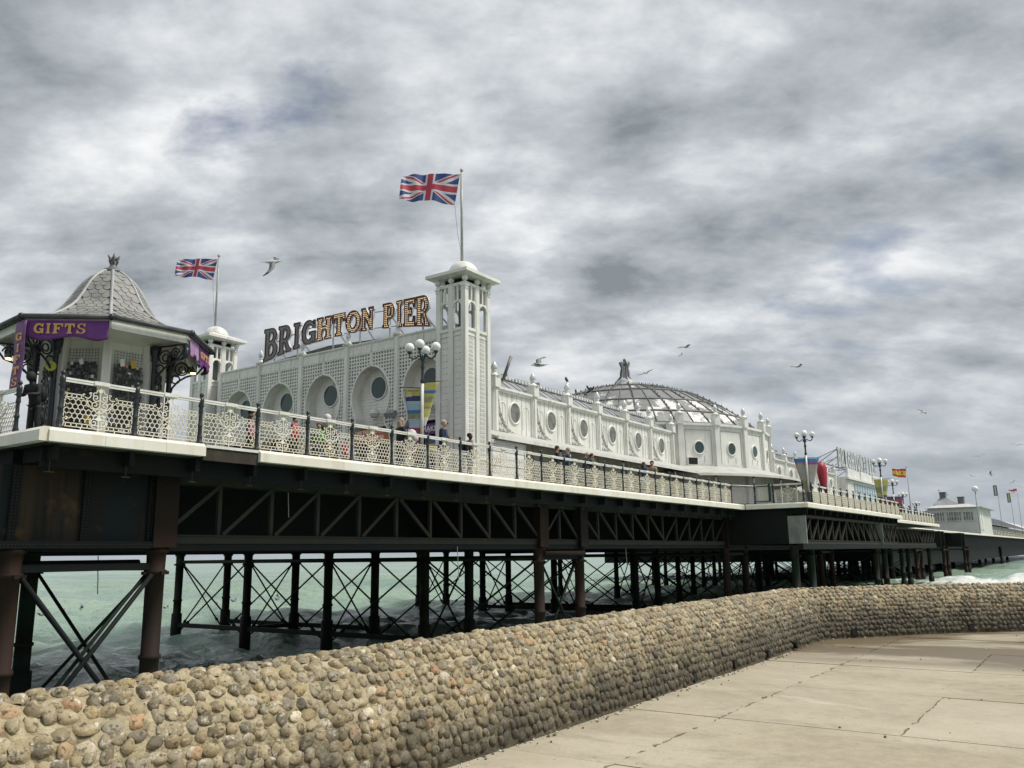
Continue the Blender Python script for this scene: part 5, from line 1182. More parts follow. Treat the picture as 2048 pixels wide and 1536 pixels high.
# ------------------------------------------------------------------ domed drum
DX, DY, DR = 64.7, 33.0, 11.6
def domed_drum():
    D = thing('domed_drum', 'white many sided drum with portholes under a low ribbed dome with peeling paint', 'building', (DX, DY, DECK))
    A = lambda k: math.radians(-134+15*k); ze = 10.75; z0 = DECK
    pt = lambda k, r, z: Vector((DX+r*math.cos(A(k)), DY+r*math.sin(A(k)), z))
    for k in range(24):
        p, q = pt(k, DR, 0), pt(k+1, DR, 0); d = (q-p); L = d.length; d.normalize(); n = Vector((d.y, -d.x, 0)); c = (p+q)/2
        w = MB(); w.add([pt(k, DR, z0), pt(k+1, DR, z0), pt(k+1, DR, ze), pt(k, DR, ze), pt(k, DR-.3, z0), pt(k+1, DR-.3, z0), pt(k+1, DR-.3, ze), pt(k, DR-.3, ze)], [(0, 1, 2, 3), (3, 2, 6, 7), (5, 4, 7, 6)]); w.build('wall', 'white_paint', D)
        e = MB(); e.obox(c+V(0, 0, ze+.02)+n*.04, d*(L/2+.02), n*.13, V(0, 0, .09)); e.build('eaves', 'white_clean', D)
        pl = MB(); pn = (p-Vector((DX, DY, 0))).normalized(); pd = Vector((-pn.y, pn.x, 0)); pb = p+pn*.02
        pl.obox(Vector((pb.x, pb.y, (z0+ze+.15)/2)), pd*.20, pn*.14, V(0, 0, (ze+.15-z0)/2)); pl.obox(Vector((pb.x, pb.y, ze+.35)), pd*.25, pn*.25, V(0, 0, .36)); pl.build('pilaster', 'white_paint', D)
        if pn.y < .35: finial(D, pb.x, pb.y, ze+.71, True)
        if n.y < .4:
            fn = lambda u, v, ww: c+d*u+V(0, 0, v)+n*ww
            t = np.linspace(0, 2*math.pi, 29)[:-1]; rg = MB(); rg.path([fn(.44*math.cos(a), 9.05+.48*math.sin(a), .03) for a in t], .06, 6, closed=True); wi = rg.build('window', 'white_clean', D)
            gl = MB(); gl.prism([(.42*math.cos(a), .46*math.sin(a)) for a in t], lambda u, v, ww: fn(u, v+9.05, ww), -.05, .035); gl.build('pane', 'glass_dark', wi)
            fr = MB(); 
            for u in (-1.08, 1.08): fr.path([fn(u-.02, 7.9, .012), fn(u-.02, 10.35, .012)], .02, 4, smooth=False)
            fr.path([fn(-1.08, 10.35, .012), fn(1.08, 10.35, .012)], .02, 4, smooth=False); fr.path([fn(-.42, 8.0, .012), fn(-.42, 8.45, .012)], .012, 4, smooth=False); fr.path([fn(.42, 8.0, .012), fn(.42, 8.45, .012)], .012, 4, smooth=False); fr.build('wall_frame', 'wall_joint', D)
    # canopy ring round the drum
    cn = MB(); P = []
    for i in range(61):
        a = math.radians(-170+i*3); ca, sa = math.cos(a), math.sin(a)
        P.append([(DX+(DR+.02)*ca, DY+(DR+.02)*sa, 7.72), (DX+(DR+2.35)*ca, DY+(DR+2.35)*sa, 6.98), (DX+(DR+2.40)*ca, DY+(DR+2.40)*sa, 6.80), (DX+(DR+.02)*ca, DY+(DR+.02)*sa, 7.5)])
    cn.grid(P, 0, False, True); cn.build('canopy', 'canopy_paint', D)
    for a in (-141, -127, -113, -99, -85):
        a = math.radians(a); x, y = DX+(DR+2.1)*math.cos(a), DY+(DR+2.1)*math.sin(a); p = MB(); p.lathe([(.085, DECK), (.06, DECK+.15), (.055, 6.3), (.055, 6.78), (.11, 6.86)], (x, y, 0), 10); po = p.build('canopy_post', 'rail_white', D)
        q = MB(); q.lathe([(.062, 6.72), (.10, 6.80), (.12, 6.85)], (x, y, 0), 10); q.lathe([(.072, 6.28), (.072, 6.36)], (x, y, 0), 10); q.build('post_collar', 'iron_black', po)
    # dome: rings of sheets between ribs
    rings = [(11.55, 10.95), (10.45, 12.0), (8.75, 13.2), (6.5, 14.35), (4.0, 15.2), (1.9, 15.62)]
    rings = [(r-.55 if i == 0 else r-.45 if i < 3 else r-.2, z) for i, (r, z) in enumerate(rings)]
    dm = bpy.data.objects.new('dome', None); COL.objects.link(dm); dm.parent = D; LOC[dm.name] = LOC[D.name]
    for i in range(5):
        (r0, za), (r1, zb) = rings[i], rings[i+1]; n = 48 if i < 4 else 24
        for k in range(n):
            a, b = math.radians(-134+360*k/n+.25), math.radians(-134+360*(k+1)/n-.25)
            s = MB(); q = [(r0, a, za), (r0, b, za), (r1, b, zb), (r1, a, zb)]
            s.add([(DX+r*math.cos(t), DY+r*math.sin(t), z) for r, t, z in q]+[(DX+(r-.02)*math.cos(t), DY+(r-.02)*math.sin(t), z-.06) for r, t, z in q], [(0, 1, 2, 3), (1, 0, 4, 5), (2, 1, 5, 6), (3, 2, 6, 7), (0, 3, 7, 4)]); s.build('sheet', 'dome_bare' if i > 1 else 'dome_sheet', dm)
    for k in range(48):
        a = math.radians(-134+7.5*k); rb = MB(); big = k % 2 == 0
        rb.path([(DX+r*math.cos(a), DY+r*math.sin(a), z+.03) for r, z in (rings if big else rings[:5])], .065 if big else .045, 5); rb.build('rib', 'lead_dark', dm)
    for r, z in rings[:5]:
        rb = MB(); rb.path([(DX+r*math.cos(math.radians(-134+7.5*k)), DY+r*math.sin(math.radians(-134+7.5*k)), z+.03) for k in range(48)], .075, 5, closed=True); rb.build('ring', 'lead_dark', dm)
    # crockets bristling on every other rib
    ck = MB()
    for k in range(0, 24):
        a = math.radians(-134+15*k)
        for i in range(5):
            (r0, za), (r1, zb) = rings[i], rings[i+1]
            m_ = max(2, int((r0-r1)/.42))
            for j in range(m_):
                t = (j+.5)/m_; r = r0+(r1-r0)*t; z = za+(zb-za)*t; x, y = DX+r*math.cos(a), DY+r*math.sin(a)
                ck.add([(x-.05, y-.05, z+.05), (x+.05, y-.05, z+.05), (x+.05, y+.05, z+.05), (x-.05, y+.05, z+.05), (x, y, z+.27)], [(0, 1, 4), (1, 2, 4), (2, 3, 4), (3, 0, 4)])
    o = ck.build('crockets', 'lead_dark', dm); o['kind'] = 'stuff'
    # crowning ornament
    zc = 15.55; f = MB(); f.lathe([(1.75, 0), (1.6, .22), (1.1, .42), (.98, .5), (.95, .62), (.62, .85), (.42, 1.0), (.36, 1.1), (.36, 1.2), (.28, 1.9), (.22, 2.05)], (DX, DY, zc), 8); o = f.build('crown_base', 'lead_grey', D)
    for k in range(8):
        a = k*math.pi/4; g = MB(); ca, sa = math.cos(a), math.sin(a)
        g.path([(DX+r*ca, DY+r*sa, zc+z) for r, z in ((.95, .45), (.62, .85), (.42, 1.1), (.40, 1.5), (.30, 1.9), (.36, 2.15), (.44, 2.35), (.34, 2.45))], [.09, .07, .06, .06, .06, .09, .11, .05], 5); g.build('scroll_rib', 'lead_dark' if k % 2 else 'lead_grey', o)
    g = MB(); g.lathe([(.2, 2.0), (.26, 2.2), (.16, 2.4), (.10, 2.55), (.16, 2.62), (.02, 2.78)], (DX, DY, zc), 8); g.build('crown_tip', 'lead_dark', o)
    v = MB(); c = pt(0, DR, 0).lerp(pt(1, DR, 0), .3); n = Vector((math.cos(A(.5)), math.sin(A(.5)), 0)); d = Vector((-n.y, n.x, 0)); v.obox(Vector((c.x, c.y, 8.02))+n*.05, d*.40, n*.06, V(0, 0, .30)); o = v.build('service_hatch', 'white_clean', D)
    v = MB(); v.obox(Vector((c.x, c.y, 8.05))+n*.10, d*.36, n*.03, V(0, 0, .24)); v.build('hatch_opening', 'shade_black', o)
domed_drum()

# ------------------------------------------------------------------ far buildings
def far_buildings():
    B = thing('flat_roofed_block', 'cream flat roofed block with strip windows below the plain white roof sign', 'building', (103, 25, DECK))
    w = MB(); w.box(103.6, 124, 24.6, 40, DECK, 10.0); w.build('wall', 'white_clean', B)
    for i in range(6):
        a = 103.8+3.3*i; p = MB(); p.box(a, a+3.1, 24.35 if i % 2 == 0 else 24.5, 24.6, 10.02, 11.05); p.build('parapet_panel', 'white_clean', B)
    l = MB(); l.box(103.4, 124.2, 24.2, 24.6, 9.75, 10.0); l.build('ledge', 'white_clean', B)
    for i in range(12):
        a = 107.4+1.32*i; g = MB(); g.box(a, a+1.0, 24.52, 24.61, 7.7, 9.45); f = g.build('window', 'banner_cyan', B)
        f2 = MB(); f2.box(a+.45, a+.55, 24.50, 24.53, 7.7, 9.45); f2.box(a, a+1, 24.50, 24.53, 8.7, 8.78); f2.build('glazing_bar', 'white_clean', f)
    g = MB(); g.box(103.9, 106.2, 24.52, 24.60, 5.5, 9.5); g.build('blind_panel', 'rail_white', B)
    S2 = thing('back_sign', 'plain unlit white letters reading BRIGHTON PIER on struts above the flat roofed block', 'sign', (103, 25, 11))
    x = 102.7; step = (122.3-102.7)/12.6; i = 0
    for ch in 'BRIGHTON PIER':
        if ch != ' ':
            outl, holes = GL[ch]; fn = lambda u, v, q, x=x: (x+step*.86*u, 25-q, 11.35+2.15*v)
            m = MB(); m.prism(outl, fn, -.12, 0, 0, 1, holes); m.build('letter', ['sign_return', 'lead_grey'], S2)
        x += step
    for k in range(7):
        xx = 103+3.2*k; s = MB(); s.bar((xx, 25.15, 11.0), (xx, 25.15, 13.4), .08); s.bar((xx, 25.2, 13.2), (xx-.3, 28.5, 11.0), .07); s.bar((xx, 24.4, 11.05), (xx, 26, 11.05), .08); s.build('strut', 'lead_dark', S2)
    s = MB(); s.bar((102.7, 25.2, 13.2), (95.5, 26.2, 11.3), .07); s.bar((102.7, 25.2, 12.2), (98.5, 26.0, 11.2), .07); s.bar((98, 25.2, 11.1), (123, 25.2, 11.1), .10); s.build('side_stay', 'lead_dark', S2)
    # hip roofed pavilion
    P = thing('hip_roofed_pavilion', 'small white pavilion with grey hipped roof and band of windows on the far stage', 'building', (192, 24, DECK))
    x0, x1, y0, y1, ze = 190.5, 214, 21.0, 29.6, 9.6
    w = MB(); w.box(x0, x1, y0, y1, DECK-.3, ze); w.build('wall', 'pav_grey', P)
    for a, b in ((28.6, 27.9), (27.6, 27.0), (26.4, 25.8), (25.6, 24.8), (24.6, 23.9), (23.4, 22.7), (22.5, 21.8)):
        g = MB(); g.box(x0-.12, x0+.02, b, a, 7.0, 8.7); wi = g.build('window', 'glass_pav', P)
        f = MB(); f.box(x0-.16, x0-.11, (a+b)/2-.04, (a+b)/2+.04, 7.0, 8.7); f.box(x0-.16, x0-.11, b, a, 7.82, 7.9); f.box(x0-.17, x0-.10, b-.08, a+.08, 6.9, 7.0); f.box(x0-.17, x0-.10, b-.08, a+.08, 8.7, 8.8); f.build('frame', 'white_clean', wi)
    for a in (193.5, 196.5): 
        g = MB(); g.box(a, a+2, y0-.12, y0+.02, 5.2, 8.8); g.build('door', 'white_clean', P)
    ov = .9; r = MB(); r.add([(x0-ov, y0-ov, ze), (x1+ov, y0-ov, ze), (x1+ov, y1+ov, ze), (x0-ov, y1+ov, ze), (x0+1.5, y0+1.6, ze+.75), (x1-1.5, y0+1.6, ze+.75), (x1-1.5, y1-1.6, ze+.75), (x0+1.5, y1-1.6, ze+.75)], [(0, 1, 5, 4), (1, 2, 6, 5), (2, 3, 7, 6), (3, 0, 4, 7), (4, 5, 6, 7), (3, 2, 1, 0)]); ro = r.build('roof', 'lead_pale', P)
    h = MB(); h.add([(x0+1.2, y0+3.4, ze+.7), (x0+8, y0+3.4, ze+.7), (x0+8, y1-.6, ze+.7), (x0+1.2, y1-.6, ze+.7), (x0+4.2, y1-2.6, ze+2.5), (x0+5.2, y1-2.6, ze+2.5), (x0+5.2, y1-1.9, ze+2.5), (x0+4.2, y1-1.9, ze+2.5)], [(0, 1, 5, 4), (1, 2, 6, 5), (2, 3, 7, 6), (3, 0, 4, 7), (4, 5, 6, 7)]); h.build('hip', 'roof_sheet', ro)
    for yy, zz in ((y1-2.25, ze+2.5), (y0+3.1, ze+1.4)):
        v = MB(); v.box(x0+3.6, x0+5.2, yy-.55, yy+.55, zz-.5, zz+.75); v.box(x0+3.4, x0+5.4, yy-.65, yy+.65, zz+.75, zz+.9); v.build('vent', 'lead_dark', ro)
    for (x, y) in ((222, 26), ):
        Q = thing('low_shed', 'long low shed with pale sloping roof beyond the hip roofed pavilion', 'building', (x, y, DECK))
        w = MB(); w.box(218, 420, 24, 40, DECK, 7.0); w.build('wall', 'pav_grey', Q)
        r = MB(); r.add([(216, 22.5, 7.0), (422, 22.5, 7.0), (422, 32, 11.2), (216, 32, 11.2), (422, 41, 7), (216, 41, 7)], [(0, 1, 2, 3), (3, 2, 4, 5)]); ro = r.build('roof', 'lead_pale', Q)
        gb = MB(); gb.add([(216.2, 22.6, 4.3), (216.2, 41, 4.3), (216.2, 41, 7), (216.2, 32, 11.1), (216.2, 22.6, 7)], [(0, 1, 2, 3, 4)]); gb.build('gable', 'pav_grey', Q)
        for i in range(40):
            sx = 216.5+3.4*i; s = MB(); s.bar((sx, 22.4, 7.06), (sx, 32, 11.26), .12); s.build('seam', 'roof_sheet', ro)
    # globe on a mast, far banners
    G = thing('globe_mast', 'single large pale globe on a slim mast in front of the pavilion', 'lamp', (189, 20.7, DECK))
    m = MB(); m.tube((189, 20.7, DECK), (189, 20.7, 12.4), .12, n=8); m.build('mast', 'pole_paint', G)
    m = MB(); m.ball((189, 20.7, 13.0), .62, 16); m.build('globe', 'globe_glass', G)
    for lab, x, y, z0, mt in (('blue and yellow feather banner above the low shed, beside the pavilion', 241, 21.5, 12.6, 'a'), ('blue and yellow feather banner above the low shed, beside the red pennant', 272, 21.3, 12.2, 'b')):
        b = thing('feather_banner', lab, 'banner', (x, y, DECK)); p = MB(); p.tube((x, y, DECK), (x, y, z0+4.6), .08, n=6); p.build('pole', 'pole_paint', b)
        q = MB(); q.box(x-.05, x+.05, y, y+.9, z0+1.6, z0+4.2); q.build('cloth', 'banner_dull', b); q = MB(); q.box(x-.09, x+.09, y+.3, y+.6, z0+1.8, z0+4.0); q.build('stripe', 'banner_yellow', b)
    b = thing('red_pennant', 'long red pennant streaming from a pole over the low shed', 'flag', (296, 21.3, DECK)); p = MB(); p.tube((296, 21.3, DECK), (296, 21.3, 19.2), .08, n=6); p.build('pole', 'pole_paint', b)
    q = MB(); q.grid([[(296-.1*i, 21.3+.30*i, 18.9+.15*math.sin(i)-.03*i), (296-.1*i, 21.3+.30*i, 18.1+.15*math.sin(i+.4)+.03*i)] for i in range(8)], 0, True); o = q.build('cloth', 'flag_red', b)
    sm = o.modifiers.new('thick', 'SOLIDIFY'); sm.thickness = .03
mat('pav_grey', (0.66, 0.66, 0.62), (0.58, 0.58, 0.55), 0.7, 0.6); mat('glass_pav', (0.12, 0.14, 0.13), (0.24, 0.26, 0.24), 1.4, 0.2, lo=.45, hi=.55)
mat('banner_dull', (0.08, 0.14, 0.26), None, 1, .6)
mat('lead_pale', (0.56, 0.56, 0.55), (0.46, 0.46, 0.46), 0.9, 0.5)
far_buildings()

# ------------------------------------------------------------------ gift kiosk
KX, KY, KR, KROT, KZ = 11.52, 21.0, 2.5, 242.5, 7.2
def kiosk():
    K = thing('gift_kiosk', 'octagonal gift kiosk with bell shaped fish scale slate roof and iron brackets', 'kiosk', (KX, KY, DECK))
    A = lambda k: math.radians(KROT+45*k)
    pt = lambda k, r, z: Vector((KX+r*math.cos(A(k)), KY+r*math.sin(A(k)), z))
    prof = [(2.55, 7.24), (2.2, 7.31), (1.85, 7.46), (1.47, 7.68), (1.14, 7.97), (.92, 8.30), (.74, 8.62), (.54, 8.88), (.33, 9.05), (.20, 9.12)]
    fine = [(p.x, p.y) for p in catmull(prof, 6)]
    rf = MB(); rf.lathe([(r, z-.03) for r, z in fine], (KX, KY, 0), 8, 0, False, math.radians(KROT), cap=False); R = rf.build('roof', 'slate_under', K)
    # fish scale slates laid in courses
    sl = MB(); n = 8; sh = [(-.5, .55), (.5, .55), (.5, -.05)]+[(.5*math.cos(t), -.05-.45*math.sin(t)) for t in np.linspace(0, math.pi, n)][1:-1]+[(-.5, -.05)]
    sl.prism(sh[::-1], lambda u, v, w: (u, v, w), -.5, .5); SLATE = sl.mesh('slate', 'slate')
    cum = [0]
    for a, b in zip(fine, fine[1:]): cum.append(cum[-1]+math.hypot(a[0]-b[0], a[1]-b[1]))
    def at(s):
        i = 0
        while i < len(cum)-2 and cum[i+1] < s: i += 1
        t = (s-cum[i])/(cum[i+1]-cum[i]); a, b = fine[i], fine[i+1]; return a[0]+(b[0]-a[0])*t, a[1]+(b[1]-a[1])*t, (b[0]-a[0])/(cum[i+1]-cum[i]), (b[1]-a[1])/(cum[i+1]-cum[i])
    rnd = random.Random(9); far = MB(); course = .150; row = 0; s = .06
    view = math.degrees(math.atan2(-KY, -KX)) % 360
    while s < cum[-1]-.25:
        r, z, dr, dz = at(s+.06); L = .30
        for k in range(8):
            am = A(k+.5); apo = r*math.cos(math.pi/8); half = r*math.sin(math.pi/8); cnt = max(1, round(2*half/.215)); wd = 2*half/cnt
            nd = Vector((math.cos(am), math.sin(am), 0)); td = Vector((-nd.y, nd.x, 0)); up = Vector((nd.x*dr*math.cos(math.pi/8), nd.y*dr*math.cos(math.pi/8), dz)).normalized(); no = td.cross(up); 
            if no.z < 0: no = -no
            diff = abs(((KROT+45*(k+.5))-view+180) % 360-180)
            for i in range(cnt+(row % 2)):
                u = -half+wd*(i+.5)-(wd/2 if row % 2 else 0)
                if abs(u) > half-.04: continue
                c = Vector((KX, KY, 0))+nd*apo+td*u+V(0, 0, z)+up*(.05)+no*.018
                up2 = (up-no*.075+td*rnd.gauss(0, .02)).normalized(); no2 = td.cross(up2); no2 = no2 if no2.z > 0 else -no2; tx = up2.cross(no2)
                w_, l_ = wd*.97*rnd.uniform(.95, 1.0), L*rnd.uniform(.95, 1.05)
                if diff < 95:
                    inst('slate', SLATE, R, mtx=Matrix(((tx.x*w_, up2.x*l_, no2.x*.016, c.x), (tx.y*w_, up2.y*l_, no2.y*.016, c.y), (tx.z*w_, up2.z*l_, no2.z*.016, c.z), (0, 0, 0, 1))))
                else: far.obox(c, tx*w_*.5, up2*l_*.5, no2*.008)
        s += course; row += 1
    o = far.build('far_slates', 'slate', R); o['kind'] = 'stuff'
    for k in range(8):
        h = MB(); h.path([(KX+r*math.cos(A(k)), KY+r*math.sin(A(k)), z+.02) for r, z in fine[:-2]], .045, 6); h.build('hip_roll', 'lead_grey', R)
        g = MB(); p, q = pt(k, KR+.16, KZ+.02), pt(k+1, KR+.16, KZ+.02); g.path([p, q], .062, 8); g.build('gutter', 'iron_gutter', R)
        j = MB(); j.ball(p, .085, 8); j.build('gutter_joint', 'iron_black', R)
        f = MB(); p, q = pt(k, KR-.02, 0), pt(k+1, KR-.02, 0); d = (q-p); L = d.length; d.normalize(); n = Vector((d.y, -d.x, 0)); c = (p+q)/2
        f.obox(c+V(0, 0, KZ-.10), d*(L/2), n*.03, V(0, 0, .10)); f.obox(c+V(0, 0, KZ-.215)+n*.01, d*(L/2), n*.045, V(0, 0, .018)); f.build('eaves_board', 'white_paint', K)
    so = MB(); so.add([pt(k, KR, KZ-.05) for k in range(8)]+[pt(k, 1.3, KZ-.25) for k in range(8)], [(k, 8+k, 8+(k+1) % 8, (k+1) % 8) for k in range(8)]); so.build('soffit', 'white_paint', K)
    f = MB(); f.lathe([(.28, 9.12), (.24, 9.20), (.13, 9.26), (.08, 9.34), (.11, 9.42), (.08, 9.46)], (KX, KY, 0), 8); o = f.build('roof_finial', 'lead_dark', K)
    for k in range(6):
        a = k*math.pi/3; lf = MB(); lf.path([(KX+r*math.cos(a), KY+r*math.sin(a), z) for r, z in ((.06, 9.36), (.10, 9.46), (.10, 9.53), (.17, 9.60))], [.03, .04, .035, .01], 5); lf.build('finial_leaf', 'lead_dark', o)
    tp = MB(); tp.lathe([(.05, 9.42), (.065, 9.52), (.04, 9.60), (.01, 9.70)], (KX, KY, 0), 6); tp.build('finial_tip', 'lead_dark', o)
    # body: pilasters, panels hung with goods, iron columns and scroll brackets
    br = 1.42
    w = MB(); w.lathe([(br-.12, DECK), (br-.12, KZ-.1)], (KX, KY, 0), 8, 0, False, math.radians(KROT)); w.build('body', 'white_paint', K)
    for k in range(8):
        p = pt(k, br-.04, 0); n = Vector((math.cos(A(k)), math.sin(A(k)), 0)); d = Vector((-n.y, n.x, 0))
        m = MB(); m.obox(p+V(0, 0, (DECK+KZ-.2)/2), d*.10, n*.10, V(0, 0, (KZ-.2-DECK)/2)); m.build('pilaster', 'white_paint', K)
        if k != 0:
            c = MB(); q = p+n*.20; c.lathe([(.10, DECK), (.10, DECK+.3), (.07, DECK+.36), (.065, 6.55), (.10, 6.6), (.08, 6.66), (.13, 6.8), (.15, 6.93), (.11, 6.96)], q, 10); co = c.build('iron_column', 'iron_black', K)
            b = MB()
            def ring(u, z, r, t0=0, t1=360, w=.022): b.path([q+n*(u+r*math.cos(math.radians(t)))+V(0, 0, z+r*math.sin(math.radians(t))) for t in np.linspace(t0, t1, 17)], w, 5)
            ring(.30, 6.66, .17); ring(.32, 6.64, .09, 90, 420); ring(.62, 6.74, .12, 0, 300); ring(.16, 6.36, .11); ring(.63, 6.73, .055)
            b.path([q+n*u+V(0, 0, z) for u, z in ((.05, 5.95), (.09, 6.12), (.22, 6.3), (.42, 6.45), (.70, 6.56), (.86, 6.78), (.92, 6.93))], .028, 5); b.path([q+n*.06+V(0, 0, 6.93), q+n*.95+V(0, 0, 6.95)], .026, 5)
            b.path([q+n*u+V(0, 0, z) for u, z in ((.80, 6.55), (.92, 6.62), (.95, 6.80), (.86, 6.9))], [.03, .07, .08, .03], 6); b.build('scroll_bracket', 'iron_black', co)
        # shaped valance board hanging inside the eaves
        if k in (1, 2, 5, 6, 7):
            pp, qq = pt(k, KR-.14, 0), pt(k+1, KR-.14, 0); v = MB(); L = (qq-pp).length; dd = (qq-pp).normalized()
        # goods: mesh grid, hooks with trinkets
        p0, p1 = pt(k, br-.10, 0), pt(k+1, br-.10, 0); L = (p1-p0).length; dd = (p1-p0).normalized(); nn = Vector((dd.y, -dd.x, 0))
        fn = lambda u, z, ww: p0+dd*u+V(0, 0, z)+nn*ww
        gr = MB(); u0, u1 = .16, L-.16
        for i in range(int((u1-u0)/.075)+1): gr.path([fn(u0+.075*i, 4.6, .07), fn(u0+.075*i, 6.75, .07)], .006, 4, smooth=False)
        for i in range(29): gr.path([fn(u0, 4.6+.075*i, .075), fn(u1, 4.6+.075*i, .075)], .006, 4, smooth=False)
        G_ = gr.build('display_grid', 'wire_grey', K)
        if k in (0, 7, 1, 6, 5):
            it = MB(); z = 4.7
            while z < 6.40:
                u = u0+.02
                while u < u1:
                    if rnd.random() < .95:
                        h = rnd.uniform(.05, .095); ww = rnd.uniform(.024, .040); mi = rnd.choices([0, 1, 2, 3, 4, 5], [14, 5, .9, .06, .06, .3])[0]
                        it.obox(fn(u, z, .11+rnd.uniform(0, .05)), dd*ww, nn*.012, V(0, 0, h/2), mi)
                    u += rnd.uniform(.05, .085)
                z += .082
            o = it.build('trinkets', ['trinket_dark', 'trinket_grey', 'trinket_silver', 'flag_red', 'banner_blue', 'gold_text'], K); o['kind'] = 'stuff'
    for k, u, z, mi, s in ((0, .60, 6.42, 'tag_yellow', .10), (0, .32, 6.42, 'white_text', .09), (7, .75, 4.95, 'tag_yellow', .11), (7, .48, 6.38, 'white_text', .07)):
        p0, p1 = pt(k, br-.10, 0), pt(k+1, br-.10, 0); dd = (p1-p0).normalized(); nn = Vector((dd.y, -dd.x, 0)); t = MB(); t.obox(p0+dd*u+V(0, 0, z)+nn*.16, dd*s*.6+V(0, 0, .02), nn*.01, V(0, 0, s)-dd*.02); t.build('price_card', mi, K)
    st = MB(); p = pt(7, br+.28, 6.22); nn = Vector((-.48, -.87, 0)); dd = Vector((.87, -.48, 0)); st.prism([((.13 if i % 2 == 0 else .115)*math.cos(i*math.pi/14), (.13 if i % 2 == 0 else .115)*math.sin(i*math.pi/14)) for i in range(28)], lambda u, v, w: p+dd*u+V(0, 0, v)+nn*w, 0, .02); st.build('price_star', 'star_green', K)
    # lit lamps under the eaves
    for k in (2, 6):
        p = pt(k, KR-.32, 6.60); l = MB(); l.lathe([(.09, -.02), (.07, .06), (.03, .11), (.02, .3)], p, 10); lo = l.build('eaves_lamp', 'lead_dark', K); b = MB(); b.ball(p+V(0, 0, -.03), .075, 10, sz=.6); b.build('bulb', 'lamp_lit', lo)
    # scalloped boards below the soffit on the seaward and landward corners
    for k0, k1 in ((1.0, 2.0), (2.0, 3.0), (5.0, 6.0), (4.0, 5.0)):
        p, q = pt(k0, KR-.25, 0), pt(k1, KR-.25, 0); L = (q-p).length; dd = (q-p).normalized(); nn = Vector((dd.y, -dd.x, 0)); pts = [(0, KZ-.24)]+[(L*t, KZ-.42-.16*abs(math.sin(t*math.pi*2.5))) for t in np.linspace(0, 1, 26)]+[(L, KZ-.24)]
        v = MB(); v.prism(pts, lambda u, z, w: p+dd*u+V(0, 0, z)+nn*w, 0, .03); v.build('scalloped_board', 'white_paint', K)
    # purple valances
    def valance(k, ua, ub, h, txt, mt, label, size=.36, wave=.05):
        p, q = pt(k, KR+.07, 0), pt(k+1, KR+.07, 0); L = (q-p).length; dd = (q-p).normalized(); nn = Vector((dd.y, -dd.x, 0)); zt = KZ-.06
        T = thing('banner', label, 'banner', (p.x, p.y, zt-h)); NU = 36; Gd = []
        for i in range(NU+1):
            u = ua+(ub-ua)*i/NU; bot = zt-h+wave*math.sin(i/NU*math.pi*3.3+1.9); Gd.append([p+dd*(L*u)+V(0, 0, zt+(bot-zt)*j/6)+nn*(.02+.02*math.sin(i*.5+j*.3)*j/6) for j in range(7)])
        m = MB(); m.grid(Gd, 0, True); o = m.build('cloth', mt, T); sm = o.modifiers.new('thick', 'SOLIDIFY'); sm.thickness = .012
        if txt:
            me = serif_text(txt, size*.68, size*.60, size*.10, 'gold_text'); c = p+dd*(L*(ua+(ub-ua)*.44))+V(0, 0, zt-h*.47)+nn*.055
            inst('lettering', me, T, mtx=Matrix(((dd.x*1.05, 0, nn.x, c.x), (dd.y*1.05, 0, nn.y, c.y), (0, 1, 0, c.z), (0, 0, 0, 1))))
        return T
    valance(7, .0, .98, .44, 'GIFTS', 'purple_cloth', 'purple valance lettered GIFTS along the kiosk eaves, facing the deck corner')
    valance(1, .05, .45, .42, '', 'purple_faded', 'faded mauve end of the valance along the seaward kiosk eaves')
    valance(1, .47, .98, .50, 'GIFTS', 'purple_cloth', 'folded purple valance end with gold letters on the seaward kiosk eaves', .25)
    # long upright banner hung at the landward corner
    p = pt(-1, KR+.12, 0); dd = Vector((.55, -.83, 0)).normalized(); vd = Vector((math.cos(A(-1)), math.sin(A(-1)), 0)); T = thing('banner', 'long upright purple banner with gold letters hanging from the kiosk corner', 'banner', (p.x, p.y, 5.4)); tv = Vector((-.88, -.47, 0)).normalized(); dv = Vector((-.10, 1, 0)).normalized()
    Gd = [[p+dv*(.20*(i/4-.5)*2)+V(0, 0, 7.1-1.62*j/12)+tv*(.02*math.sin(j*.7)) for j in range(13)] for i in range(5)]
    m = MB(); m.grid(Gd, 0, True); o = m.build('cloth', 'purple_band', T); sm = o.modifiers.new('thick', 'SOLIDIFY'); sm.thickness = .012
    for i, ch in enumerate('GIFTS'):
        me = serif_text(ch, .19, .24, .02, 'gold_text')
        nrm = Vector((-1, -.10, 0)).normalized(); ux = Vector((0, 0, 1)).cross(nrm); c = p+V(0, 0, 6.72-.27*i)+nrm*.04
        inst('lettering', me, T, mtx=Matrix(((ux.x, 0, nrm.x, c.x), (ux.y, 0, nrm.y, c.y), (0, 1, 0, c.z), (0, 0, 0, 1))))
mat('iron_gutter', (0.05, 0.055, 0.06), (0.09, 0.09, 0.09), 3, 0.5); mat('trinket_dark', (0.022, 0.026, 0.026), None, 1, 0.5); mat('trinket_grey', (0.10, 0.11, 0.105), None, 1, 0.5); mat('trinket_silver', (0.60, 0.60, 0.58), None, 1, 0.25)
mat('tag_yellow', (0.60, 0.38, 0.04), None, 1, 0.6); mat('star_green', (0.48, 0.52, 0.08), None, 1, 0.6); mat('purple_band', (0.20, 0.09, 0.22), (0.16, 0.06, 0.18), 5, 0.6)
kiosk()

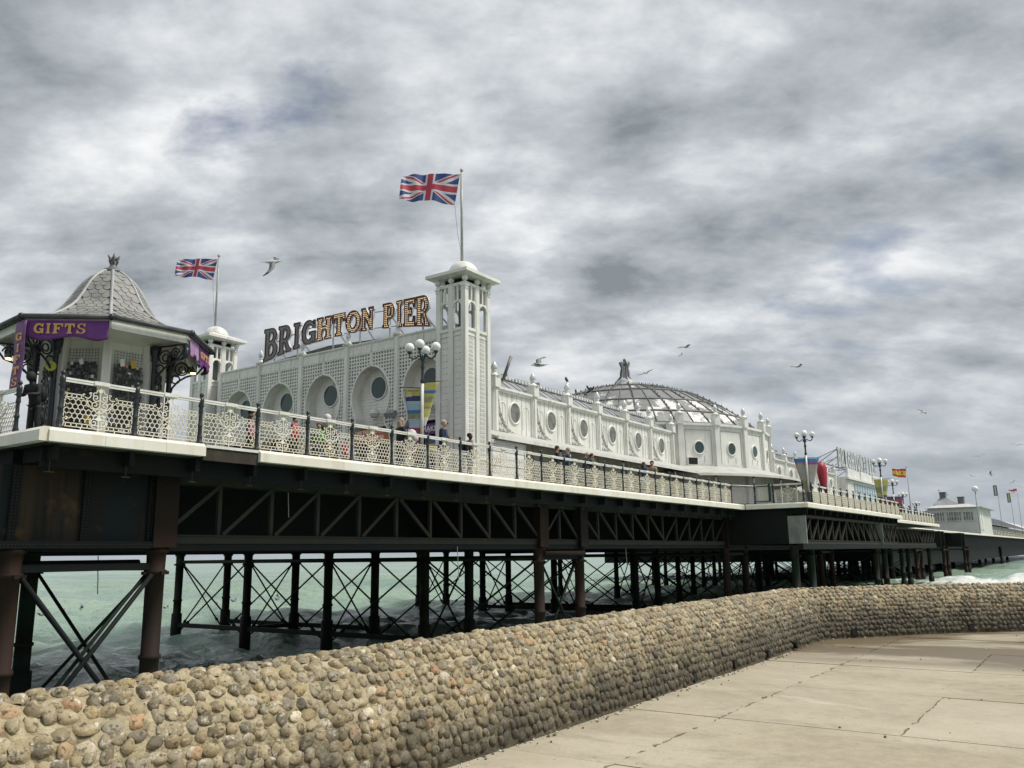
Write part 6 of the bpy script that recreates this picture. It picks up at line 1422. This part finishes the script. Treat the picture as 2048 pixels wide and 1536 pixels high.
# ------------------------------------------------------------------ lamp posts with globes and banners
def lamp_post(label, x, y, banners, rz=0.0, n_arm=4, tall=8.45, center=False, group='globe lamp posts'):
    L = thing('lamp_post', label, 'lamp post', (x, y, DECK), group); L.rotation_euler = (0, 0, 0)
    p = MB(); p.lathe([(.17, DECK), (.17, DECK+.25), (.12, DECK+.32), (.12, DECK+.75), (.075, DECK+.85)], (x, y, 0), 12); p.lathe([(.045, 7.35), (.06, 7.40), (.085, 7.46), (.05, 7.55), (.05, 7.85), (.085, 7.93), (.055, 8.0), (.05, tall-.3), (.09, tall-.24), (.07, tall-.1), (.03, tall-.02)], (x, y, 0), 10); p.build('iron_shaft', 'lamp_iron', L)
    w = MB(); w.lathe([(.06, DECK+.8), (.055, 7.36)], (x, y, 0), 10); w.build('white_shaft', 'rail_white', L)
    for k in range(n_arm):
        a = rz+2*math.pi*k/n_arm; d = V(math.cos(a), math.sin(a), 0); c = V(x, y, 0)
        b = MB(); b.path([c+d*u+V(0, 0, z) for u, z in ((.05, tall-.16), (.14, tall-.10), (.24, tall-.19), (.34, tall-.21), (.43, tall-.13), (.46, tall-.02))], [.03, .028, .028, .03, .032, .035], 6); b.path([c+d*(.13+.055*math.cos(t))+V(0, 0, tall-.17+.055*math.sin(t)) for t in np.linspace(0, 5.2, 9)], .016, 5)
        b.lathe([(.03, tall-.04), (.085, tall+.02), (.08, tall+.06)], c+d*.46, 10); arm = b.build('arm', 'lamp_iron', L)
        g = MB(); g.ball(c+d*.46+V(0, 0, tall+.20), .165, 20); g.build('globe', 'globe_glass', arm)
    if center:
        b = MB(); b.lathe([(.05, tall-.1), (.10, tall+.10), (.09, tall+.15)], (x, y, 0), 10); arm = b.build('arm', 'lamp_iron', L); g = MB(); g.ball((x, y, tall+.31), .175, 20); g.build('globe', 'globe_glass', arm)
    for (ang, zt, wt, wb, h, bands, txt) in banners:
        d = V(math.cos(ang), math.sin(ang), 0); c = V(x, y, 0)+d*.06
        s = MB(); s.tube(c+V(0, 0, zt), c+d*(wt+.14)+V(0, 0, zt+.03), .016, n=6); bar = s.build('banner_arm', 'lamp_iron', L)
        NB = 40; m = MB(); mats = []; tot = sum(b_[1] for b_ in bands); edges = []; z = 0
        for nm, hh in bands: mats.append(nm); edges.append(z); z += hh/tot
        rows = []
        for i in range(NB+1):
            t = i/NB; wd = wt+(wb-wt)*t; sw = V(-d.y, d.x, 0)*(.03*math.sin(t*5+ang)); rows.append([c+d*(wd*j/4)+V(0, 0, zt-.03-h*t)+sw*(j/4) for j in range(5)])
        for i in range(NB):
            t = (i+.5)/NB; mi = max(q for q in range(len(edges)) if edges[q] <= t)
            m.add(rows[i]+rows[i+1], [(j, j+1, 5+j+1, 5+j) for j in range(4)], mi, True)
        o = m.build('banner', mats, L); sm = o.modifiers.new('thick', 'SOLIDIFY'); sm.thickness = .01
        for tt, dz, sz, mt, off in txt:
            me = text_mesh(tt, sz, mt, .002); nrm = Vector((d.y, -d.x, 0))
            if nrm.dot(Vector((-x, -y, 0))) < 0: nrm = -nrm
            ux = V(0, 0, 1).cross(nrm); cc = c+d*off+V(0, 0, zt-dz)+nrm*.016+V(0, 0, 0)
            inst('lettering', me, L, mtx=Matrix(((ux.x, 0, nrm.x, cc.x), (ux.y, 0, nrm.y, cc.y), (0, 1, 0, cc.z), (0, 0, 0, 1))))
    return L
mat('lamp_iron', (0.016, 0.030, 0.040), (0.024, 0.040, 0.050), 4, 0.38)
S1, S2_ = 2.15, -1.0
bar_bands = [('banner_yellow', .22), ('banner_navy', .14), ('banner_cyan', .25), ('banner_blue', .10), ('banner_olive', .18), ('banner_cyan', .25), ('banner_red', .45), ('banner_white', .06), ('banner_red', .42)]
yel_bands = [('banner_yellow', .25), ('banner_blue', .12), ('banner_yellow', .12), ('banner_olive', .2), ('banner_yellow', .14), ('banner_olive', .1), ('banner_yellow', .3), ('banner_white', .3)]
lamp_post('lamp post with four globes and a bar banner before the lattice arches', 21.38, 18.62,
          [(S1, 7.22, .56, .24, 2.45, bar_bands, [("HORATIO'S", .10, .10, 'banner_navy', .33), ('BAR', .28, .12, 'white_text', .40)]), (S2_, 7.42, .50, .06, 1.5, yel_bands, [])], rz=.5)
img = [('banner_blue', .25), ('banner_tan', .10), ('banner_photo', .9), ('banner_olive', .5), ('banner_tan', .6)]; img2 = [('banner_blue', .25), ('banner_red', .12), ('banner_photo', 1.2), ('banner_navy', .25), ('banner_photo', .7)]
lamp_post('lamp post with globes and two tapering blue topped banners beside the domed drum', 52.95, 14.8, [(S1, 7.2, .72, .05, 2.6, img, []), (S2_, 7.2, .72, .05, 2.6, img2, [])], rz=.3, n_arm=4, center=True)
yl = [('banner_yellow', .7), ('banner_olive', .5), ('banner_yellow', .4), ('banner_navy', .2), ('banner_tan', .7), ('banner_navy', .5)]
lamp_post('lamp post with globes and a narrow yellow and black banner by the flat roofed block', 73.5, 14.7, [(S1, 7.2, .55, .2, 2.7, yl, []), (S2_, 7.2, .5, .12, 2.4, yl, [])], rz=.3, center=True)
rd = [('banner_navy', .2), ('banner_red', .5), ('banner_tan', .6), ('banner_red', .5)]
lamp_post('lamp post with globes and dull red banners, beyond the flat roofed block', 97.4, 18.4, [(S1, 7.1, .9, .55, 2.0, rd, []), (S2_, 7.1, .9, .55, 2.0, rd, [])], rz=.3, center=True)
lamp_post('distant lamp post with globes and a slim yellow green banner near the pavilion', 120.2, 18.4 if False else 21.6, [(S1, 7.2, .8, .6, 2.9, [('banner_yellow', .5), ('banner_olive', .6), ('banner_cyan', .5), ('banner_navy', .8)], [])], rz=.3, center=True)
lamp_post('most distant lamp post with small globes between the striped flag and pavilion', 146, 24.4, [(S1, 7.0, 1.0, .7, 1.6, rd, [])], rz=.3, center=True)

# ------------------------------------------------------------------ red float cover on its stand
rc = thing('float_cover', 'bulky red cover over a rescue float, leaning on the wide stage railing', 'float', (55.9, 14.6, DECK))
m = MB(); c = V(56.2, 14.75, 6.45); prof = [(.02, -1.15), (.16, -1.05), (.26, -.8), (.36, -.3), (.40, .1), (.38, .4), (.26, .64), (.05, .76)]
m.lathe(prof, c, 16, 0, True, sx=1.15, sy=.75)
for i, v in enumerate(m.v):
    k = (v[2]-c.z); m.v[i] = (v[0]-.12*k+.03*math.sin(k*9+v[0]*7), v[1]+.02*math.sin(k*13), v[2])
m.build('cover', 'red_cover', rc)
m = MB(); m.path([(56.35, 14.7, 5.5), (56.5, 14.68, 5.0), (56.42, 14.68, 4.85)], [.10, .06, .03], 6); m.build('tail', 'red_cover', rc)
m = MB(); m.tube((56.2, 14.9, DECK), (56.2, 14.9, 6.6), .04, n=8); m.tube((56.1, 15.2, DECK), (56.2, 14.9, 5.8), .03, n=6); m.build('stand', 'iron_black', rc)

# ------------------------------------------------------------------ people
def skin_mesh(name, nodes, edges, mt, parent, root=0, sub=1, smooth=True):
    me = bpy.data.meshes.new(name); me.from_pydata([n[0] for n in nodes], edges, []); me.materials.append(MAT[mt])
    o = bpy.data.objects.new(name, me); COL.objects.link(o); o.parent = parent; LOC[o.name] = Vector((0, 0, 0))
    o.modifiers.new('Skin', 'SKIN').use_smooth_shade = True
    for i, n in enumerate(nodes):
        sv = me.skin_vertices[0].data[i]; r = n[1]; sv.radius = (r, r) if not isinstance(r, tuple) else r; sv.use_root = (i == root)
    sb = o.modifiers.new('Sub', 'SUBSURF'); sb.levels = sub; sb.render_levels = sub
    return o
for nm, c in (('skin_pale', (.50, .30, .22)), ('skin_ruddy', (.45, .24, .17)), ('skin_dark', (.055, .03, .02)), ('hair_grey', (.42, .41, .39)), ('hair_blond', (.36, .29, .20)), ('hair_black', (.012, .011, .010)), ('hair_brown', (.06, .04, .025)),
              ('cloth_navy', (.014, .020, .040)), ('cloth_black', (.010, .010, .013)), ('cloth_red', (.48, .02, .05)), ('cloth_blue', (.025, .075, .17)), ('cloth_white', (.62, .60, .60)), ('cloth_tan', (.30, .22, .13)),
              ('cloth_green', (.10, .28, .06)), ('cloth_olive', (.07, .085, .06)), ('cloth_pink', (.50, .10, .20)), ('cloth_mustard', (.30, .16, .05)), ('cloth_jean', (.05, .075, .13)), ('cloth_dark', (.03, .03, .032)), ('cloth_teal', (.03, .10, .10)), ('shoe', (.02, .018, .016))):
    mat(nm, c, tuple(q*.8 for q in c), 9, .75, bump=.2, bscale=25)
def person(label, x, y, face, height=1.74, top='cloth_navy', legs='cloth_dark', skin='skin_pale', hair='hair_brown', pose='down', hairstyle='short', under=None, lean=0.0, glasses=False, bag=None, group='people on the pier'):
    """local frame: faces -Y; face = rotation about Z"""
    P = thing('person', label, 'person', (x, y, DECK), group); LOC[P.name] = Vector((0, 0, 0)); P.rotation_euler = (0, 0, face); k = height/1.75; P.scale = (k, k, k)
    L = lean; n = lambda q, r: (tuple(q), r)
    up = lambda px, py, pz: (px, py-L*max(0, pz-.95)*1.2, pz-L*L*max(0, pz-.95)*.35)
    arms = {'down': [((.215, .02, 1.15), (.225, -.05, .92), (.225, -.09, .83)), ((-.215, .02, 1.15), (-.225, -.05, .92), (-.225, -.09, .83))],
            'rail': [((.24, -.10, 1.17), (.20, -.36, 1.13), (.17, -.44, 1.12)), ((-.24, -.10, 1.17), (-.20, -.36, 1.13), (-.17, -.44, 1.12))],
            'rail_wide': [((.27, -.10, 1.20), (.42, -.32, 1.13), (.50, -.40, 1.11)), ((-.22, -.06, 1.16), (-.12, -.28, 1.14), (-.02, -.36, 1.13))],
            'hold': [((.22, -.06, 1.17), (.12, -.28, 1.20), (.05, -.34, 1.22)), ((-.22, -.06, 1.17), (-.12, -.28, 1.20), (-.05, -.34, 1.22))]}[pose]
    nodes = [n((0, 0, .95), (.10, .07)), n(up(0, -.0, 1.12), (.10, .07)), n(up(0, 0, 1.30), (.12, .08)), n(up(0, .0, 1.42), (.10, .07)), n(up(0, -.005, 1.51), .05), n(up(0, -.02, 1.57), .062), n(up(0, -.025, 1.65), (.078, .095)), n(up(0, -.015, 1.73), (.062, .075))]
    edges = [(i, i+1) for i in range(7)]
    nodes.append(n(up(0, -.115, 1.62), .014)); edges.append((6, 8))                       # nose
    for s in (1, -1): nodes.append(n(up(s*.085, 0, 1.64), .016)); edges.append((6, len(nodes)-1))   # ears
    arm_idx = []
    for s, (el, wr, hd) in zip((1, -1), arms):
        b = len(nodes); sh = up(s*.175, 0, 1.425); f = (lambda q: up(*q)) if pose in ('down',) else (lambda q: (q[0], q[1]-L*.25, q[2]))
        nodes += [n(sh, .06), n(f(el), .042), n(f(wr), .028), n(f(hd), (.036, .018))]; edges += [(3, b), (b, b+1), (b+1, b+2), (b+2, b+3)]; arm_idx.append(b)
        w, h = Vector(f(wr)), Vector(f(hd)); d = (h-w).normalized(); side = d.cross(V(0, 0, 1)) if abs(d.z) < .9 else V(0, 1, 0)
        for fi, (off, ln_) in enumerate(((-.024, .06), (-.008, .075), (.008, .07), (.024, .055))):
            t = len(nodes); nodes += [n(h+side*off+d*ln_*.55, .0085), n(h+side*off+d*ln_+V(0, 0, -.012), .007)]; edges += [(b+3, t), (t, t+1)]
        t = len(nodes); nodes += [n(w.lerp(h, .45)+side*(-.034*s)+d*.012, .010), n(w.lerp(h, .8)+side*(-.052*s)+d*.022, .008)]; edges += [(b+3, t), (t, t+1)]
    for s in (1, -1):
        b = len(nodes); nodes += [n((s*.09, .0, .84), .066), n((s*.10, -.015, .48), .05), n((s*.105, .03, .09), .038), n((s*.115, -.11, .035), (.04, .028))]; edges += [(0, b), (b, b+1), (b+1, b+2), (b+2, b+3)]
    skin_mesh('body', nodes, edges, skin, P)
    # jacket over torso and arms
    jn = [n((0, 0, .86), (.185, .14)), n(up(0, 0, 1.12), (.175, .135)), n(up(0, 0, 1.30), (.185, .14)), n(up(0, .01, 1.43), (.13, .105)), n(up(0, .012, 1.475), .078)]; je = [(0, 1), (1, 2), (2, 3), (3, 4)]
    for s, (el, wr, hd) in zip((1, -1), arms):
        b = len(jn); f = (lambda q: up(*q)) if pose in ('down',) else (lambda q: (q[0], q[1]-L*.25, q[2])); jn += [n(up(s*.18, 0, 1.425), .078), n(f(el), .062), n(f(wr), .045)]; je += [(3, b), (b, b+1), (b+1, b+2)]
    skin_mesh('jacket', jn, je, top, P)
    if under: m = MB(); q = [Vector(up(a, -.135 if b > 1.0 else -.14, b)) for a, b in ((-.05, .95), (.05, .95), (.075, 1.3), (.04, 1.46), (-.04, 1.46), (-.075, 1.3))]; m.add(q+[v+V(0, .05, 0) for v in q], [(0, 1, 2, 3, 4, 5), (11, 10, 9, 8, 7, 6)]+[(i, 6+i, 6+(i+1) % 6, (i+1) % 6) for i in range(6)], 0, True); m.build('shirt', under, P)
    tn = [n((0, 0, .95), (.155, .12))]; te = []
    for s in (1, -1):
        b = len(tn); tn += [n((s*.09, 0, .84), .10), n((s*.10, -.015, .48), .075), n((s*.105, .03, .10), .062)]; te += [(0, b), (b, b+1), (b+1, b+2)]
    skin_mesh('trousers', tn, te, legs, P)
    for s in (1, -1):
        sh = MB(); sh.ball((s*.112, -.05, .045), .055, 10, sy=2.4, sz=.8); sh.build('shoe', 'shoe', P)
    hc = Vector(up(0, .0, 1.68)); h = MB()
    if hairstyle == 'bald_fringe': h.ball(hc+V(0, .03, -.03), .085, 12, sz=.5)
    elif hairstyle == 'long':
        h.ball(hc+V(0, .015, .015), .108, 14, sz=1.0); h.lathe([(.05, -.34), (.10, -.22), (.105, -.08), (.08, .0)], hc+V(0, .065, .02), 12, sy=.7)
    elif hairstyle == 'hood': h.ball(hc+V(0, .01, -.01), .125, 14, sz=1.15)
    else: h.ball(hc+V(0, .018, .02), .102, 14, sz=.92)
    h.build('hair' if hairstyle != 'hood' else 'hood', hair, P)
    e = MB()
    for s in (1, -1): e.ball(Vector(up(s*.032, -.112, 1.66)), .011, 8)
    e.build('eyes', 'hair_black', P)
    if glasses: g = MB(); [g.obox(Vector(up(s*.036, -.125, 1.66)), (.03, 0, 0), (0, .006, 0), (0, 0, .02)) for s in (1, -1)]; g.obox(Vector(up(0, -.125, 1.667)), (.075, 0, 0), (0, .004, 0), (0, 0, .005)); g.build('sunglasses', 'cloth_black', P)
    if bag: b = MB(); b.lathe([(.02, -.24), (.14, -.2), (.16, 0), (.13, .18), (.02, .24)], Vector(up(0, .22, 1.25)), 12, sx=1.1, sy=.7); b.build('backpack', bag, P)
    return P
A_ = -.55          # turned towards the sea end (right of the picture)
person('grey haired person in dark blazer and sunglasses leaning on the railing', 21.95, 18.22, .45, 1.80, 'cloth_navy', 'cloth_navy', 'skin_pale', 'hair_grey', 'rail_wide', 'short', 'cloth_blue', .08, True)
person('long haired person in a dark coat holding a white bundle at the railing', 20.1, 18.45, 1.25, 1.66, 'cloth_black', 'cloth_dark', 'skin_pale', 'hair_blond', 'hold', 'long', None, .05)
b_ = thing('bundle', 'white and lilac bundle carried by the long haired person', 'bundle', (20.28, 18.12, DECK+1.0)); m = MB(); m.ball((20.34, 18.16, DECK+1.13), .17, 14, sz=1.15); m.ball((20.42, 18.1, DECK+1.02), .13, 12, sz=1.1); m.build('cloth', 'cloth_white', b_)
person('person in navy jacket and mustard top with a dark rucksack by the tower', 24.5, 19.0, .2, 1.70, 'cloth_navy', 'cloth_jean', 'skin_dark', 'hair_black', 'down', 'short', 'cloth_mustard', .0, False, 'cloth_black')
person('person in a bright red top behind the railing before the lattice arches', 16.75, 19.6, .4, 1.42, 'cloth_red', 'cloth_dark', 'skin_pale', 'hair_brown', 'down', 'short')
person('person in a grey hat and dark olive coat before the lattice arches', 18.75, 20.4, 2.6, 1.80, 'cloth_olive', 'cloth_dark', 'skin_pale', 'cloth_white', 'down', 'hood')
person('person in a grass green top half hidden by a railing post', 17.95, 19.9, -.8, 1.40, 'cloth_green', 'cloth_jean', 'skin_pale', 'hair_brown', 'down', 'short')
person('person in a wine pink coat behind the railing near the kiosk', 15.6, 20.2, .9, 1.40, 'cloth_pink', 'cloth_dark', 'skin_ruddy', 'hair_brown', 'down', 'long')
person('child sized person in red by the orange direction board', 19.75, 20.6, .3, 1.15, 'cloth_red', 'cloth_dark', 'skin_pale', 'hair_brown', 'down', 'short')
person('person in dark navy beside the wine pink coat near the kiosk', 16.15, 20.9, 1.4, 1.68, 'cloth_navy', 'cloth_dark', 'skin_ruddy', 'hair_black', 'down', 'short')
person('fair haired person in a bright blue coat with white scarf leaning on the railing', 30.35, 18.4, .75, 1.66, 'cloth_blue', 'cloth_navy', 'skin_pale', 'hair_blond', 'rail', 'long', 'cloth_white', .12)
person('dark haired person in navy leaning close beside the bright blue coat', 29.75, 18.55, .7, 1.70, 'cloth_navy', 'cloth_dark', 'skin_pale', 'hair_brown', 'rail', 'short', None, .1)
person('grey haired person in dark navy resting on the railing beside the dark green coat', 31.8, 18.35, .5, 1.64, 'cloth_navy', 'cloth_dark', 'skin_ruddy', 'hair_grey', 'rail', 'bald_fringe', None, .1)
person('person in a very dark green coat resting on the railing under the canopy', 32.4, 18.4, .5, 1.60, 'cloth_olive', 'cloth_dark', 'skin_ruddy', 'hair_brown', 'rail', 'short', None, .1)
person('brown haired person in a deep blue dress facing the tan jacket', 38.1, 18.6, 1.3, 1.68, 'cloth_blue', 'cloth_navy', 'skin_pale', 'hair_brown', 'hold', 'long')
person('person in a tan jacket holding a camera up to the deep blue dress', 39.35, 18.75, -1.3, 1.86, 'cloth_tan', 'cloth_tan', 'skin_ruddy', 'hair_brown', 'hold', 'short')
person('person all in black hunched over the return railing behind the long banner', 9.3, 19.75, -1.2, 1.50, 'cloth_black', 'cloth_black', 'cloth_black', 'hair_black', 'rail', 'hood', None, .30, bag='cloth_black')
for i, (x, y, f, t) in enumerate(((84.5, 16.6, .4, 'cloth_black'), (87.5, 16.7, .8, 'cloth_navy'), (93, 16.9, 1.2, 'cloth_red'), (97.5, 17, .2, 'cloth_blue'), (99.5, 16.8, .4, 'cloth_navy'))):
    person(['person in black at the distant narrow stage railing', 'person in navy with arms on the distant narrow stage railing', 'person in red on the distant narrow stage', 'person in blue standing near the striped flag', 'person in navy standing by the striped flag pole'][i], x, y, f, 1.72, t, 'cloth_dark', 'skin_pale', 'hair_brown', 'rail' if i < 2 else 'down')

# ------------------------------------------------------------------ birds
def gull(label, pos, head, wl, wr, s=1.0, bank=0.0, dark=False, group='gulls over the pier'):
    """wl/wr: (inner lift, outer lift) of each wing"""
    G = thing('seagull', label, 'seagull', pos, group); LOC[G.name] = Vector((0, 0, 0)); G.rotation_euler = (bank, 0, head); G.scale = (s, s, s)
    b = MB(); prof = [(-.30, .012), (-.24, .04), (-.12, .075), (0, .088), (.10, .075), (.17, .048), (.21, .045), (.25, .045), (.28, .025)]
    vs = []; n = 10
    for x, r in prof:
        for j in range(n): a = 2*math.pi*j/n; vs.append((x, r*math.cos(a), r*math.sin(a)*.9+(.02 if x > .2 else 0)))
    fs = [(i*n+j, i*n+(j+1) % n, (i+1)*n+(j+1) % n, (i+1)*n+j) for i in range(len(prof)-1) for j in range(n)]
    b.add(vs, fs, 0, True); b.build('body', 'gull_white', G)
    bk = MB(); bk.path([(.27, 0, .018), (.325, 0, .008), (.335, 0, 0)], [.015, .010, .004], 6); bk.build('bill', 'gull_bill', G)
    tl = MB(); tl.add([(-.22, -.03, .0), (-.22, .03, .0), (-.42, .075, .0), (-.42, -.075, .0), (-.22, -.03, .012), (-.22, .03, .012), (-.42, .075, .006), (-.42, -.075, .006)], [(0, 1, 2, 3), (7, 6, 5, 4), (0, 4, 5, 1), (1, 5, 6, 2), (2, 6, 7, 3), (3, 7, 4, 0)]); tl.build('tail', 'gull_white', G)
    for s_, (l1, l2) in ((1, wl), (-1, wr)):
        w = MB(); ys = [0, .15, .32, .45, .58, .70, .78]; z = []; 
        for y in ys: z.append(l1*min(y, .34)/.34*.30+(l2*(y-.34)/.44*.36 if y > .34 else 0))
        lead = [.12, .15, .17, .13, .05, -.05, -.16]; ch = [.20, .22, .20, .17, .14, .10, .02]
        sp = [1, 1, 1, .97, .94, .92, .9]; P = []
        for y, zz, a, c_, q in zip(ys, z, lead, ch, sp):
            yy = s_*(y*q+.04); P.append([(a, yy, zz), (a-c_*.4, yy, zz+.022), (a-c_, yy, zz-.005), (a-c_*.5, yy, zz-.006)])
        for i in range(len(P)-1):
            mi = 1 if i >= 4 else 0
            w.add(P[i]+P[i+1], [(j, (j+1) % 4, 4+(j+1) % 4, 4+j) for j in range(4)], mi, True)
        w.build('wing', ['gull_grey', 'gull_black'], G)
    return G
def at_px(x, y, dist): d = (CF*FPX+CR*(x-1024)+CU*(768-y)).normalized(); return EYE+d*dist
right = math.atan2(CR.y, CR.x)
gull('grey gull with one wing up and one down, flying between flag and roof sign', at_px(545, 524, 26), right, (.55, .2), (-.9, -.9), .78, .25)
gull('pale grey gull gliding with raised wings over the first hall roof', at_px(1078, 730, 38), right+math.pi-.2, (.25, -.3), (.8, .2), 1.15, -.2)
gull('dark winged gull gliding left of the clouds above the dome', at_px(1371, 694, 52), right+.3, (.2, -.2), (.45, -.3), .95, .15)
gull('small gull hovering just above the dome ribs', at_px(1292, 746, 60), right+.9, (.5, .2), (.1, -.4), .85, -.4)
gull('gull with flat outstretched wings high above the far lamp posts', at_px(1595, 733, 50), right+.1, (.15, .05), (.2, .05), .85, .1)
gull('small dark gull low beside the dome gull', at_px(1362, 710, 90), right-.5, (.4, .1), (.2, -.2), .8, .4)
for i, (x, y, d) in enumerate(((1846, 825, 80), (1958, 912, 120), (1982, 948, 120), (2034, 890, 110), (2026, 964, 150), (2026, 986, 150), (1944, 952, 170), (1878, 981, 170), (1922, 997, 200), (1895, 990, 210), (2044, 975, 170))):
    gull('tiny distant gull wheeling in the grey sky beyond the pavilion', at_px(x, y, d), right+i*1.3, (.5, .1), (.2, -.3), .9, .3*(-1)**i, group='far gulls beyond the pavilion')
# gulls floating on the swell beyond the columns
def floater(x, y, rz):
    G = thing('floating_gull', 'small dark gull sitting on the swell beyond the columns', 'seagull', (x, y, SEA+.22), 'gulls floating on the sea'); LOC[G.name] = Vector((0, 0, 0)); G.rotation_euler = (0, 0, rz)
    b = MB(); b.ball((0, 0, .03), .13, 10, sx=2.0, sz=.8); b.path([(.2, 0, .08), (.26, 0, .2), (.31, 0, .27)], [.07, .045, .05], 6); b.build('body', 'gull_grey', G)
    t = MB(); t.path([(-.2, 0, .06), (-.42, 0, .16)], [.07, .012], 6); t.build('tail', 'bird_dark', G)
for x, y, r in ((30, 60, .3), (32, 61, 1), (38, 58, .5), (42, 57, 2), (47, 62, .2), (36, 66, 1.2), (50, 60, .4), (55, 66, .9)): floater(x, y, r)
# dark birds perched on the landward ribs of the dome
def perched(x, y, z, rz, i):
    G = thing('perched_bird', 'small dark bird perched on the landward ribs of the dome', 'bird', (x, y, z), 'birds perched on the dome'); LOC[G.name] = Vector((0, 0, 0)); G.rotation_euler = (0, 0, rz)
    b = MB(); b.path([(-.20, 0, .02), (-.05, 0, .12), (.06, 0, .22), (.10, 0, .32), (.16, 0, .34)], [.02, .085, .085, .055, .012], 7); b.tube((0, .02, 0), (0, .02, .1), .012, n=4); b.build('body', 'bird_dark', G)
rr = random.Random(3)
for i in range(16):
    a = math.radians(rr.choice([-194, -209, -224, -179])); t = rr.random(); R = [(11.0, 10.95), (10.0, 12.0), (8.3, 13.2), (6.3, 14.35), (3.8, 15.2)]; q = t*3.99; j = int(q); f = q-j
    r = R[j][0]+(R[j+1][0]-R[j][0])*f; z = R[j][1]+(R[j+1][1]-R[j][1])*f; perched(DX+r*math.cos(a), DY+r*math.sin(a), z+.09, rr.uniform(0, 6), i)
perched(XS1[2], 25.0, 10.02+.56+.86*1.0, 1.0, 99)
bpy.data.objects['perched_bird.016']['label'] = 'small bird perched on the tip of a hall finial'; del bpy.data.objects['perched_bird.016']['group']
